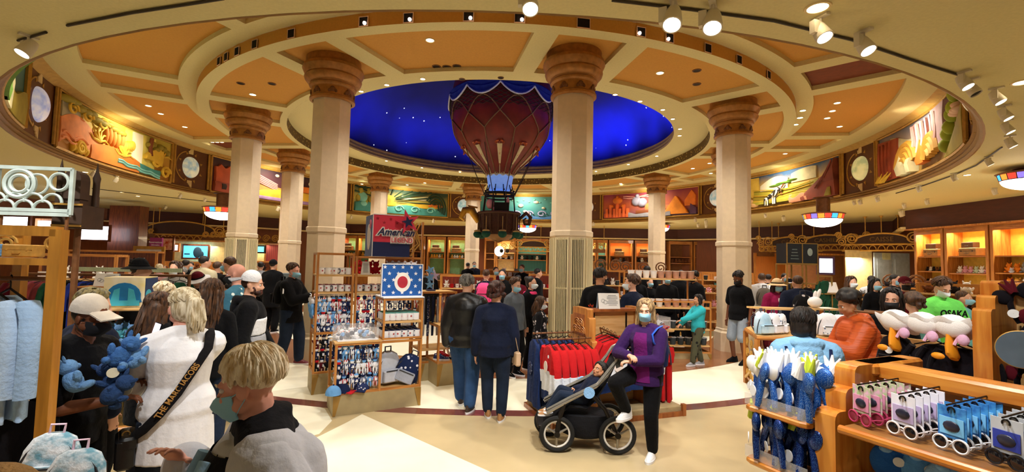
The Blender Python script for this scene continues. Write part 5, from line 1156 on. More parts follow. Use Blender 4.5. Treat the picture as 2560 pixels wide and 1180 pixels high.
# sunglasses cards hung on prongs
def f_glasses():
    t=mk('sunglasses_card','','sunglasses')
    m=MB(); 
    m.rbox((0,0,-.07),(.10,.003,.13),.001); cd_=m.build('card',CARDM,t,smooth=False)
    m=MB(); m.rbox((0,-.004,-.085),(.085,.002,.07),.001); m.build('card_print',CARDP,cd_,smooth=False)
    m=MB(); m.torus((0,-.004,-.02),.012,.003,12,5,axis='y',a0=-30,a1=210); m.build('hang_hole',BLACKM,t)
    m=MB()
    for s in(-1,1): m.torus((s*.035,-.012,-.155),.026,.0045,18,6,axis='y'); m.tube([(s*.06,-.012,-.15),(s*.066,.01,-.145),(s*.06,.05,-.15)],.003,5)
    m.tube([(-.01,-.012,-.148),(0,-.014,-.143),(.01,-.012,-.148)],.004,5); gf=m.build('glasses_frame',GFRM,t)
    m=MB()
    for s in(-1,1): m.ell((s*.035,-.012,-.155),(.025,.003,.025),14,6)
    m.build('lens',mat('dark_lens','15151A',.08,spec=.8),gf)
    m=MB(); m.ell((.0,-.006,-.085),(.03,.006,.022),14,6); m.build('spare_lens_badge',mat('badge_dark','2A2A3A',.3),cd_); return t
CARDM=mat('card_grey','B8BCC4',.4); CARDP=mat('card_blue','5A9AD8',.4); GFRM=mat('frame_pale','B8D8E8',.2,alpha=.9)
SUN=Proto(f_glasses)
cset=[('pink flowered',mat('card_pink','E8B8D0',.5,c2='A8C88A',scale=40),mat('card_pinkp','D890B0',.5),mat('frame_pink','B03A60',.3),mat('lens_pink','8A3040',.2)),
      ('white and lilac',mat('card_white','E4E4F0',.4),mat('card_lilac','B8A8D0',.4),mat('frame_clear','E0D8D8',.2),None),
      ('bright blue',mat('card_sky','4A9ADC',.4,c2='2A6AB8',scale=30),mat('card_sky2','7AC0F0',.4),mat('frame_white','E0E4EA',.2),None),
      ('grey with black frame',mat('card_grey2','B4B8BE',.4),mat('card_navy','2A3A9A',.4),mat('frame_black','1A1A1E',.2),None),
      ('pale cyan',mat('card_cyan','C4E4F0',.4),mat('card_cyan2','9AD0E8',.4),mat('frame_cyan','9AD4E8',.15),None)]
for j,(nm,cm,cpn,fm,lm) in enumerate(cset):
    n=(7,5,6,5,5)[j]
    for i in range(n):
        p=MH@Vector((.22+.185*j+random.uniform(-.005,.005),-.33+.075*i,1.335 if j<4 else 1.33))
        md={'card':cm,'card_print':cpn,'glasses_frame':fm}
        if lm: md['lens']=lm
        SUN.put(p,rh+random.uniform(-.12,.12)-.25,'%s sunglasses card, %s from the front on its prong'%(nm,ORD[i]),'sunglasses cards on the shelf',mats=md if not(j==3 and i==0) else md,scale=1.12)
    pr=thing('prong','metal prong holding the %s sunglasses cards'%nm,'hook',MH@Vector((.22+.185*j,.15,1.34)),rh,'prongs over the shelf'); part(pr,'rod',BLACKM,lambda m:m.cyl((0,0,0),(0,-.52,0),.004,n=6),True); part(pr,'plate',BLACKM,lambda m:m.box((0,-.002,0),(.03,.006,.05)))
# sequinned headbands
SEQ=mat('sequin_blue','A8D8FF',.25,metal=.4,c2='1E58B0',kind='voronoi',scale=330,bump=.3,bscale=200); SEQD=mat('sequin_navy','5A9AE8',.25,metal=.4,c2='14286A',kind='voronoi',scale=330)  # pale dots are painted sparkle over the deeper blue sequins
BOWY=mat('bow_lime','C8D83A',.5,var=.15); BOWW=mat('bow_white','F4F6FA',.4)
def f_head():
    t=mk('headband','','headband')
    m=MB(); m.tube([(.062*cos(R_(a)),0,.0+.17*sin(R_(a))) for a in range(0,181,15)],[.012]+[.015]*11+[.012],8); m.build('band',SEQ,t)
    m=MB(); m.ell((-.055,0,.165),(.042,.02,.05),12,8,rot=(0,-.5,0)); m.ell((.055,0,.165),(.042,.02,.05),12,8,rot=(0,.5,0)); m.build('padded_loops',SEQ,t)
    m=MB()
    for a in(-.5,0,.5): m.cyl((0,-.015,.175),(.07*sin(a),-.02,.175+.085*cos(a)),.022,.004,8)
    m.build('leaf_bow',BOWY,t)
    m=MB(); m.lathe([(.001,0),(.026,0),(.026,.004),(.001,.004)],n=18,M=Matrix.Translation((-.06,-.03,.06))@Matrix.Rotation(PI/2,4,'X')); m.build('round_tag',BOWW,t); return t
HEADB=Proto(f_head)
k=0
for z,nm,dark in((1.072,'upper',0),(.742,'lower',1)):
    for j in range(3):
        for i in range(5):
            p=MH@Vector((-.38+.078*i,-.37+.12*j,z+.012)); 
            HEADB.put(p,rh+random.uniform(-.4,.4)-.3,'sequinned headband, %s from left in the %s row of the %s side shelf'%(ORD[i],ORD[j],nm),'headbands on the side shelves',mats=None if k==0 else {'band':SEQD if dark else SEQ,'padded_loops':SEQD if dark else random.choice([SEQ,BOWW,BOWW]),'leaf_bow':BOWY if (dark and i%2 or (i+j)%5==0) else SEQD if dark else BOWW},rot=(random.uniform(-.2,.1),random.uniform(-.15,.15),rh-.4+random.uniform(-.5,.5)),scale=1.32); k+=1
for z,nm in((1.072,'upper'),(.742,'lower')):
    t=thing('shelf_guard','clear acrylic guard on the %s headband shelf'%nm,'acrylic guard',MH@Vector((-.42,-.42,z)),rh); part(t,'front_guard',GLASS,lambda m:m.box((.2,0,.035),(.4,.004,.07))); part(t,'side_guard',GLASS,lambda m:m.box((0,.22,.035),(.004,.44,.07)))
DISC=[cloth('disc_blue','2A62B8',.15,.5,60),cloth('disc_sky','5A9AE0',.15,.5,60),cloth('disc_pale','8AB8E8',.1,.5,60)]
for i in range(6):
    p=MH@Vector((.3+.12*i,-.17+.03*(i%2),.817)); t=thing('plush_disc','round blue plush cushion, %s from left under the sunglasses shelf'%ORD[i],'cushion',p,rh+.5,'blue plush cushions')
    m=MB(); m.ell((0,0,.115),(.12,.05,.115),20,12); m.build('cushion_body',DISC[i%3],t)
    m=MB(); m.ell((-.05,-.035,.19),(.03,.02,.02),10,6); m.ell((.03,-.04,.2),(.03,.02,.02),10,6); m.build('tuft',DISC[2],t); part(t,'round_tag',BOWW,lambda m:m.lathe([(.001,0),(.024,0),(.024,.004),(.001,.004)],n=18,M=Matrix.Translation((.0,-.053,.14))@Matrix.Rotation(PI/2,4,'X')),True)
# ================================================================== tall stepped gondola behind it
TP=Vector((4.16,4.05,0)); rt=rh; MT=Matrix.Translation((TP.x,TP.y,0))@Matrix.Rotation(rt,4,'Z')
tT=thing('headband_gondola','tall honey oak gondola with stepped end, dark headbands on its right','display gondola',(TP.x,TP.y,0),rt)
SPT=steppoly(.42,1.88,[(.08,.11),(.08,.12)],.04)
part(tT,'stepped_panel',OAKF,lambda m:m.prism(SPT,.12,M=Matrix.Translation((.06,.1,0))@YZ),True,.5)
part(tT,'top_rail',OAKFH,lambda m:m.rbox((.85,.1,1.83),(1.46,.14,.08),.03),True); part(tT,'back_board',OAKP,lambda m:m.box((.85,.16,.95),(1.46,.03,1.7))); part(tT,'shelf',OAKFH,lambda m:m.box((.85,-.05,.5),(1.4,.4,.03)))
part(tT,'left_rail',BRONZED,lambda m:[m.cyl((.0,y,1.52),(-.95,y,1.52),.012,n=8) for y in(-.22,-.05)],True)
part(tT,'left_base',OAKF,lambda m:m.box((-.47,.0,.2),(.9,.6,.4))); part(tT,'left_back_board',OAKP,lambda m:m.box((-.47,.16,.72),(.94,.03,1.1))); part(tT,'left_shelf',OAKFH,lambda m:m.box((-.47,-.08,.98),(.9,.42,.03)))
HBK=cloth('band_black','141016',.2); HWN=cloth('band_wine','5A121E',.2)
for j in range(6):
    for i in range(5):
        p=MT@Vector((.30+.2*i,-.12+.08*(i%2),1.58-.21*j)); HEADB.put(p,rt,'dark headband, %s from left in row %s of the tall gondola'%(ORD[i],ORD[j]),'dark headbands on the tall gondola',mats={'band':HBK,'padded_loops':random.choice([HBK,HBK,HWN]),'leaf_bow':random.choice([HWN,REDC if j==0 else HWN,HBK]),'round_tag':BOWW},scale=1.35,rot=(random.uniform(-.3,.3),random.uniform(-.5,.5),rt+random.uniform(-.5,.5)))
part(tT,'prong',BLACKM,lambda m:[m.cyl((.30+.2*i,.15,1.62-.21*j),(.30+.2*i,-.2,1.62-.21*j),.005,n=5) for i in range(5) for j in range(6)],True)
t=thing('round_mirror','round blue grey disc hanging beside the tall stepped panel','mirror',MT@Vector((.3,-.36,1.36)),rt+.3); part(t,'disc',mat('mirror_blue','7A9AB8',.15,metal=.6),lambda m:m.lathe([(.001,0),(.14,0),(.14,.012),(.001,.012)],n=32,M=Matrix.Rotation(PI/2,4,'X')),True); part(t,'rim',GSC,lambda m:m.torus((0,-.005,0),.14,.006,32,6,axis='y'),True); part(t,'arm',BLACKM,lambda m:m.cyl((0,0,.1),(0,.5,.14),.006,n=6),True)
# fleece capes with orange flaps over the left rail
FLC=cloth('fleece_white','F8F4F2',.03,.25,140); FLP=mat('flap_orange','F09A1E',.5,var=.08); PKB=cloth('ribbon_pink','E8B8D8',.1)
for i in range(3):
    p=MT@Vector((-.56+.21*i,-.2,1.5)); t=thing('fleece_cape','white fleece cape with orange flaps, %s from left on the rail'%ORD[i],'cape',p,rt,'white fleece capes on the rail')
    m=MB(); m.grid(lambda u,v:((u-.5)*.27+.01*sin(v*9+i),-.02-.13*sin(v*PI)**.7+.02*sin(u*7+i),.06-.3*abs(v-.45)-.02*sin(u*9+i)),10,10); m.grid(lambda u,v:((u-.5)*.27+.01*sin(v*9+i),.01-.13*sin(v*PI)**.7+.02*sin(u*7+i),.03-.3*abs(v-.45)-.02*sin(u*9+i)),10,10); m.ell((0,-.09,-.02),(.13,.07,.1),14,8); m.build('fleece',FLC,t,recalc=False)
    if i%2==0 or i==3: m=MB(); m.tube([(-.02,-.08,-.1),(-.01,-.1,-.2),(.01,-.12,-.27),(.02,-.13,-.3)],[.06,.085,.1,.06],12,flat=.35); m.ell((-.09,-.13,-.29),(.05,.02,.03),8,6); m.build('orange_flap',FLP,t)
    m=MB(); m.ell((.08,-.12,-.13),(.045,.03,.05),10,6); m.tube([(.05,-.1,-.1),(.02,-.12,-.18)],.014,6); m.build('pink_bow',PKB,t)
PACK.put(MT@Vector((-.6,-.2,.997)),rt,'black backpack with round white badge below the fleece capes','backpacks',mats={'pack_body':HBK,'front_pocket':HBK,'grab_handle':HBK,'shoulder_strap':HBK},scale=1.15); part(PACK.o if 0 else ALLT[-1],'badge',BOWW,lambda m:m.lathe([(.001,0),(.028,0),(.028,.004),(.001,.004)],n=18,M=Matrix.Translation((0,-.115,.17))@Matrix.Rotation(PI/2,4,'X')),True)
for i in range(3): garment(MT@Vector((-.3+.1*i,-.2,1.38)),rt+.2,'black hooded top, %s from left below the fleece capes'%ORD[i],'black tops below the capes',[(1,HBK)],.45,.2,.3,seed=80+i,tag_=False)
for i in range(4): FOLD.put(Vector((3.05+.22*i,4.0-.24*i,1.0)),rt,'white folded fleece, %s from left behind the sunglasses gondola'%ORD[i],'folded fleeces',scale=.9)
t=thing('low_bin','low oak bin of folded fleeces behind the sunglasses gondola','bin',Vector((3.38,3.64,0)),-.83); part(t,'bin_body',OAKF,lambda m:m.box((0,0,.499),(1.1,.34,.998)))
# ================================================================== backpack table J
def hextable(o,W,D,h,label,rz=0):
    t=thing('display_table',label,'display table',(o[0],o[1],0),rz)
    P=[(0,0),(W,0),(W+.35,D*.8),(W*.5,D*1.15),(-.0+.3,D*.85)]
    part(t,'table_top',OAKP,lambda m:m.add([(x,y,h-.05) for x,y in P]+[(x,y,h) for x,y in P],[tuple(reversed(range(5))),tuple(range(5,10))]+[(i,(i+1)%5,5+(i+1)%5,5+i) for i in range(5)]))
    part(t,'table_edge',OAKH,lambda m:m.tube([(x,y,h-.04) for x,y in P],.03,6,closed=True))
    for x,y in P[:2]+P[2:3]+P[4:]: part(t,'leg',OAK,lambda m:m.box((x,y,h/2-.03),(.06,.06,h-.06)))
    part(t,'bottom_shelf',OAKH,lambda m:m.add([(x,y,.10) for x,y in P]+[(x,y,.14) for x,y in P],[tuple(reversed(range(5))),tuple(range(5,10))]+[(i,(i+1)%5,5+(i+1)%5,5+i) for i in range(5)]))
    def orn(m):
        a=Vector((P[4][0],P[4][1],0)); b=Vector((0,0,0)); 
        for i in range(4):
            for j in range(3):
                c=a+(b-a)*((j+.5)/3); z=.2+.17*i; d=(b-a).normalized()
                m.tube([c+d*(.09*(1-q/16)*cos(q))+Vector((0,0,z+.08*(1-q/16)*sin(q))) for q in[k*.6 for k in range(20)]],.012,5)
        m.tube([a+Vector((0,0,.1)),a+(b-a)*.5+Vector((0,0,.3)),b+Vector((0,0,.02))],.03,6)
    part(t,'scroll_side',GSC,orn,True); return t
TJ=hextable((3.70,7.0),1.5,1.1,.93,'oak table with gold scroll side carrying pale backpacks')
part(TJ,'riser_board',OAKP,lambda m:m.add([(.45,.62,1.26),(1.25,.55,1.26),(1.3,.8,1.26),(.3,.9,1.26),(.45,.62,1.29),(1.25,.55,1.29),(1.3,.8,1.29),(.3,.9,1.29)],[(3,2,1,0),(4,5,6,7),(0,1,5,4),(1,2,6,5),(2,3,7,6),(3,0,4,7)]))
part(TJ,'riser_board',OAKP,lambda m:m.box((1.45,.78,1.285),(.5,.3,.03))); part(TJ,'riser_leg',OAK,lambda m:[m.box((x,y,1.1),(.04,.04,.34)) for x,y in((.5,.7),(1.2,.68),(1.5,.8))])
DEN=cloth('pack_denim','A8C8DC',.2,c2='D8E8F0'); WPK=cloth('pack_white','EDEAF0',.06); STP=cloth('pack_print','5A6A8A',.8,c2='E8E6EC',kind='voronoi',scale=26)
JM=Matrix.Translation((3.70,7.0,0))
for i,(x,y,rz,s,md,lab) in enumerate([(.16,.14,.25,1.15,{'pack_body':DEN,'front_pocket':DEN},'pale denim backpack at the left end of the backpack table'),(.36,.22,.5,1.1,{'pack_body':WPK,'front_pocket':WPK},'white backpack second from left on the backpack table'),(.52,.3,.9,1.05,{'pack_body':STP,'front_pocket':WPK},'printed white backpack third from left on the backpack table'),(.30,.45,.7,1.1,{'pack_body':WPK,'front_pocket':STP},'white backpack behind the denim one on the table'),(.62,.45,1.1,1.0,{'pack_body':STP,'front_pocket':STP},'printed backpack behind the light blue hoodie'),
     (1.13,.12,-.15,1.2,{'pack_body':WPK,'front_pocket':STP},'white backpack with black zip right of the blue hoodie'),(1.38,.2,-.5,1.1,{'pack_body':WPK,'front_pocket':WPK},'white backpack with dark strap at the right of the table'),(1.0,.4,.2,1.0,{'pack_body':FLG[5],'front_pocket':NAVY},'navy striped backpack behind the white zip backpack'),(1.2,.45,.4,1.0,{'pack_body':STP,'front_pocket':NAVY},'printed backpack behind the table riser legs')]): PACK.put(JM@Vector((x,y,.933)),rz,lab,'backpacks on the table',mats=md,scale=s)
t=thing('white_bag','white soft bag with long ears standing on the table riser','bag',JM@Vector((1.36,.75,1.303)),.3); part(t,'bag_body',FLC,lambda m:m.ell((0,0,.09),(.13,.09,.09),16,10),True); part(t,'flap',FLC,lambda m:[m.ell((.08,0,.22),(.035,.03,.1),10,8,rot=(0,.5,0)),m.ell((.03,.02,.2),(.03,.03,.08),10,8,rot=(0,.2,0))],True); part(t,'seam',BLACKM,lambda m:m.tube([(.06,-.085,.1),(.09,-.07,.13)],.004,5),True)
ROSEP=cloth('rose_fleece','A88A98',.15,.5,50)
for i in range(5):
    p=JM@Vector((.25+.24*i,.3,.143)); t=thing('folded_blanket','mauve rolled fleece, %s from left under the backpack table'%ORD[i],'blanket',p,.2*i,'fleeces under the backpack table'); part(t,'roll',ROSEP if i%3 else STP,lambda m:m.ell((0,0,.16),(.16,.2,.16),14,9),True); part(t,'tie',PKB,lambda m:m.torus((0,0,.16),.165,.01,20,5,axis='x'),True)
# ================================================================== black sign fixture K
KP=aty(2007,760,12.0); rk=.08; MK=Matrix.Translation((KP.x,KP.y,0))@Matrix.Rotation(rk,4,'Z')
tK=thing('garment_tower','brass framed garment tower under the black two faced sign box','garment stand',(KP.x,KP.y,0),rk); BRS=mat('brass','B08A4A',.35,metal=.7)
def kf(m):
    for x in(-.42,.0,.42): 
        for y in(0,.42): m.box((x,y,1.03),(.03,.03,2.06))
    for z in(2.05,1.55,.6,.1):
        for y in(0,.42): m.box((0,y,z),(.84,.03,.03))
        for x in(-.42,.42): m.box((x,.21,z),(.03,.42,.03))
    for x in(.8,1.2): m.box((x,.0,.65),(.03,.03,1.3)); m.box((x,.4,.65),(.03,.03,1.3))
    m.box((.82,0,1.3),(.8,.03,.03)); m.box((.82,.4,1.3),(.8,.03,.03)); m.box((.6,.0,1.75),(.4,.03,.03)); m.box((.8,0,1.5),(.03,.03,.52))
part(tK,'brass_frame',BRS,kf); part(tK,'shelf',OAKH,lambda m:[m.box((0,.21,.12),(.8,.4,.03)),m.box((.8,.2,.75),(.75,.38,.03))])
t=thing('black_sign_box','black two faced sign box with pale faceless shapes on the brass tower','sign',MK@Vector((-.42,0,2.07)),rk); KB=mat('sign_black','16181C',.5); KG=mat('sign_grey','8A9288',.6); KD=mat('sign_darkgrey','4A5250',.6)
part(t,'box_body',KB,lambda m:m.box((.42,.21,.26),(.84,.42,.52))); part(t,'brass_edge',BRS,lambda m:[m.box((x,-.005,.26),(.02,.02,.52)) for x in(0,.42,.84)]+[m.box((.42,-.005,z),(.84,.02,.02)) for z in(0,.52)])
part(t,'pale_disc',KG,lambda m:[m.prism([(.63+.07*cos(a),.30+.10*sin(a)) for a in[2*PI*i/20 for i in range(20)]],.008,M=Matrix.Translation((0,-.005,0)))]); part(t,'grey_bars',KD,lambda m:[m.box((.21,-.005,.12+.08*i),(.22-.03*i,.01,.03)) for i in range(4)])
for i in range(3): garment(MK@Vector((-.1+.16*i,.06,1.53)),rk+.1*i,'black T-shirt with grey print, %s on the brass tower'%ORD[i],'black shirts on the brass tower',[(1,HBK)],.72,.24,.24,seed=90+i,tag_=False,emblem=face_em(KD,0,-.42,.1))
GRC=cloth('green_cloth','1E4A34',.2)
for i in range(4): garment(MK@Vector((.52+.14*i,.05,1.50 if i<1 else 1.73 if i<2 else 1.28)),rk+.15,'dark green sweater, %s right of the black shirts'%ORD[i],'green sweaters on the brass tower',[(1,GRC)],.5,.24,.4,seed=100+i,tag_=False)
cap_('baseball_cap','black cap with white front on the brass tower frame',MK@Vector((-.28,.1,1.57)),rk,HBK,BOWW)
t=thing('lamp_shade_hat','white truncated cone display head beside the green sweaters','display head',MK@Vector((.85,.15,1.32)),rk); part(t,'cone',FLC,lambda m:m.lathe([(.001,.0),(.22,0),(.15,.28),(.001,.28)],n=24),True); part(t,'base_ring',BRS,lambda m:m.torus((0,0,.01),.21,.012,24,6),True)
for i in range(4): FOLD.put(MK@Vector((.6+.14*i,.2,.768)),rk,'folded white top, %s from left on the brass side shelf'%ORD[i],'folded tops on the brass tower',scale=.6)
# ================================================================== left foreground rack L
LP=atz(110,640,2.0); LY=2.35
LX=aty(140,700,LY).x
POST=wood('post_gold','A8701E','C88A2E',.35,(9,9,1.0),.3)
tL=thing('hoodie_rack','golden oak rack with tall front post and shelf at the left frame edge','garment rack',(LX,LY,0),.12)
part(tL,'front_post',POST,lambda m:m.box((0,0,1.03),(.055,.05,2.06))); part(tL,'rear_post',POST,lambda m:m.box((-.62,.55,1.03),(.05,.05,2.06)))
part(tL,'top_beam',POST,lambda m:[m.box((-.5,0,2.05),(1.0,.05,.05)),m.box((-.9,.55,2.05),(.6,.05,.05))]); part(tL,'upper_shelf',POST,lambda m:m.add([(-1.02,-.01,1.878),(-.03,-.01,1.878),(-.6,.56,1.878),(-1.02,.56,1.878),(-1.02,-.01,1.912),(-.03,-.01,1.912),(-.6,.56,1.912),(-1.02,.56,1.912)],[(3,2,1,0),(4,5,6,7),(0,1,5,4),(1,2,6,5),(2,3,7,6),(3,0,4,7)]))
part(tL,'shelf_rail',BRONZED,lambda m:m.cyl((-.95,.2,1.80),(-.2,.2,1.80),.012,n=8),True); part(tL,'base',mat('rack_base','2A1A12',.6),lambda m:m.box((-.5,.27,.35),(.92,.5,.7)))
def scr(m):
    for i in range(3): m.tube([(-.25-.25*i+.06*(1-q/15)*cos(q),.3,1.99-.0+.05*(1-q/15)*sin(q)) for q in[k*.5 for k in range(26)]],.008,5)
part(tL,'scroll_insert',GSC,scr,True)
ML_=Matrix.Translation((LX,LY,0))@Matrix.Rotation(.12,4,'Z'); HB=[cloth('hoodie_'+n,c,.1,.4,40) for n,c in(('ice','B4CDE8'),('sky','8FB2DC'),('pale','C8DCF0'),('blue','A0C0E4'))]
for i in range(5): garment(ML_@Vector((-.37-.085*i,.2,1.80)),2.75,'light blue hoodie, %s from the post on the left rack'%ORD[i],'light blue hoodies on the left rack',[(1,HB[(3,0,2,1,0)[i]])],.62,.24,.5,'hanging_hoodie','hoodie',seed=110+i,tag_=False)
BLK=cloth('trouser_black','0E0C10',.2)
for i in range(4): garment(ML_@Vector((-.3-.13*i,.2,1.23)),.12+PI/2-.6,'black hanging garment, %s from the post below the hoodies'%ORD[i],'black garments on the left rack',[(1,BLK)],.55,.2,0,seed=120+i,tag_=False)
part(tL,'lower_rail',BRONZED,lambda m:m.cyl((-.95,.2,1.23),(-.2,.2,1.23),.012,n=8),True)
for i in range(4): SUIT.put(ML_@Vector((-.32-.19*i,.2,1.915)),.12+.3*i,'small white box, %s from the post on the upper shelf'%ORD[i],'boxes on the left rack shelf',mats={'case':random.choice([WHC,GSC,FLG[3]]),'fittings':GSC},scale=.24)
# ornament panel and dark castle hut behind the rack
OP=aty(82,535,4.6); PNL=mat('panel_grey','B8C8C4',.5)
t=thing('ornament_panel','pale grey openwork panel with rings and fan scallops at the upper left','ornamental panel',(OP.x,OP.y,OP.z),.1); w=.68; h=.46
part(t,'frame',PNL,lambda m:[m.box((s*w/2,0,h/2),(.035,.03,h)) for s in(-1,1)]+[m.box((0,0,z),(w,.03,.035)) for z in(.0,.04,h)])
def rings(m):
    for (x,z,r,tr) in((-.14,.30,.135,.022),(-.14,.30,.085,.018),(.22,.33,.085,.016),(.02,.30,.1,.012)): m.torus((x,0,z),r,tr,28,6,axis='y')
part(t,'ring_ornament',PNL,rings,True)
part(t,'fan_scallop',PNL,lambda m:[m.torus((-.34+.17*i+(.085 if j else 0),0,.05+.07*(1-j)),.085,.013,16,6,axis='y',a0=0,a1=180) for j in(0,1) for i in range(4 if j==0 else 4) if not (j==1 and i==3)],True)
part(t,'support_pole',BRONZED,lambda m:[m.cyl((x,.02,-OP.z),(x,.02,.0),.015,n=8) for x in(-.3,.3)],True)
HTP=aty(196,560,4.9); DKB=mat('hut_brown','3A2618',.6,var=.2); t=thing('castle_hut','dark brown carved turret box beside the pale openwork panel','display ornament',(HTP.x,HTP.y,HTP.z-.05),.2)
part(t,'hut_body',DKB,lambda m:[m.box((0,0,.12),(.26,.34,.24)),m.box((-.02,0,.3),(.22,.3,.12))]); part(t,'arched_dormer',DKB,lambda m:m.prism([(-.06,.3)]+[(.02+.08*cos(R_(a)),.5+.1*sin(R_(a))) for a in range(180,-1,-20)]+[(.1,.3)],.14,M=Matrix.Translation((0,-.1,0)))); part(t,'turret',DKB,lambda m:[m.lathe([(.001,.24),(.03,.24),(.03,.5),(.035,.55),(.015,.62),(.001,.72)],(x,y,0),12) for x,y in((-.11,-.12),(.11,.05))],True); part(t,'support_pole',BRONZED,lambda m:m.cyl((0,.0,-HTP.z+.05),(0,.0,0),.03,n=8),True); [part(t,'gold_beading',GSC,lambda m:m.box((0,-.175,z),(.26,.02,.02))) for z in(.02,.24)]
# ================================================================== cube table M
CP=aty(300,770,5.2); MMx=Matrix.Translation((CP.x,CP.y,0))@Matrix.Rotation(.35,4,'Z')
tM=thing('display_table','carved wooden tiered table with the yellow and blue cube on top','display table',(CP.x,CP.y,0),.35)
part(tM,'carved_base',wood('carved_green_gold','5A4A22','8A6E34',.5,(6,6,6)),lambda m:m.rbox((0,.25,.3),(.8,.6,.6),.05)); part(tM,'spiral_relief',wood('carved_green_gold','5A4A22','8A6E34',.5,(6,6,6)),lambda m:m.tube([(-.05+.22*(1-q/19)*cos(q),-.06,.33+.22*(1-q/19)*sin(q)) for q in[k*.5 for k in range(34)]],.025,6),True)
part(tM,'plinth',OAKH,lambda m:m.rbox((0,.25,.03),(.95,.75,.06),.05)); part(tM,'mid_shelf',mat('shelf_teal','4A8A98',.4),lambda m:m.rbox((.02,.25,.98),(1.0,.7,.03),.04)); part(tM,'tier_post',BLACKM,lambda m:[m.cyl((x,y,.6),(x,y,1.31),.02,n=8) for x in(-.2,.25) for y in(.1,.4)],True); part(tM,'top_ledge',OAKP,lambda m:m.rbox((.02,.25,1.315),(.66,.5,.03),.03))
t=thing('picture_cube','display cube with yellow top, blue and cyan rounded patches','display cube',MMx@Vector((-.19,.08,1.333)),.35); CY_=mat('cube_yellow','F0D88A',.5,c2='F8F0E0',scale=3); CB=mat('cube_blue','1E7AB8',.5); CC=mat('cube_cyan','48B8D0',.5); CN=mat('cube_navy','1A3A6A',.5)
part(t,'cube_body',CY_,lambda m:m.box((.19,.19,.17),(.38,.38,.34))); part(t,'blue_hill',CB,lambda m:m.prism([(.02,.06)]+[(.19+.16*cos(R_(a)),.13+.15*sin(R_(a))) for a in range(190,-11,-20)]+[(.36,.06)],.008,M=Matrix.Translation((0,-.003,0)))); part(t,'cyan_band',CC,lambda m:[m.box((.19,-.008,.05),(.3,.006,.06)),m.prism([(.07,.08),(.1,.2),(.15,.22),(.15,.08)],.006,M=Matrix.Translation((0,-.008,0))),m.prism([(.31,.08),(.28,.2),(.23,.22),(.23,.08)],.006,M=Matrix.Translation((0,-.008,0)))])
part(t,'navy_side',CN,lambda m:m.box((.383,.19,.17),(.006,.36,.32))); part(t,'cyan_side_patch',CC,lambda m:m.prism([(.08*cos(a),.06*sin(a)) for a in[2*PI*i/20 for i in range(20)]],.008,M=Matrix.Translation((.386,.1,.14))@Matrix.Rotation(PI/2,4,'Z')))
PBL=[cloth('plush_blue','3E6AA8',.15,.6,60),cloth('plush_lightblue','6A96C8',.15,.6,60),cloth('plush_deepblue','2A4470',.15,.6,60)]
for i in range(14):
    p=MMx@Vector((-.38+.12*(i%7),.05+.2*(i//7),.998)); PLUSH.put(p,.35+random.uniform(-.6,.6),'teal and blue small toy, %s from left in the %s row below the cube'%(ORD[i%7],ORD[i//7]),'small toys below the cube',mats={'plush_body':random.choice([PCOL[7],PBL[0],PCOL[1],PBL[1]]),'plush_head':random.choice([PCOL[7],PBL[1]])},scale=.75)
for i in range(3): SUIT.put(MMx@Vector((-.4+.3*i,-.02,1.0)),.3+i,'small %s box on the cube table'%('orange','white','teal')[i],'boxes on the cube table',mats={'case':(PCOL[5],WHC,PCOL[7])[i],'fittings':GSC},scale=.26)
# info card on a dark box
IP=aty(253,716,6.45); t=thing('oak_pillar_box','dark oak box carrying the hand drawing notice at the left','display box',(IP.x-.08,6.6,0),.1); part(t,'box_body',MAHO,lambda m:m.box((0,0,IP.z/2),(.42,.36,IP.z-.02))); part(t,'box_top',OAKH,lambda m:m.box((0,0,IP.z-.012),(.46,.4,.02)))
aframe((IP.x,6.55,IP.z),.05,'white tent notice with hand drawing near the yellow blue cube',.31,.18)
# ================================================================== cup shelves O
OO=aty(1578,890,9.75); ro=.04; tO,MO,ro=rack((OO.x,OO.y),(1,.04),1.7,.55,1.20,(.62,.28),'oak shelves of dark tumblers and pale cups behind the woman in purple',base=.12)
part(tO,'upper_shelf',OAKP,lambda m:m.box((.75,.4,1.645),(1.5,.3,.03))); part(tO,'middle_shelf',OAKP,lambda m:m.box((.85,.25,1.05),(1.7,.5,.03))); [part(tO,'upper_post',OAK,lambda m:m.box((x,.5,1.4),(.03,.03,.5))) for x in(.1,1.4)]
CPK=mat('cup_pink','C89A88',.4)
for i in range(9): CUP.put(MO@Vector((.1+.165*i,.38,1.662)),0,'%s tumbler, %s from left on the top cup shelf'%('white' if i<4 else 'pinkish',ORD[i]),'tumblers on the top cup shelf',mats={'cup_body':WHITEP if i<4 else CPK},scale=.95)
for i in range(9): CUP.put(MO@Vector((.1+.18*i,.15,1.067)),0,'%s tumbler, %s from left on the middle cup shelf'%('white' if i<4 else 'pinkish',ORD[i]),'tumblers on the middle cup shelf',mats={'cup_body':WHITEP if i<4 else CPK},scale=.95)
DGL=mat('tumbler_dark','2E3A42',.25)
for j,z in enumerate((.622,.282)):
    for i in range(10): CUP.put(MO@Vector((.1+.165*i,.12,z)),0,'dark tumbler, %s from left on the %s lower shelf'%(ORD[i],('upper','bottom')[j]),'dark tumblers on the cup shelves',mats={'cup_body':DGL,'cup_rim':WHITEP},scale=.9)
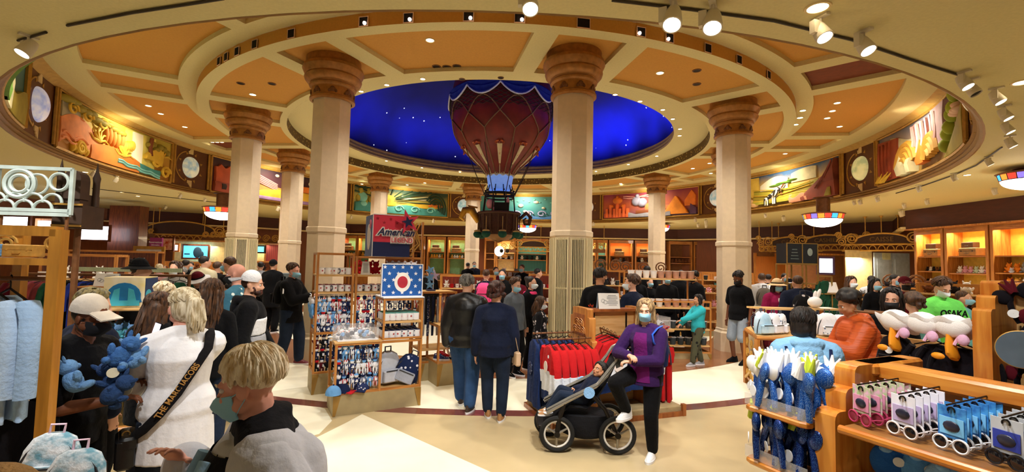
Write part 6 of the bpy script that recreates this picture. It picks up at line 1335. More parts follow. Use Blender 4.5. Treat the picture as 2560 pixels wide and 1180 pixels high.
# ================================================================== farther gondolas and tables with goods
def gondola(px,depth,W,label,col,goods,rz=0,zs=(.5,.9,1.3),n=9,H=1.5,scroll=False):
    c=aty(px,700,depth); t,M,r=rack((c.x,c.y),(cos(rz),sin(rz)),W,.5,H,zs,label,base=.15,post=.05,nm='goods_gondola',cat='display gondola')
    part(t,'back_board',col,lambda m:m.box((W/2,.47,H/2),(W,.03,H)))
    if scroll: part(t,'scroll_crest',BRONZED,lambda m:[m.tube([(W*(i+.5)/3+.2*(1-q/15)*cos(q),.25,H+.15+.2*(1-q/15)*sin(q)) for q in[k*.5 for k in range(26)]],.025,5) for i in range(3)],True)
    for j,z in enumerate(zs):
        if depth>=12 and j==0: continue
        for i in range(n):
            g=goods[(i+j)%len(goods)]; p=M@Vector((.1+(W-.2)*(i+.5)/n,.2,z+.002)); lab='%s from left, %s shelf of the %s'%(ORD[i],('low','middle','high')[j%3],label.split(' with ')[0])
            s=(W-.2)/n
            if g=='mug': MUG['plain'].put(p,r,'white mug, '+lab,'goods on far gondolas',scale=min(2,s/.13))
            elif g=='redmug': MUG['red'].put(p,r,'red rimmed mug, '+lab,'goods on far gondolas',mats={'cup':SWR},scale=min(2,s/.13))
            elif isinstance(g,int) and i%3!=1: PLUSH.put(p,r,'plush toy, '+lab,'goods on far gondolas',mats={'plush_body':PCOL[g],'plush_head':PCOL[g]},scale=min(1.6,s/.15))
            elif g=='dark': CUP.put(p,r,'dark cup, '+lab,'goods on far gondolas',mats={'cup_body':DGL},scale=min(1.2,s/.18))
    return t
OAKR=wood('red_board','6A2418','8A3420',.5)
gondola(1322,13.5,1.3,'red gondola with white mugs left of the nearest column',OAKR,['mug','redmug'],0,(.4,.8,1.2),8,1.6)
gondola(1100,12.5,1.5,'maroon gondola with red mugs behind the leather jacket man',OAKR,['redmug','mug',1],.1,(.5,.85,1.2),9,1.55)
gondola(1010,15,1.6,'low gondola with white boxes right of the sign cube',OAK,[1,'mug',6],0,(.5,.9,1.3),9,1.5)
gondola(1200,17,2.4,'far gondola with white mugs below the balloon',OAK,['mug',1,'mug',6],0,(.6,1.0,1.4),10,1.6)
gondola(1450,14,1.4,'scroll topped gondola with plush right of the nearest column',MAHO,['dark',2,1],.1,(.5,.9,1.3),8,1.75,True)
gondola(1545,15.5,1.8,'scroll topped gondola with dark cups left of a pale far column',MAHO,['dark','mug',2],.0,(.5,.9,1.3),9,1.7,True)
gondola(1755,15,1.6,'grey green gondola with glasses left of the right column',OAK,['dark',7,'mug'],-.1,(.5,.85,1.2,1.5),9,1.75)
gondola(1700,13,1.2,'honey gondola with packets behind the teal child',OAK,['dark',3,4],0,(.4,.8,1.2),7,1.4)
gondola(380,15,2.2,'far left gondola with white toys under the blue screen',OAK,[1,3,'mug',4],.2,(.6,1.0,1.4),10,1.7)
gondola(560,17,1.8,'far left gondola with brown boxes beside the left column',MAHO,[4,1,2],.2,(.6,1.0,1.4),9,1.75)
gondola(55,9,1.5,'left gondola with dark goods behind the light blue hoodies',MAHO,[2,1,'mug'],.3,(.6,1.0,1.4),7,1.9)
gondola(160,12,2.0,'left gondola with white shirts below the lit panel',MAHO,[1,2,6],.3,(.6,1.0,1.5),8,2.0)
gondola(2290,9.5,1.7,'right gondola with dark caps behind the green T-shirt',OAK,[2,1,4,2],-.7,(.7,1.1,1.5),8,1.7)
gondola(2200,12.5,1.6,'right gondola with gold scroll crest before the grey door',OAK,[0,4,2],-.5,(.6,1.0,1.4),8,1.5,True)
gondola(1900,14,1.4,'right gondola with pink goods behind the straw hat woman',MAHO,[3,2,1],-.2,(.6,1.0,1.4),8,1.5)
gondola(2140,10.2,1.3,'right gondola with white boxes beside the brass tower',MAHO,[1,'mug',6],-.4,(.6,1.0,1.3),8,1.4)
# hanging clothes rail at the left behind the hat man
t=thing('clothes_rail','dark clothes rail with coloured garments at the left','clothes rail',aty(30,700,6.6)*Vector((1,1,0)) if 0 else (aty(30,700,6.6).x,6.6,0),.25); part(t,'rail',BRONZED,lambda m:m.cyl((0,0,1.62),(2.2,0,1.62),.02,n=8),True); part(t,'post',BRONZED,lambda m:[m.cyl((x,0,0),(x,0,1.64),.025,n=8) for x in(.0,2.2)],True); part(t,'valance',PCOL[8],lambda m:m.box((1.4,-.02,1.70),(1.4,.03,.06)))
RC=[HWN,cloth('rose_cloth','9A4A5A'),cloth('rust_cloth','8A3A3A'),GRC,BLK,cloth('royal_cloth','2A3A9A'),NAVY,BLK,cloth('teal_dark','1E4A5A'),cloth('mauve_cloth','7A6A7A')]
MR=Matrix.Translation((aty(30,700,6.6).x,6.6,0))@Matrix.Rotation(.25,4,'Z')
for i in range(14): garment(MR@Vector((.12+.15*i,0,1.61)),.25+1.1,'hanging garment, %s from left on the dark clothes rail'%ORD[i],'garments on the dark rail',[(1,RC[i%10])],.7,.22,.4,seed=130+i,tag_=False)
# pink sign boards and price boards on the far left
t,w,h=screen('purple_sign','purple sign with two pale lines reading Reservations','sign',377,594,405,625,13.5,mat('sign_purple','8A2A6A',.5),None,.06); text('Reservations',.075,WHC,t,(0,-.035,h*.62)); text('Information',.05,WHC,t,(0,-.035,h*.4)); part(t,'pole',BRONZED,lambda m:m.cyl((0,.02,-t.location.z),(0,.02,0),.025,n=8),True)
t,w,h=screen('price_board','white double price board under the purple sign','sign',343,622,404,666,13.2,mat('board_white','DCDCE0',.6),GOLD,.05); part(t,'ruled_lines',mat('ink','6A6A6A',.7),lambda m:[m.box((s*w*.25,-.03,h*(.2+.15*i)),(w*.35,.004,h*.02)) for i in range(5) for s in(-1,1)]); part(t,'pole',BRONZED,lambda m:m.cyl((0,.02,-t.location.z),(0,.02,0),.025,n=8),True)
screen('red_picture','red framed picture beside the purple sign','picture',406,596,432,625,22.5,mat('picture_red','B83A2A',.5,c2='F0C0A8',scale=4),MAHO)
screen('lit_showcase','small lit showcase beside the red picture','showcase',432,612,446,626,22.9,emi('case_glow','DDEBF8',1.6),OAK)
# round wall light with black lens below the balloon
LW=aty(1253,628,29); t=thing('wall_light','round glowing wall light with two dark lenses under the balloon','wall light',(LW.x,LW.y,LW.z),0); part(t,'glow_disc',emi('wall_glow','FFF6E0',5),lambda m:m.ell((-.12,0,0),(.3,.06,.32),20,12),True); part(t,'dark_lens',BLACKM,lambda m:[m.ell((.02+.36*i,-.12,.02),(.12,.12,.13),14,9) for i in(0,1)],True); part(t,'bracket',BRONZE,lambda m:[m.ell((.22,-.1,-.3),(.2,.12,.12),14,8),m.box((.2,.9,-.1),(.08,2.0,.08))],True)
# grey trolley
TRP=atz(712,812,0); t=thing('stock_trolley','blue grey stock trolley beside the man in the black jacket','trolley',(TRP.x,TRP.y,0),.05); TG=mat('trolley_grey','5A6468',.6); part(t,'side_panel',TG,lambda m:[m.box((0,0,.75),(.55,.6,.46)),m.box((0,0,1.24),(.55,.6,.46))]); part(t,'tray',mat('trolley_blue','3A7AA8',.5),lambda m:m.rbox((0,0,.2),(.66,.7,.09),.04)); part(t,'lower_box',TG,lambda m:m.box((0,0,.38),(.55,.6,.24)))
for sx in(-1,1):
    for sy in(-1,1): part(t,'wheel',BLACKM,lambda m:m.torus((sx*.25,sy*.27,.08),.05,.03,14,8,axis='x'),True)
# pastel backpacks on a counter at the lower left
KC=aty(190,1180,1.5)
t=thing('low_counter','plain counter under the pastel backpacks at the lower left','counter',(-1.55,1.5,0),0); part(t,'counter_top',OAKP,lambda m:m.box((0,0,1.125),(.76,.5,.03))); part(t,'counter_body',OAK,lambda m:m.box((0,0,.555),(.72,.46,1.11)))
CLD=cloth('pack_cloud','6FA0B4',.2,.3,40,scale=16,c2='E8EEF4'); PNKT=cloth('pack_pink_trim','E8C8DC',.1)
PACK.put((-1.365,1.5,1.142),.35,'sky blue cloud print backpack with pink piping, lower left','backpacks at the lower left',mats={'pack_body':CLD,'front_pocket':CLD,'grab_handle':PNKT,'shoulder_strap':PNKT},scale=.62,rot=(-.2,0,.35))
PACK.put((-1.55,1.6,1.155),.2,'cloud print backpack behind the other at the lower left','backpacks at the lower left',mats={'pack_body':CLD,'front_pocket':CLD,'grab_handle':PNKT,'shoulder_strap':WHC},scale=.62,rot=(-.1,.1,.5))
t=thing('fur_hat','tan plush fur ball in the bottom left corner','plush toy',(-1.32,1.22,1.30),0); part(t,'fur',cloth('fur_tan','B08A5A',.2,.9,70),lambda m:m.ell((0,0,.0),(.12,.1,.1),18,12),True); part(t,'collar',PNKT,lambda m:m.torus((0,0,-.06),.09,.015,20,6),True)
t=thing('hat_stand','slim stand under the tan fur ball','stand',(-1.32,1.22,0),0); part(t,'rod',BLACKM,lambda m:m.cyl((0,0,0),(0,0,1.21),.015,n=8),True); part(t,'foot',BLACKM,lambda m:m.lathe([(.001,0),(.14,0),(.13,.015),(.001,.02)],n=20),True)
# ================================================================== people
def skin(n,c): return mat('skin_'+n,c,.5,var=.06,scale=20,spec=.35)
SK={'fair':skin('fair','D8A488'),'pale':skin('pale','E4B8A0'),'tan':skin('tan','B8805C'),'brown':skin('brown','6E4028'),'pink':skin('pink','D89A86')}
def hairm(n,c,c2): return mat('hair_'+n,c,.45,c2=c2,scale=6,stretch=(9,9,2),bump=.3,bscale=60,spec=.4)
HR={'blonde':hairm('blonde','C4A676','F6EAD0'),'ash':hairm('ash','A8946E','E8DCC0'),'brown':hairm('brown','2E1C12','5A3A22'),'black':hairm('black','0C0908','241A16'),'grey':hairm('grey','4A4642','8A8680'),'olive':hairm('olive','4A4024','8A7A48'),'auburn':hairm('auburn','1E0E0A','4A2218'),'caramel':hairm('caramel','5A4028','B8986A')}
JEAN=cloth('jeans_blue','2E4A72',.25); JEAND=cloth('jeans_dark','1C2638',.25); BLKC=cloth('black_fabric','0B0B0E',.25); LEATH=mat('black_leather','0E0E10',.38,var=.3,bump=.25,bscale=14); NVYC=cloth('navy_knit','161C30',.2)
MASKB=mat('mask_blue','8FC4DC',.8,var=.05); MASKK=mat('mask_black','16161C',.8); MASKW=mat('mask_white','DCE4E8',.8); EYEW=mat('eye_white','E8E4DC',.3); EYED=mat('eye_dark','1A120C',.2); LIPS=mat('lips','A85A50',.5)
def vox(o,v,it=4):
    r=o.modifiers.new('remesh','REMESH'); r.mode='VOXEL'; r.voxel_size=v; r.use_smooth_shade=True
    s=o.modifiers.new('smooth','SMOOTH'); s.factor=.5; s.iterations=it
    return o
def ik(a,b,l1,l2,hint):
    a=Vector(a);b=Vector(b); d=b-a; L=d.length
    if L>(l1+l2)*.995: b=a+d*((l1+l2)*.995/L); d=b-a; L=d.length
    n=d.normalized(); x=(l1*l1-l2*l2+L*L)/(2*L); h=math.sqrt(max(0,l1*l1-x*x))
    hp=Vector(hint); hp=hp-n*hp.dot(n); hp=hp.normalized() if hp.length>1e-5 else Vector((0,-1,0))
    return a+n*x+hp*h,b
def hand(m,w,d,up,side,k,curl=.35,n=6):
    """palm, four unequal bent fingers and a thumb from the side of the palm; w wrist, d direction, up back-of-hand normal"""
    d=Vector(d).normalized(); up=Vector(up); up=(up-d*up.dot(d)).normalized(); s=d.cross(up)*side
    m.cap(w,.026*k,w+d*.03*k,.027*k,n)
    for q in(-1,0,1): m.cap(w+d*.025*k+s*.016*q*k,.017*k,w+d*.085*k+s*.022*q*k,.0155*k,n)
    for q,L in((-1.5,.062),(-.5,.078),(.5,.084),(1.5,.074)):
        p=w+d*.088*k+s*.0185*q*k; dd=(d+s*.07*q).normalized(); a=curl
        for seg,f,r in((0,.45,.0088),(1,.32,.0082),(2,.23,.0072)):
            dd2=(dd*cos(a*(seg+.4))-up*sin(a*(seg+.4))).normalized(); p2=p+dd2*(L*f*k); m.cap(p,r*k,p2,r*.92*k,n); p=p2
    p=w+d*.03*k+s*.026*k; t1=(d*.55+s*.8-up*.25).normalized(); t2=(d*.85+s*.35-up*.35).normalized()
    p2=p+t1*.04*k; m.cap(p,.0125*k,p2,.0105*k,n); m.cap(p2,.0105*k,p2+t2*.032*k,.0085*k,n)
def headprims(m,M,q,child=False,ears=True):
    E=lambda c,r,rot=None: m.ell(c,r,14 if q else 10,10 if q else 7,M=M,rot=rot)
    E((0,.012,.03),(.074,.094,.085)); E((0,-.022,-.035),(.06,.068,.078)); E((0,-.05,-.085),(.03,.028,.026)); E((0,-.07,.02),(.05,.024,.016))
    m.tube([(0,-.085,.012),(0,-.103,-.02),(0,-.106,-.03)],[.008,.013,.012],8,M=M); E((0,-.1,-.03),(.015,.012,.011))
    for s in(-1,1): E((s*.034,-.066,-.028),(.024,.022,.022)); E((s*.05,-.01,-.055),(.02,.04,.03))
    E((0,-.082,-.055),(.022,.016,.012))
    if ears:
        for s in(-1,1): E((s*.076,.012,-.012),(.011,.02,.031),(0,0,s*.35))
def hairdo(body,M,kind,mt,q,L=.3,rnd=None,seed=1):
    if kind in(None,'bald'): return
    rnd=random.Random(seed); Mi=M
    if kind=='buzz':
        m=MB(); m.ell((0,.022,.04),(.078,.094,.086),14,10,M=M); vox(m.build('hair',mt,body),.012); return
    m=MB(); E=lambda c,r: m.ell(c,r,14,10,M=M)
    E((0,.028,.045),(.083,.096,.086)); 
    if kind in('long','bob','pony','bun'): E((0,.04,.0),(.085,.085,.1))
    if kind=='curly':
        for i in range(70):
            a=rnd.uniform(0,2*PI); t=rnd.uniform(0,1.9); x,y,z=sin(t)*cos(a),sin(t)*sin(a),cos(t)
            if y<-.55 and z<.35: continue
            E((x*.105,.03+y*.11,.03+z*.115-(.03 if z<0 else 0)),rnd.uniform(.024,.036))
    if kind=='afro':
        for i in range(60):
            a=rnd.uniform(0,2*PI); t=rnd.uniform(0,1.7); x,y,z=sin(t)*cos(a),sin(t)*sin(a),cos(t)
            if y<-.5 and z<.3: continue
            E((x*.1,.035+y*.105,.06+z*.1),rnd.uniform(.025,.035))
    if kind=='long':
        for s in(-1,1): m.cap(M@Vector((s*.07,.02,.02)),.034,M@Vector((s*.085,.03,-.06-L*.5)),.036,8); m.cap(M@Vector((s*.085,.03,-.06-L*.5)),.036,M@Vector((s*.075,.03,-.06-L)),.02,8)
        m.cap(M@Vector((0,.085,0)),.05,M@Vector((0,.095,-.06-L)),.04,8); 
        for s in(-1,1): m.cap(M@Vector((s*.05,.075,0)),.045,M@Vector((s*.05,.085,-.05-L)),.03,8)
    if kind=='bob':
        for s in(-1,1): m.cap(M@Vector((s*.066,.01,.02)),.03,M@Vector((s*.074,.015,-.09)),.028,8)
        m.ell((0,.06,-.05),(.085,.055,.075),14,10,M=M)
    if kind=='pony': m.cap(M@Vector((0,.1,.06)),.035,M@Vector((0,.17,.02)),.04,8); m.cap(M@Vector((0,.17,.02)),.04,M@Vector((0,.16,-L)),.02,8)
    if kind=='bun': E((0,.11,.08),(.05,.05,.05))
    o=m.build('hair',mt,body); vox(o,(.02,.014,.008)[q],2)
    if q==0 and kind!='long': return
    m=MB(); n={0:24,1:90,2:420}[q]; A=Vector((.088,.101,.092)); C=Vector((0,.026,.042)); r0={0:.012,1:.009,2:.0052}[q]
    for i in range(n):
        ph=rnd.uniform(0,2*PI); th0=R_(rnd.uniform(4,80)); front=max(0,-sin(ph))
        thm=R_(122 if kind!='short' else 124)-front*R_(70)
        if th0>thm-.25: th0=thm*rnd.uniform(.2,.8)
        th1=min(thm,th0+R_(rnd.uniform(35,60))); dr=rnd.uniform(-.35,.35); off=rnd.uniform(.0,.05); pts=[]
        for k in range(6):
            t=k/5; th=th0+(th1-th0)*t; p2=ph+dr*t; k_=1+off*sin(t*PI)+.05*t*rnd.uniform(.4,1)
            if kind in('pony','bun'): 
                tgt=Vector((0,.11,.07)); v=C+Vector((A.x*sin(th)*cos(p2),A.y*sin(th)*sin(p2),A.z*cos(th)))*1.01; v=v.lerp(tgt,t*t*.85 if q else .5)
            else: v=C+Vector((A.x*sin(th)*cos(p2),A.y*sin(th)*sin(p2),A.z*cos(th)))*k_
            pts.append(M@v)
        if kind=='long' and thm-th1<.5 and front<.75:
            v=M.inverted()@pts[-1]; fl=rnd.uniform(.75,1.05)*L; w=rnd.uniform(-.015,.015)
            for k in(1,2,3,4): pts.append(M@(v+Vector((v.x*.12*k/4+w*sin(k*1.7),.012*k,-fl*k/4))))
        m.tube(pts,[r0*1.0]+[r0*1.35]*(len(pts)-2)+[r0*.3],4 if q<2 else 5)
    if kind=='pony':
        for i in range(n//3):
            x=rnd.uniform(-.035,.035);y=rnd.uniform(-.03,.03); m.tube([M@Vector((x*.5,.11,.07)),M@Vector((x,.17+y,.03)),M@Vector((x*1.3,.18+y,-.1)),M@Vector((x*1.1,.165+y,-L*rnd.uniform(.7,1.1)))],[r0,r0*1.4,r0*1.3,r0*.3],5)
    m.build('hair_strands',mt,o)
def facemask(body,M,mt,q,pull=0):
    m=MB()
    def f(u,v):
        a=(u-.5)*2*R_(78); z=-.016-.080*v+pull; bul=.022*sin(v*PI)*cos(a)+.02*math.exp(-((v-.28)/.25)**2)*max(0,cos(a*1.6))**2
        return Vector(((.068+bul*.3)*sin(a)*(1-.12*v),-.012-(.093+bul-.022*v*v)*cos(a)*(1 if abs(a)<1.2 else 1),z-.012*v*cos(a)*(1)+.002*sin(v*22)))
    m.grid(f,14,10,M=M); m.grid(lambda u,v:f(u,v)*.985+Vector((0,.002,0)),14,10,M=M); fm=m.build('face_mask',mt,body,recalc=False)
    if q:
        m=MB()
        for s in(-1,1):
            for z0,z1 in((-.02,-.004),(-.088,-.035)): m.tube([M@Vector((s*.066,-.03,z0+pull)),M@Vector((s*.079,-.005,(z0+z1)/2+pull*.5)),M@Vector((s*.081,.02,z1))],.0018,4)
        m.build('ear_loop',mt,fm)
PPL=[]
def person(label,px,ytop,depth,face,top=None,pants=None,H=None,floor=None,sk='fair',sex='m',hair='short',hc='brown',hl=.25,mask=None,cap=None,lean=0,yaw=0,pitch=0,lh=None,rh=None,lf=None,rf=None,shoes=BLKC,q=0,sleeve=1,hem=.80,pad=.014,wid=1,hood=None,shorts=False,knee=1,joints=None,z0=0,group=None,curl=.35,flare=0,hh=1.0,leh=None,reh=None,band=(),sole=None):
    if floor is not None: p=atz(floor[0],floor[1],0)
    else: a=aty(px,ytop,depth); p=Vector((a.x,depth,0)); H=H or a.z
    k=H/1.70; W=(1.0 if sex=='m' else .90)*wid
    piv=Vector((0,0,.95)); Rl=Matrix.Rotation(R_(lean),4,'X')
    def T(v): 
        v=Vector(v); return (piv+(Rl@(v-piv)).to_3d()) if v.z>.95 else v
    J={'neck':T((0,.015,1.41)),'head':T((0,-.012,1.585)),'lsh':T((.165*W,.012,1.345)),'rsh':T((-.165*W,.012,1.345)),'pelvis':Vector((0,0,.95))}
    lh=Vector(lh) if lh is not None else J['lsh']+Vector((.07,-.04,-.53)); rh_=Vector(rh) if rh is not None else J['rsh']+Vector((-.07,-.04,-.53))
    J['lel'],J['lwr']=ik(J['lsh'],lh,.29,.255,leh or (.5,.6,-.6)); J['rel'],J['rwr']=ik(J['rsh'],rh_,.29,.255,reh or (-.5,.6,-.6))
    lf=Vector(lf) if lf is not None else Vector((.10,.0,0)); rf=Vector(rf) if rf is not None else Vector((-.10,.0,0))
    J['lhip']=Vector((.088*W,0,.91)); J['rhip']=Vector((-.088*W,0,.91))
    J['lkn'],J['lan']=ik(J['lhip'],lf+Vector((0,.02,.085)),.42,.42,(.15,-1,0)); J['rkn'],J['ran']=ik(J['rhip'],rf+Vector((0,.02,.085)),.42,.42,(-.15,-1,0))
    if joints: 
        for a_,b_ in joints.items(): J[a_]=Vector(b_)
    for a_ in J: J[a_]=J[a_]*k
    Kk=Matrix.Scale(k*hh,4)
    HM=Matrix.Translation(J['head'])@Matrix.Rotation(R_(lean*.5+pitch),4,'X')@Matrix.Rotation(R_(yaw),4,'Z')@Kk if not joints else Matrix.Translation(J['head'])@joints_rot(joints)@Kk
    HM=Matrix.Translation(J['head'])@Matrix.Rotation(R_(yaw),4,'Z')@Matrix.Rotation(R_(lean*.4+pitch),4,'X')@Kk if not joints or 'rot' not in joints else HM
    n=10 if q else 8
    spine=J['neck']-J['pelvis']; sx=(J['lsh']-J['rsh']).normalized(); sz=spine.normalized(); sy=sz.cross(sx).normalized(); SL=spine.length
    global SURF
    prof=[(-.09,.150,.105),(.0,.165,.118),(.16,.160,.112),(.3,.138,.104),(.52,.150,.112),(.72,.168,.122),(.86,.155,.105),(.96,.10,.08),(1.02,.065,.062)] if sex=='m' else [(-.09,.158,.115),(.0,.172,.125),(.16,.165,.118),(.34,.130,.10),(.55,.143,.115),(.70,.152,.130),(.86,.142,.10),(.96,.092,.076),(1.02,.056,.056)]
    def ring(t,rx,ry,N=18): 
        c=J['pelvis']+spine*t; return [c+sx*(rx*k*W*cos(2*PI*i/N))+sy*(ry*k*wid*sin(2*PI*i/N)) for i in range(N)]
    def torso(m,t0,t1,pd,fl=0):
        R=[]; 
        ts=[t0]+[a[0] for a in prof if t0<a[0]<t1]+[t1]
        for t in ts:
            for a,b in zip(prof[:-1],prof[1:]):
                if a[0]<=t<=b[0]: f=(t-a[0])/(b[0]-a[0]); rx=a[1]+(b[1]-a[1])*f; ry=a[2]+(b[2]-a[2])*f; break
            else: a=prof[0] if t<prof[0][0] else prof[-1]; rx,ry=a[1],a[2]
            g=pd+fl*max(0,(.35-t)); R.append(ring(t,rx+g,ry+g))
        m.loft(R)
    def SURF(t,ang,ex=0):
        for a,b_ in zip(prof[:-1],prof[1:]):
            if a[0]<=t<=b_[0]: f=(t-a[0])/(b_[0]-a[0]); break
        else: a=b_=prof[0] if t<0 else prof[-1]; f=0
        rx=a[1]+(b_[1]-a[1])*f+pad+ex+.02*max(0,.35-t); ry=a[2]+(b_[2]-a[2])*f+pad+ex+.02*max(0,.35-t)
        return J['pelvis']+spine*t+sx*(rx*k*W*cos(ang))+sy*(ry*k*wid*sin(ang))
    body=MB(); torso(body,-.09,1.02,0)
    body.cap(J['neck']+Vector((0,0,-.02)),.058*k*W,HM@Vector((0,.012,-.05)),.052*k*W,n)
    headprims(body,HM,q)
    for s in'lr': body.cap(J['neck']+Vector((0,.01,.035))*k,.05*k*W,J[s+'sh']+Vector((0,0,.005))*k,.05*k*W,n)
    up_=Vector((0,0,1))
    for s,S_ in(('l',1),('r',-1)):
        a,b,c=J[s+'sh'],J[s+'el'],J[s+'wr']
        body.cap(a,.052*k*W,b,.040*k*W,n); body.cap(b,.040*k*W,c,.026*k*W,n)
        d=(c-b).normalized(); side=Vector((S_,0,0)); nrm=d.cross(Vector((0,0,1)).cross(d)) if abs(d.z)<.8 else side
        if abs(d.z)>=.8: hand(body,c,d,side,S_ if 1 else 1,k,curl)
        else: hand(body,c,d,Vector((0,0,1)),S_,k,curl)
        body.cap(J[s+'hip'],.085*k*W,J[s+'kn'],.058*k*W,n); body.cap(J[s+'kn'],.055*k*W,J[s+'an'],.038*k*W,n); 
        body.ell(J[s+'an']+Vector((0,-.04,-.04))*k,(.036*k,.09*k,.035*k),10,6)
    v={0:.02,1:.011,2:.0058}[q]*max(k,.7)
    b=body.build('person',SK[sk]); vox(b,v,3 if q else 2)
    rz=R_(face); b.location=(p.x,p.y,z0); b.rotation_euler=(0,0,rz); tag(b,label,'person',group)
    # clothes -------------------------------------------------------
    vt={0:.024,1:.014,2:.0085}[q]*max(k,.7)
    if pants is not None:
        m=MB(); torso(m,-.12,.2,pad*.8)
        for s in'lr':
            kn=J[s+'kn']; an=J[s+'an']
            if shorts: kn2=kn+(an-kn)*.04; m.cap(J[s+'hip'],(.098)*k*W,kn2,(.092)*k,n)
            else:
                m.cap(J[s+'hip'],(.09+pad)*k*W,kn,(.056+pad+flare)*k,n); m.cap(kn,(.056+pad+flare)*k,kn+(an-kn)*.55,(.048+pad+flare)*k,n); m.cap(kn+(an-kn)*.55,(.048+pad+flare)*k,kn+(an-kn)*.93,(.038+pad+flare)*k,n)
        vox(m.build('shorts' if shorts else 'trousers',pants,b),vt)
    if top is not None:
        m=MB(); th=(hem-.95)/.46; torso(m,th,1.0,pad,.02)
        for s in'lr':
            a,e,w=J[s+'sh'],J[s+'el'],J[s+'wr']
            if sleeve>=.99: m.cap(a,(.055+pad)*k*W,e,(.044+pad)*k*W,n); m.cap(e,(.044+pad)*k*W,e+(w-e)*.93,(.031+pad)*k*W,n)
            elif sleeve>.5: m.cap(a,(.055+pad)*k*W,e,(.044+pad)*k*W,n); m.cap(e,(.044+pad)*k*W,e+(w-e)*(sleeve-.5)*1.8,(.038+pad)*k*W,n)
            else: m.cap(a,(.055+pad)*k*W,a+(e-a)*.72,(.056+pad)*k*W,n)
        for s in'lr': m.cap(J['neck']+Vector((0,.01,.012))*k,(.05+pad*.6)*k*W,J[s+'sh']+Vector((0,0,.0))*k,(.053+pad)*k*W,n)
        m.cap(J['neck']-sz*.03*k,.066*k*W,J['neck']+sz*.015*k,.06*k*W,n)
        vox(m.build('jacket' if hem<.8 else 'top',top,b),vt,3)
    for (t0,t1,mt_,nm,e) in band:
        m=MB(); torso(m,t0,t1,pad+e); vox(m.build(nm,mt_,b),vt,2)
    if hood is not None:
        m=MB(); m.tube([J['neck']+sx*(.10*k*cos(R_(a)))+sy*(.09*k*sin(R_(a))+.02*k)+sz*(.0+.03*k*max(0,sin(R_(a)))) for a in range(-20,201,20)],[.03*k]+[.042*k]*10+[.03*k],10); m.ell(J['neck']+sy*.115*k-sz*.06*k,(.11*k,.05*k,.10*k),14,9); vox(m.build('hood',hood,b),vt,3)
    # shoes
    if not joints or 'noshoe' not in joints:
        for s in'lr':
            m=MB(); an=J[s+'an']; M_=Matrix.Translation((an.x,an.y-.05*k,an.z-.088*k))@Matrix.Rotation(R_(8 if s=='l' else -8),4,'Z')
            shoe(m,M_,(0,1),.28*k); m.build('shoe',[sole or SHW,shoes],b)
    # face
    hideface=abs(((face+yaw)+180)%360-180)>125
    if not hideface:
        for s in(-1,1):
            m=MB(); m.ell((s*.031,-.074,.003),(.0125,.011,.0095),10,7,M=HM); m.ell((s*.031,-.0825,.003),(.006,.0035,.006),8,6,m=1,M=HM); m.build('eye',[EYEW,EYED],b)
        if q:
            m=MB()
            for s in(-1,1): m.tube([HM@Vector((s*.014,-.094,.022)),HM@Vector((s*.032,-.092,.028)),HM@Vector((s*.05,-.078,.022))],.0032*k,5)
            m.build('eyebrows',HR[hc],b)
            if not mask: m=MB(); m.ell((0,-.094,-.055),(.021,.007,.006),10,6,M=HM); m.build('mouth',LIPS,b)
    if mask is not None and not hideface or (mask is not None and q): facemask(b,HM,mask,q)
    if cap:
        kind,cm,cm2=cap; m=MB(); m.lathe([(.001,.112)]+[(.094*cos(R_(a)),.02+.095*sin(R_(a))) for a in range(80,-1,-10)]+[(.094,.0)],n=20,M=HM@Matrix.Translation((0,.022,.03))); m.build('cap_crown',cm,b)
        if kind=='cap' or kind=='rev':
            sgn=-1 if kind=='cap' else 1; m=MB()
            for dz in(0,.006): m.grid(lambda u,v:((u-.5)*.16,.022+sgn*(.07+.135*v*(1-.4*(2*u-1)**2)),.054+dz-.03*v-.02*(2*u-1)**2),10,5,M=HM)
            m.build('cap_peak',cm2,b,recalc=False)
        elif kind=='hat': m=MB(); m.lathe([(.09,.0),(.13,-.012),(.175,-.03),(.175,-.024),(.13,-.004),(.09,.01)],n=28,M=HM@Matrix.Translation((0,.022,.035))); m.build('hat_brim',cm2,b); 
        if kind=='hat': m=MB(); m.torus((0,.022,.05),.095,.012,24,6,M=HM); m.build('hat_band',BLKC,b)
    if cap and kind!='x': hairdo(b,HM@Matrix.Translation((0,.0,-.02))@Matrix.Diagonal((.96,.96,.85,1)),hair,HR[hc],min(q,1),hl)
    else: hairdo(b,HM,hair,HR[hc],q,hl,seed=len(ALLT))
    Mw=Matrix.Translation((p.x,p.y,z0))@Matrix.Rotation(rz,4,'Z')
    PPL.append(b); return b,Mw,J,HM
def bpart(b,name,mt,fn,smooth=True): m=MB(); fn(m); return m.build(name,mt,b,smooth=smooth)
def worn(lab,Mw,J,md,scale=1.4,dz=-.36,grp=None):
    M=Mw@Matrix.Translation((0,.175,J['neck'].z+dz)); return PACK.put(M.translation,M.to_euler().z+PI,lab,grp,mats=md,scale=scale)
PKK={'pack_body':BLKC,'front_pocket':BLKC,'grab_handle':BLKC,'shoulder_strap':BLKC}
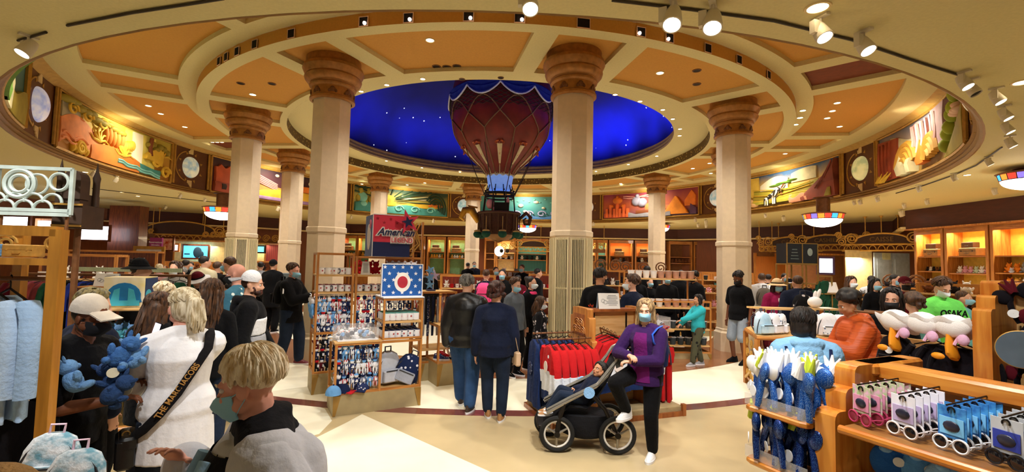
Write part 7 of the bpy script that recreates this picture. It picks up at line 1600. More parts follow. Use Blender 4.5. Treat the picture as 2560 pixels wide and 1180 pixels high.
# ---- foreground ----------------------------------------------------
LTR=mat('print_bone','C8C0A4',.7)
b,Mw,J,HM=person('man in white cap and black T-shirt holding blue plush toys behind the rack post',190,742,2.9,92,BLKC,BLKC,sk='brown',hair='buzz',hc='black',cap=('cap',mat('cap_bone','D8CEC0',.8,bump=.2),mat('cap_bone','D8CEC0',.8,bump=.2)),mask=MASKK,pitch=8,lean=8,lh=(.10,-.34,1.15),rh=(-.13,-.36,1.10),q=2,sleeve=.4,hem=.80,pad=.03,wid=1.12,curl=.6)
bpart(b,'sleeve_print',LTR,lambda m:[m.tube([(-.19,.02,1.33),(-.225,-.05,1.27),(-.235,-.09,1.22)],[.03,.04,.03],6,flat=.3),m.tube([(.2,.0,1.3),(.24,-.04,1.22),(.235,-.1,1.17)],[.03,.035,.03],6,flat=.3),m.tube([(.22,.03,1.22),(.255,-.0,1.15),(.25,-.06,1.12)],[.02,.03,.02],6,flat=.3)])
PLP=[(-.16,-.36,1.38,0),(-.26,-.28,1.26,1),(-.14,-.42,1.24,2),(-.10,-.46,1.36,1),(-.2,-.36,1.18,2)]
for i,(x,y,z,c) in enumerate(PLP):
    w=Mw@Vector((x,y,z-.1)); PLUSH.put(w,random.uniform(-1.5,1.5),'blue plush toy in the arms of the white cap man, %s'%('topmost','left and pale','dark one at right','right and upper','lowest')[i],'blue plush toys in arms',mats={'plush_body':PBL[c],'plush_head':PBL[c]},scale=1.0,rot=(random.uniform(-.8,.8),random.uniform(-.8,.8),random.uniform(0,3)))
for q_ in(ALLT[-1],ALLT[-3]): bpart(q_,'paper_tag',LTR,lambda m:m.lathe([(.001,0),(.03,0),(.03,.003),(.001,.003)],n=18,M=Matrix.Translation((0,-.075,.1))@Matrix.Rotation(PI/2,4,'X')))
WJ=cloth('white_jacket','E6E6EA',.05,.25,25)
b,Mw,J,HM=person('woman with ash blonde ponytail in long white jacket, seen from behind',462,727,3.05,-140,WJ,JEAND,sex='f',sk='pink',hair='pony',hc='ash',hl=.16,lean=4,yaw=18,pitch=8,lh=(.16,-.40,1.02),rh=(.05,-.40,1.27),q=2,hem=.66,pad=.034,wid=1.12,curl=.5,mask=MASKK)
STRP=cloth('strap_black','141214'); STG=mat('strap_gold','B88A4A',.5,metal=.3)
SPT_=[(-.15,-.10,1.38),(-.15,-.01,1.452),(-.145,.08,1.425),(-.13,.14,1.35),(-.06,.175,1.24),(.02,.185,1.10),(.10,.18,.99),(.17,.14,.90),(.22,.06,.84)]
bpart(b,'bag_strap',STRP,lambda m:m.tube(SPT_,.028,8,flat=.22))
def strap_txt():
    A=Vector(SPT_[4]);B=Vector(SPT_[6]); d=(B-A).normalized(); n=Vector((.0,1,.12)); n=(n-d*n.dot(d)).normalized(); u=n.cross(d)
    o=text('THE MARC JACOBS',.05,STG,b,(0,0,0),ext=.002,bold=.001,sx=.82,name='strap_lettering'); M=Matrix((( -d.x,-u.x,n.x,0),(-d.y,-u.y,n.y,0),(-d.z,-u.z,n.z,0),(0,0,0,1))); M.translation=(A+B)/2+n*.012; o.matrix_local=M@Matrix.Diagonal((.82,1,1,1))
strap_txt()
w=Mw@Vector((.25,-.02,.70)); t=thing('shoulder_bag','black leather shoulder bag with gold clip at the hip of the white jacket woman','bag',w,R_(-140)); bpart(t,'bag_body',LEATH,lambda m:m.rbox((0,0,.05),(.1,.24,.18),.03)); bpart(t,'clip',BRS,lambda m:[m.torus((0,.05,.155),.018,.005,14,6,axis='y'),m.tube([(-.053,-.05,.1),(-.055,-.02,.04)],.006,6)]); bpart(t,'flap',LEATH,lambda m:m.rbox((-.01,0,.11),(.095,.245,.08),.03))
w=Mw@(J['rwr']+Vector((.06,-.10,.10))); t=thing('smartphone','smartphone with lit pinkish screen beside the white jacket woman','phone',w,R_(-25)); t.rotation_euler=(-.2,.12,R_(-25)); bpart(t,'phone_body',BLKC,lambda m:m.rbox((0,0,0),(.075,.012,.15),.004)); bpart(t,'phone_screen',emi('phone_screen','E8D8F0',1.6),lambda m:m.box((0,-.007,0),(.068,.002,.14)))
LG=cloth('jacket_grey','BDBDC4',.08,.25,30); BLJ=cloth('jacket_black','141418',.15); LBJ=cloth('jacket_blue','8FB4D4',.1)
b,Mw,J,HM=person('blonde short haired woman in black and grey jacket with blue mask, nearest to the camera',690,868,1.62,-55,LG,JEAND,sex='f',sk='pink',hair='short',hc='blonde',mask=MASKB,yaw=-32,pitch=12,lean=6,q=2,hem=.72,pad=.045,wid=1.16,lh=(.30,.10,.86),rh=(-.17,-.25,1.29),curl=.4)
bpart(b,'black_yoke',BLJ,lambda m:None) if 0 else None
def yoke(m):
    N=14
    rings_=[]
    for z,rx,ry in((1.10,.225,.175),(1.2,.232,.182),(1.3,.225,.172),(1.37,.17,.13),(1.43,.10,.10),(1.47,.088,.09),(1.475,.078,.08)):
        rings_.append([(rx*.62*cos(a) if z<1.4 else rx*cos(a),ry*sin(a)+.01-.06*max(0,(z-1.1))*.6,z) for a in[2*PI*i/28 for i in range(28)]])
    m.loft(rings_)
def gsl(m):
    m.cap(J['lsh']+Vector((-.035,.0,-.0)),.118,J['lsh']+Vector((.02,.01,-.06)),.105,14); m.cap(J['lsh']+Vector((.02,.01,-.05)),.108,J['lel']+Vector((.01,0,0)),.092,14); m.cap(J['lel'],.092,J['lwr'],.07,14); m.cap(J['lsh']+Vector((-.07,.085,-.03)),.105,J['lsh']+Vector((-.08,.10,-.42)),.125,14); m.cap(J['lsh']+Vector((-.17,.085,-.05)),.10,J['lsh']+Vector((-.17,.10,-.42)),.12,14)
vox(bpart(b,'grey_sleeve',LG,gsl),.0085,6)
mb_=MB()
for d in(.006,-.002): mb_.grid(lambda u,v:SURF(-.45+1.40*v,-PI/2-.25+(u-.5)*2*(1.35-.25*v),d),22,16)
mb_.build('black_front',BLJ,b,recalc=False)
vox(bpart(b,'stand_collar',BLJ,lambda m:[m.tube([J['neck']+Vector((.070*cos(a),.070*sin(a)+.008,zz+.015*sin(a))) for a in[2*PI*i/20 for i in range(20)]],.018,10,closed=True) for zz in(.03,.055)]+[m.cap(J['neck']+Vector((0,.012,.012)),.092,J['neck'].lerp(J[s_+'sh'],.62)+Vector((0,.0,.012)),.092,12) for s_ in'lr']+[m.cap(J['neck']+Vector((0,.05,-.02)),.075,J['neck']+Vector((0,.08,-.12)),.06,12)]),.008,3)
bpart(b,'blue_stripe',LBJ,lambda m:[m.tube([SURF(.92-.11*i,-PI/2+a0,.016) for i in range(12)],.022,8,flat=.45) for a0 in(-.28,.30)])
# ---- left group ------------------------------------------------------
person('olive haired woman in navy jacket seen from behind beside the white cap',236,728,3.5,160,NVYC,BLKC,sex='f',hair='bob',hc='olive',q=1,pad=.04,hem=.75,wid=1.15,pitch=12,yaw=-20)
b,Mw,J,HM=person('woman with long dark brown hair in black coat left of the white jacket',398,737,3.95,175,BLKC,BLKC,sex='f',hair='long',hc='brown',hl=.26,q=1,pad=.04,hem=.6,wid=1.1,pitch=10,lh=(.2,-.3,1.1))
person('child with golden hair looking down behind the dark haired woman',408,711,5.0,150,BLKC,BLKC,sex='f',sk='fair',hair='short',hc='blonde',q=1,pitch=35,pad=.03)
person('long dark haired woman in black top beside the bearded man',531,703,4.5,-160,BLKC,JEAND,sex='f',hair='long',hc='brown',hl=.3,q=1,pad=.025,pitch=10,lh=(.25,-.1,.95))
GYH=cloth('hoodie_grey','8E8E92',.1,.4,40); WHH=cloth('hoodie_white','D8D8DC',.06,.4,40)
b,Mw,J,HM=person('bearded man in backward white cap and black, white and grey hoodie',630,682,4.9,118,BLKC,BLKC,hair='buzz',hc='auburn',cap=('rev',WHH,GYH),q=1,pad=.036,hem=.82,wid=1.05,pitch=8,yaw=-12,lh=(.26,-.22,.85),rh=(-.26,-.05,.85),hood=BLKC,band=((-.22,.30,GYH,'grey_panel',.008),(.30,.66,WHH,'white_panel',.008)))
bpart(b,'beard',HR['auburn'],lambda m:[m.ell((0,-.06,-.075),(.052,.05,.035),12,8,M=HM),m.ell((0,-.09,-.048),(.03,.014,.008),8,6,M=HM)]+[m.ell((s*.052,-.02,-.055),(.014,.035,.04),8,6,M=HM) for s in(-1,1)])
text('JACK&JONES',.06,BLKC,b,(.02,.196*J['neck'].z/1.41,J['pelvis'].z+.46*J['neck'].z/1.41*.42),(PI/2,0,PI),name='hoodie_lettering',sx=.8)
TQ=cloth('shirt_pattern','D8E4E0',.2,c2='3A6A80',kind='voronoi',scale=14)
person('bald man with black mask and patterned teal shirt',594,660,5.7,-82,TQ,JEAND,sk='pink',hair='bald',mask=MASKK,q=1,pitch=6,wid=1.08,sleeve=.4,pad=.025)
person('man with short dark hair and light blue mask behind the bald man',574,643,8.2,-95,BLKC,BLKC,hair='short',hc='brown',mask=MASKB,pitch=4)
person('person with light blue mask low behind the bald man',575,690,6.8,-80,NVYC,BLKC,sex='f',hair='short',hc='black',mask=MASKB,H=1.55)
person('man in black brimmed hat and dark jacket near the price boards',352,650,6.2,120,BLKC,BLKC,hair='short',hc='black',cap=('hat',BLKC,BLKC),pad=.045,wid=1.1)
GRB=cloth('coat_grey_brown','6A6258',.15)
person('woman with mask and open grey brown coat facing the camera, far left crowd',439,655,8.6,5,GRB,BLKC,sex='f',hair='long',hc='brown',mask=MASKW,pad=.035,hem=.55)
person('woman in striped cap and black coat looking down, far left crowd',496,683,7.4,-10,BLKC,BLKC,sex='f',hair='long',hc='auburn',cap=('hat',HWN,WHC),pitch=25,pad=.04,hem=.55)
CRJ=cloth('jacket_cream','B8AE90',.1)
b,Mw,J,HM=person('man in cream jacket with black shoulder strap seen from behind, far left',513,641,10.0,165,CRJ,BLKC,hair='short',hc='black',pad=.045,wid=1.1,yaw=-20); bpart(b,'shoulder_strap',BLKC,lambda m:m.tube([(.12,.1,1.42),(.05,.185,1.25),(-.08,.19,1.05),(-.2,.1,.9)],.025,6,flat=.3))
for i,(px,yt,d,f,c,h,hc_) in enumerate([(300,668,11,150,BLKC,'short','black'),(322,664,12,-150,GRB,'short','brown'),(466,650,12,180,BLKC,'short','black'),(455,668,9.5,-20,ROSEP,'short','grey'),(545,655,10.4,170,BLKC,'short','brown'),(400,660,12,170,cloth('coat_pink','B88A88'),'bob','ash'),(478,656,14,20,NVYC,'short','black')]):
    person('distant shopper in %s clothing in the far left crowd'%('black','grey brown','plain black','mauve','dark','dusty pink','navy')[i],px,yt,d,f,c,BLKC,hair=h,hc=hc_,pad=.035,mask=MASKB if abs(f)<90 else None)
# ---- man by the left rack ---------------------------------------------
MRN=mat('shoe_maroon','6A2430',.6)
b,Mw,J,HM=person('man in black jacket with blue mask reading papers by the left rack',733,660,8.45,84,BLKC,JEAND,hair='short',hc='brown',mask=MASKB,pad=.042,hem=.72,lh=(.06,-.36,1.18),rh=(-.06,-.34,1.16),shoes=MRN,q=1,pitch=8,lf=(.1,-.14,0),rf=(-.1,.1,0),sk='pink'); bpart(b,'white_sleeve_stripe',WHC,lambda m:m.tube([(-.26,.0,1.42),(-.30,-.02,1.30)],.014,6,flat=.6))
w=Mw@Vector((0,-.42,1.26)); t=thing('paper_sheets','white papers in the hands of the man by the left rack','papers',w,R_(84)); bpart(t,'sheet',WHC,lambda m:[m.box((0,0,0),(.21,.16,.004),M=Matrix.Rotation(.5,4,'X')),m.box((.02,.01,.006),(.21,.16,.004),M=Matrix.Rotation(.4,4,'X'))]); worn('black backpack on the man reading papers',Mw,J,PKK,1.5,-.42)
person('person in black beanie seen from behind between the two left columns',684,651,12.0,175,BLKC,BLKC,hair='buzz',hc='black',cap=('x',BLKC,BLKC),pad=.045,hem=.6)
person('grey jacketed shopper between the two left columns',652,655,13.0,-140,GYH,BLKC,hair='short',hc='black',pad=.04,mask=MASKB)
# ---- centre ----------------------------------------------------------
b,Mw,J,HM=person('grey haired man in black leather jacket and jeans walking away',1168,697,6.25,172,LEATH,JEAN,floor=(1160,1022),H=1.75,hair='short',hc='grey',q=1,pad=.04,hem=.80,wid=1.1,lf=(.09,-.18,0),rf=(-.1,.12,0),shoes=mat('shoe_brown','3A2A20',.6),yaw=-15)
TANS=mat('shoe_tan','A8784A',.6)
b,Mw,J,HM=person('woman with dark auburn curls in navy sweater and jeans seen from behind',1238,709,5.86,178,NVYC,JEAND,floor=(1233,1048),H=1.66,sex='f',hair='curly',hc='auburn',q=1,pad=.03,hem=.80,wid=1.2,shoes=TANS,lf=(.08,-.1,0),rf=(-.1,.04,0))
BGB=mat('bag_beige','C8A888',.55,var=.08); w=Mw@Vector((-.27,.02,.70)); t=thing('handbag','beige shoulder bag hanging at the right side of the curly haired woman','bag',w,R_(178)+.3); bpart(t,'bag_body',BGB,lambda m:m.rbox((0,0,.06),(.07,.22,.17),.03)); bpart(t,'strap',BGB,lambda m:m.tube([(0,-.09,.14),(.05,-.05,.4),(.10,.0,.66),(.05,.05,.4),(0,.09,.14)],.011,6,flat=.4)); bpart(t,'zip_line',GSC,lambda m:m.box((-.037,0,.09),(.004,.16,.008)))
GYS=cloth('sweat_grey','5A6068',.1)
person('woman with light blue mask in grey sweatshirt right of the curly haired woman',1284,690,7.3,45,GYS,BLKC,floor=(1283,940),H=1.66,sex='f',hair='short',hc='brown',mask=MASKB,q=1,pad=.03,pitch=14)
FLR=cloth('floral_black','C8C0C4',.2,c2='16161A',kind='voronoi',scale=13)
person('girl in black floral top with white mask beside the nearest column',1352,744,7.6,80,FLR,BLKC,sex='f',hair='long',hc='brown',hl=.2,mask=MASKW,q=1,pad=.03,pitch=10)
b,Mw,J,HM=person('woman in black jacket with pink scarf behind the floral girl',1328,692,8.6,60,BLKC,BLKC,sex='f',hair='bun',hc='black',mask=MASKW,pad=.04); bpart(b,'pink_scarf',mat('scarf_pink','E83A78',.8),lambda m:m.tube([J['neck']+Vector((.1*cos(a),.09*sin(a),-.02)) for a in[2*PI*i/14 for i in range(14)]],.04,8,closed=True))
person('man in black hoodie with white stripes and blue mask, centre distance',1256,674,11.0,-5,BLKC,BLKC,hair='short',hc='black',mask=MASKB,pad=.04)
b,Mw,J,HM=person('shopper with bright pink backpack, centre distance',1216,674,10.6,170,NVYC,BLKC,sex='f',hair='short',hc='brown',pad=.03); worn('bright pink backpack on the centre distance shopper',Mw,J,{k_:mat('pack_hotpink','E8488A',.7) for k_ in('pack_body','front_pocket')},1.5,-.42)
for i,(px,yt,d,f,c,hc_) in enumerate([(1170,657,20,170,BLKC,'black'),(1186,655,21,10,NVYC,'brown'),(1296,688,12,160,HWN,'black'),(1305,662,16,-30,BLKC,'brown'),(1075,672,14,175,BLKC,'black'),(1240,668,14,20,HWN,'auburn'),(1345,672,12.5,100,BLKC,'black')]):
    person('distant shopper, %s counted from the left in the centre crowd'%ORD[[1,2,5,6,0,4,7][i]] ,px,yt,d,f,c,BLKC,hair='short',hc=hc_,pad=.035,mask=MASKB if abs(f)<90 else None)
# ---- right of the nearest column ---------------------------------------
b,Mw,J,HM=person('man in black T-shirt with orange back print right of the nearest column',1502,674,7.5,150,BLKC,BLKC,hair='short',hc='black',mask=MASKK,q=1,pad=.03,sleeve=.4,yaw=-35,pitch=12,sk='tan',wid=1.1)
OPR=mat('print_orange','E84A1E',.6); bpart(b,'back_print',OPR,lambda m:[m.tube([(x,.165,1.27+.02*sin(x*40)),(x+.02,.168,1.31),(x+.035,.166,1.26),(x+.05,.165,1.29)],.006,5) for x in(-.13,-.075,-.02,.035,.09)]+[m.box((0,.165,1.2),(.05,.006,.012))])
person('man in navy T-shirt facing away left of the purple jacket woman',1580,688,7.2,-140,NVYC,JEAND,hair='short',hc='brown',mask=MASKW,q=1,pad=.025,sleeve=.4,sk='fair',yaw=25)
person('young woman with blue mask facing the camera behind the navy T-shirt man',1593,682,11.0,-5,BLKC,BLKC,sex='f',hair='long',hc='black',mask=MASKB,pad=.03)
person('shorter masked person facing the camera right of the young woman',1625,695,11.3,10,BLKC,BLKC,sex='f',hair='short',hc='black',mask=MASKB,pad=.03)
person('tall dark clothed man bending behind the masked pair',1618,666,12.4,150,BLKC,BLKC,hair='short',hc='black',pad=.04,pitch=20)
person('man in black T-shirt with light blue mask behind the pale cups',1668,684,10.95,0,BLKC,BLKC,hair='short',hc='black',mask=MASKB,pad=.03,sk='tan')
b,Mw,J,HM=person('dark clothed person with backpack straps behind the cups',1702,676,11.7,165,BLKC,BLKC,hair='short',hc='black',pad=.045)
person('man in black shirt looking left at the cup shelves',1735,679,10.95,-70,BLKC,BLKC,hair='short',hc='black',mask=MASKK,q=1,pad=.035,sk='tan',pitch=10)
TEALC=cloth('teal_hoodie','2EA0AA',.12); CAMO=cloth('camo_trousers','1E1E1C',.2,c2='4A4A38',kind='voronoi',scale=10)
person('child in teal hoodie and camouflage trousers reaching for the cups',1748,739,9.1,-78,TEALC,CAMO,floor=(1745,914),H=1.37,hair='bob',hc='black',q=1,lh=(.02,-.46,1.10),rh=(-.1,-.40,1.0),lf=(.08,-.22,0),rf=(-.08,.12,0),sk='tan',pad=.03,shoes=GYH)
SHG=cloth('shorts_grey','8E98A4',.1)
person('man in black T-shirt and grey shorts looking down beside the right column',1846,675,9.35,-62,BLKC,SHG,floor=(1848,908),H=1.84,hair='short',hc='black',mask=MASKK,q=1,sleeve=.4,pad=.03,shorts=True,sk='brown',pitch=32,yaw=-10,lf=(.14,-.05,0),rf=(-.14,.02,0),sole=BLKC)
# ---- right group ------------------------------------------------------
b,Mw,J,HM=person('person in pale grey hoodie with backpack right of the right column',1904,684,11.0,170,WHH,HWN,hair='short',hc='brown',pad=.045,hood=WHH,wid=1.1); worn('patterned grey backpack on the pale hoodie',Mw,J,{'pack_body':GRB,'front_pocket':GRB},1.4,-.42)
MAG=cloth('jacket_magenta','8A1A48',.15); STR=mat('striped_top','E0DCD8',.8,c2='2A2A30',kind='stripe',scale=5,stretch=(0,0,5))
b,Mw,J,HM=person('woman in straw hat and magenta jacket with blue mask',1943,699,9.0,0,MAG,HWN,sex='f',hair='long',hc='auburn',hl=.3,mask=MASKB,cap=('hat',mat('straw','D8B88A',.8,bump=.3),mat('straw','D8B88A',.8,bump=.3)),q=1,pad=.045,wid=1.1,hem=.65); bpart(b,'striped_front',STR,lambda m:m.loft([[(.07*cos(a),-.155+.03*sin(a),z) for a in[2*PI*i/12 for i in range(12)]] for z in(1.02,1.1,1.2,1.3,1.37)]))
b,Mw,J,HM=person('person in navy jacket with patterned backpack left of the brass tower',1993,690,8.6,175,NVYC,BLKC,hair='short',hc='brown',pad=.045,wid=1.1); worn('patterned dark backpack on the navy jacket',Mw,J,{'pack_body':FLR,'front_pocket':FLR},1.4,-.42)
LBH=cloth('hoodie_lightblue','86B8E0',.08,.4,40); BRP=mat('brown_leather_pack','6A4A40',.5,var=.2,bump=.3,bscale=20)
b,Mw,J,HM=person('dark haired person in light blue hoodie seen from behind at the backpack table',2012,774,3.75,158,LBH,BLKC,sex='f',hair='bob',hc='black',mask=MASKW,q=2,pad=.05,hem=.76,wid=1.12,hood=LBH,yaw=-38,pitch=6,lh=(.14,-.35,1.0),rh=(-.2,-.3,.95))
w=Mw@Vector((0,.23,.86)); PACK.put(w,R_(158)+PI,'brown drawstring backpack on the light blue hoodie','backpacks',mats={'pack_body':BRP,'front_pocket':BRP,'grab_handle':NAVY,'shoulder_strap':NAVY},scale=1.15)
bpart(b,'pack_strap',NAVY,lambda m:[m.tube([(s*.15,.10,1.33),(s*.13,.2,1.2),(s*.03,.235,1.10)],.011,6,flat=.5) for s in(-1,1)])
ORJ=mat('puffer_orange','C8561E',.5,var=.12,bump=.5,bscale=8,stretch=(.6,.6,5))
b,Mw,J,HM=person('woman with short dark afro hair in orange puffer jacket at the backpack table',2156,733,5.0,-98,ORJ,JEAND,sex='f',sk='tan',hair='afro',hc='black',q=1,pad=.05,wid=1.12,lean=12,lh=(.14,-.46,1.15),rh=(-.16,-.40,1.0),pitch=16,hood=ORJ,hem=.80); bpart(b,'hoop_earring',BRS,lambda m:[m.torus(tuple(HM@Vector((s*.088,.0,-.06))),.026,.003,18,5,axis='x') for s in(-1,1)])
w=Mw@Vector((-.2,.2,.78)); PACK.put(w,R_(-98)+2.4,'black and white printed tote pack under the arm of the orange jacket woman','backpacks',mats={'pack_body':FLR,'front_pocket':STP},scale=1.4,rot=(0,.4,R_(-98)+2.4))
person('tall woman with long dark hair, black mask and black coat at the right',2228,724,5.25,-28,BLKC,BLKC,sex='f',sk='fair',hair='long',hc='black',hl=.36,mask=MASKK,q=1,pad=.03,hem=.45,wid=.98,yaw=-18,pitch=4)
GRT=cloth('tee_green','6AD05A',.08); 
b,Mw,J,HM=person('man in bright green OSAKA T-shirt looking down at the right',2353,690,6.7,-4,GRT,JEAND,H=1.84,hair='short',hc='brown',mask=MASKW,q=1,sleeve=.4,pad=.03,pitch=28,wid=1.05,lh=(.2,-.25,1.0),rh=(-.2,-.25,1.0)); text('OSAKA',.13,BLKC,b,(0,-.192,1.36),(PI/2+.08,0,0),name='shirt_lettering',sx=.85,bold=.004)
TLT=cloth('top_teal','6AA8A8',.12)
person('person with bushy dark hair and teal top behind the fleece capes',2283,738,5.9,165,TLT,BLKC,sex='f',hair='curly',hc='brown',q=1,pad=.03)
person('black haired woman with pale mask facing the camera by the grey door',2188,698,9.8,5,BLKC,BLKC,sex='f',hair='long',hc='black',mask=MASKB,pad=.035)
person('person in white hooded jacket seen from behind by the grey door',2178,690,11.5,170,WHH,BLKC,hair='short',hc='black',pad=.045,hood=WHH)
person('brown hooded person with pale mask right of the brass tower',2128,692,10.2,10,GRB,BLKC,sex='f',hair='long',hc='brown',mask=MASKW,pad=.035)
person('person in red brown cap among the right crowd',2262,694,8.8,-20,HWN,BLKC,hair='short',hc='brown',cap=('cap',HWN,HWN),mask=MASKK,pad=.035)
person('dark haired shopper behind the red brown cap',2238,686,10.6,20,BLKC,BLKC,hair='short',hc='black',pad=.035,mask=MASKB)
person('shopper in teal top half hidden behind the tall stepped panel',2408,728,7.5,30,TLT,BLKC,sex='f',hair='short',hc='brown',pad=.03,mask=MASKB)
person('dark shopper behind the straw hat woman',1920,686,13,170,BLKC,BLKC,hair='short',hc='black',pad=.03)
person('shopper in black behind the straw hat woman, right one',1962,684,13.3,10,NVYC,BLKC,hair='short',hc='black',pad=.03,mask=MASKB)
# ---- woman with stroller ------------------------------------------------
PUR2=cloth('jacket_purple','341A4C',.15); MGP=cloth('jacket_plum','641A60',.12)
b,Mw,J,HM=person('woman in purple jacket and black trousers with blue mask, foot on the stroller wheel',1600,750,4.78,-40,PUR2,BLKC,floor=(1612,1146),H=1.585,sex='f',sk='fair',hair='long',hc='caramel',hl=.24,mask=MASKB,q=2,pad=.022,hem=.80,wid=1.12,yaw=16,pitch=4,lh=(-.02,-.26,1.07),rh=(-.08,-.25,1.12),shoes=mat('trainer_white','ECECEE',.5),lf=(.07,.02,0),rf=(-.14,-.18,.43),curl=.9,leh=(.8,.2,-.5),reh=(-.8,.2,-.5))
def panel(t0,t1,hw,ex=.004):
    def fn(m):
        for d in(0,-.006): m.grid(lambda u,v:SURF(t0+(t1-t0)*v,-PI/2+(u-.5)*2*hw*(1-.35*v),ex+d),12,14)
    return fn
mb_=MB(); panel(-.24,.88,.62)(mb_); mb_.build('plum_front',MGP,b,recalc=False)
bpart(b,'backpack_strap',mat('strap_royal','2A5AC8',.6),lambda m:m.tube([SURF(.9,.9,.01),SURF(.97,.3,.03)+Vector((.02,0,.03)),SURF(.95,-.5,.03)+Vector((.02,0,.02)),SURF(.86,-.85,.015),SURF(.7,-.75,.012),SURF(.55,-.45,.012),SURF(.45,0,.01)],.02,8,flat=.4))
worn('navy backpack on the woman in the purple jacket',Mw,J,{'pack_body':NAVY,'front_pocket':NAVY},1.35,-.42)
# stroller ---------------------------------------------------------------
ts=thing('stroller','black and grey stroller with spoked wheels carrying a toddler','stroller',(.80,5.08,0),0); ALU=mat('aluminium','9A948A',.35,metal=.7); SEAT=cloth('stroller_seat','16161A',.2); GRYS=cloth('stroller_grey','6A665E',.2,.4,60); TYR=mat('tyre','141414',.8)
for i,(x,y,r) in enumerate(((-.29,-.19,.185),(-.33,.24,.175),(.33,-.22,.195),(.33,.25,.19))):
    o=bpart(ts,'wheel',TYR,lambda m:m.torus((x,y,r),r-.025,.025,32,8,axis='y'))
    bpart(o,'rim',mat('rim_white','D8D4CC',.4),lambda m:m.torus((x,y,r),r-.055,.012,32,6,axis='y')); bpart(o,'spokes',ALU,lambda m:[m.cyl((x,y,r),(x+(r-.05)*cos(a),y,r+(r-.05)*sin(a)),.014,.009,8) for a in(.5,.5+2*PI/3,.5+4*PI/3)]); bpart(o,'hub',BLACKM,lambda m:m.cyl((x,y-.03,r),(x,y+.03,r),.03,n=14))
bpart(ts,'chassis',ALU,lambda m:[m.tube([(-.40,s*.2,.40),(-.20,s*.21,.52),(.10,s*.21,.68),(.22,s*.21,.80)],.02,8) for s in(-1,1)]+[m.tube([(.22,s*.21,.80),(.36,s*.21,1.02),(.44,s*.2,1.06)],.016,8) for s in(-1,1)])
bpart(ts,'leg_tube',BLACKM,lambda m:[m.tube([(-.29,s*.19,.18),(-.27,s*.19,.33),(-.22,s*.2,.5)],.026,8) for s in(-1,1)]+[m.tube([(.33,s*.2,.19),(.2,s*.2,.45),(.02,s*.21,.64)],.022,8) for s in(-1,1)]+[m.cyl((.33,-.22,.19),(.33,.25,.19),.012,n=8)])
bpart(ts,'handle',BLACKM,lambda m:m.tube([(.44,-.2,1.06),(.5,-.15,1.08),(.5,.15,1.08),(.44,.2,1.06)],.02,8)); bpart(ts,'joint_disc',mat('disc_pale','C4D0D4',.4),lambda m:[m.lathe([(.001,0),(.058,0),(.055,.02),(.001,.022)],n=24,M=Matrix.Translation((.03,s*.235,.62))@Matrix.Rotation(s*PI/2,4,'X')) for s in(1,-1)])
def seat(m):
    m.loft([[(x+.0*cos(a),.17*cos(a),z+.035*sin(a)) for a in[2*PI*i/16 for i in range(16)]] for x,z in((-.42,.22),(-.28,.36),(-.16,.46),(.02,.44),(.14,.56),(.26,.78),(.34,.96))])
bpart(ts,'seat_shell',SEAT,seat)
bpart(ts,'basket',SEAT,lambda m:m.loft([[(.03+w_*cos(a),.19*sin(a)*(1 if w_>.2 else .9),z) for a in[2*PI*i/18 for i in range(18)]] for z,w_ in((.13,.2),(.16,.27),(.28,.31),(.36,.31))]))
def canopy(m):
    for q in range(2): m.grid(lambda u,v:(.48-.15*u-.02*q+.04*sin(u*PI),(v-.5)*.42,1.0-.12*u+.12*sin(v*PI)*(.6+.4*u)-.012*q),8,12)
m=MB(); canopy(m); m.build('canopy',GRYS,ts,recalc=False)
bpart(ts,'side_pad',GRYS,lambda m:[m.tube([(-.40,s*.19,.43),(-.18,s*.2,.55),(.12,s*.2,.70),(.3,s*.2,.93)],[.02,.03,.035,.03],8,flat=.5) for s in(-1,1)]); bpart(ts,'foot_rest',BLACKM,lambda m:m.rbox((-.43,0,.24),(.12,.3,.03),.02)); bpart(ts,'harness',BLACKM,lambda m:[m.tube([(.2,s*.05,.82),(.06,s*.05,.64),(-.02,0,.52)],.012,6,flat=.4) for s in(-1,1)])
# toddler in the stroller: pelvis low, torso reclined, legs forward to the left (local -y is the way he faces)
def joints_rot(j): return Matrix.Rotation(R_(j['rot'][0]),4,'X')@Matrix.Rotation(R_(j['rot'][1]),4,'Z')
CK=.98/1.70
jt={'pelvis':(0,.02,.0),'neck':(0,.27,.36),'head':(0,.33,.53),'lsh':(.15,.25,.33),'rsh':(-.15,.25,.33),'lel':(.2,.06,.16),'rel':(-.2,.06,.16),'lwr':(.12,-.12,.13),'rwr':(-.12,-.10,.15),'lhip':(.08,.0,.0),'rhip':(-.08,.0,.0),'lkn':(.12,-.38,.10),'rkn':(-.12,-.36,.13),'lan':(.11,-.62,-.20),'ran':(-.11,-.60,-.22)}
RT=(-22,35)
jt={k_:Vector(v) for k_,v in jt.items()}; jt['rot']=RT
def person_child():
    global joints_rot
    J2={k_:v for k_,v in jt.items() if k_!='rot'}; J2['rot']=Vector((RT[0]/CK,RT[1]/CK,0))
    joints_rot=lambda j:Matrix.Rotation(R_(RT[1]),4,'Z')@Matrix.Rotation(R_(RT[0]),4,'X')
    return person('toddler with dark hair in navy clothes reclining in the stroller',1440,0,5.0,-90,NVYC,JEAND,H=.98,sk='tan',hair='short',hc='black',q=2,sleeve=1,hem=.85,pad=.03,joints=J2,z0=.52,shoes=TANS,hh=1.22,curl=.5)
b,Mw,J,HM=person_child(); b.location=(.78,5.06,.50)
bpart(b,'white_sole_band',WHC,lambda m:[m.torus(tuple(J[s+'an']+Vector((0,.0,-.015))),.042,.012,16,6) for s in'lr'])
bpart(b,'bib',WHC,lambda m:m.tube([J['neck']+Vector((0,-.06,-.03)),J['neck']+Vector((0,-.10,-.09)),J['neck']+Vector((0,-.12,-.15))],[.03,.035,.02],8,flat=.4))
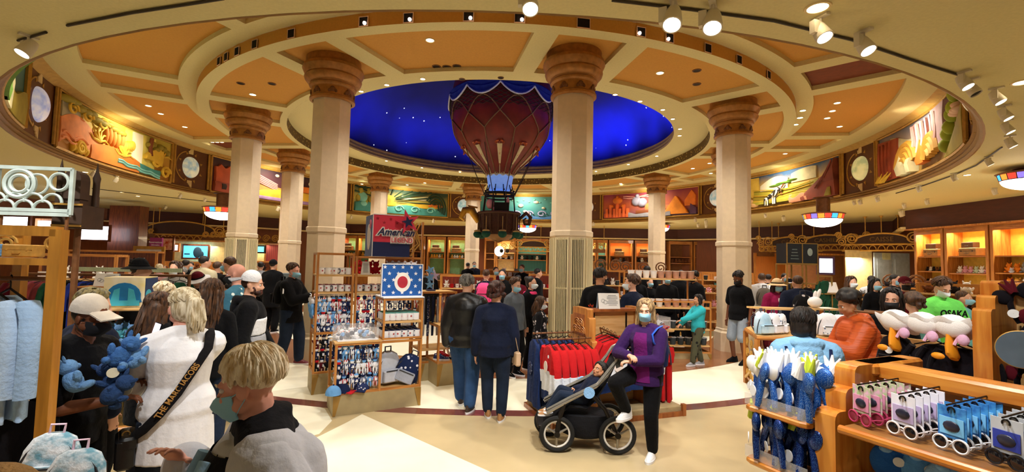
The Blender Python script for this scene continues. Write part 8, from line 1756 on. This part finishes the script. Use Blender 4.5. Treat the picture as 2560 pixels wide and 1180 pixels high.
# ================================================================== light of the place
W=bpy.data.worlds.new('world'); SC.world=W; W.use_nodes=True
W.node_tree.nodes['Background'].inputs[0].default_value=(1,.9,.74,1); W.node_tree.nodes['Background'].inputs[1].default_value=.35
warm=(1,.80,.54)
# ring of downlight beams under the inner coffers and the soffit
for k in range(10):
    p=pol(7.8,30+36*k,5.7); light('coffer_beam','SPOT',p,430,(1,.94,.84),.12,125,(0,0,0),.9)
    p=pol(6.2,12+36*k,6.0); light('soffit_beam','SPOT',p,310,(1,.94,.85),.1,110,(0,0,0),.9)
    p=pol(10.2,30+36*k,5.95); light('outer_beam','SPOT',p,300,(1,.88,.68),.12,140,(0,0,0),.9)
    # wall washers on the murals
    p=pol(10.9,12+36*k+18,5.85); q=pol(11.8,12+36*k+18,5.1); light('mural_wash','SPOT',p,150,(1,.88,.62),.1,150,None,1,target=q)
# track spots over the surrounding shop floor
for k in range(14):
    a=-70+ (360/14)*k; p=pol(13.6,a,4.1)
    light('track_beam','SPOT',p,360,(1,.97,.92),.08,120,(0,0,0),.8)
light('rack_beam','SPOT',(-1.2,1.2,4.1),260,(1,.98,.95),.1,60,None,.7,target=(-2.3,2.4,1.3))
light('stand_beam','SPOT',(.6,1.6,4.1),260,(1,.98,.94),.1,70,None,.8,target=(1.9,2.6,1.1))
for (px,py,z,pw,cone,frm) in ((930,800,1.0,190,50,(-.4,4.2)),(1420,900,.7,190,55,(.9,3.6)),(1560,930,0,230,60,(1.6,2.6)),(1000,1100,0,190,70,(-.3,2.4)),(2300,820,1.4,170,50,(2.6,3.0)),(1950,820,1.0,180,55,(3.2,4.4)),(300,860,1.0,150,55,(-1.6,3.4)),(1700,760,1.2,260,60,(3.0,6.2)),(2050,760,1.2,260,60,(5.6,9.0)),(500,760,1.2,260,60,(-5.2,7.0))):
    t_=atz(px,py,z) if z<.01 else Vector((0,0,0))
    if z>.01:
        d_=ray(px,py); t_=Vector((0,0,CAMZ))+d_*((math.hypot(*frm)+1.2)/d_.y)
    light('track_beam','SPOT',(frm[0],frm[1],4.12),pw*1.25,(1,.98,.94),.08,cone,None,.7,target=t_)
# unseen blue spots floating inside the dome opening, standing in for cove lights
for k in range(24):
    a=15*k; p=pol(4.9,a,6.6); light('dome_glow','SPOT',p,170 if 50<a<140 else 85 if 140<=a<190 else 55 if 190<=a<290 else 40,(.08,.16,1),.4,100,None,1,target=pol(6.9,a,9.0))
SC.view_settings.view_transform='Standard'; SC.view_settings.look='None'; SC.view_settings.gamma=1; SC.view_settings.use_curve_mapping=False
SC.view_settings.exposure=.22
SC.cycles.use_denoising=True; SC.cycles.use_adaptive_sampling=True; SC.cycles.adaptive_threshold=.06
SC.cycles.max_bounces=8; SC.cycles.diffuse_bounces=4; SC.cycles.sample_clamp_indirect=6
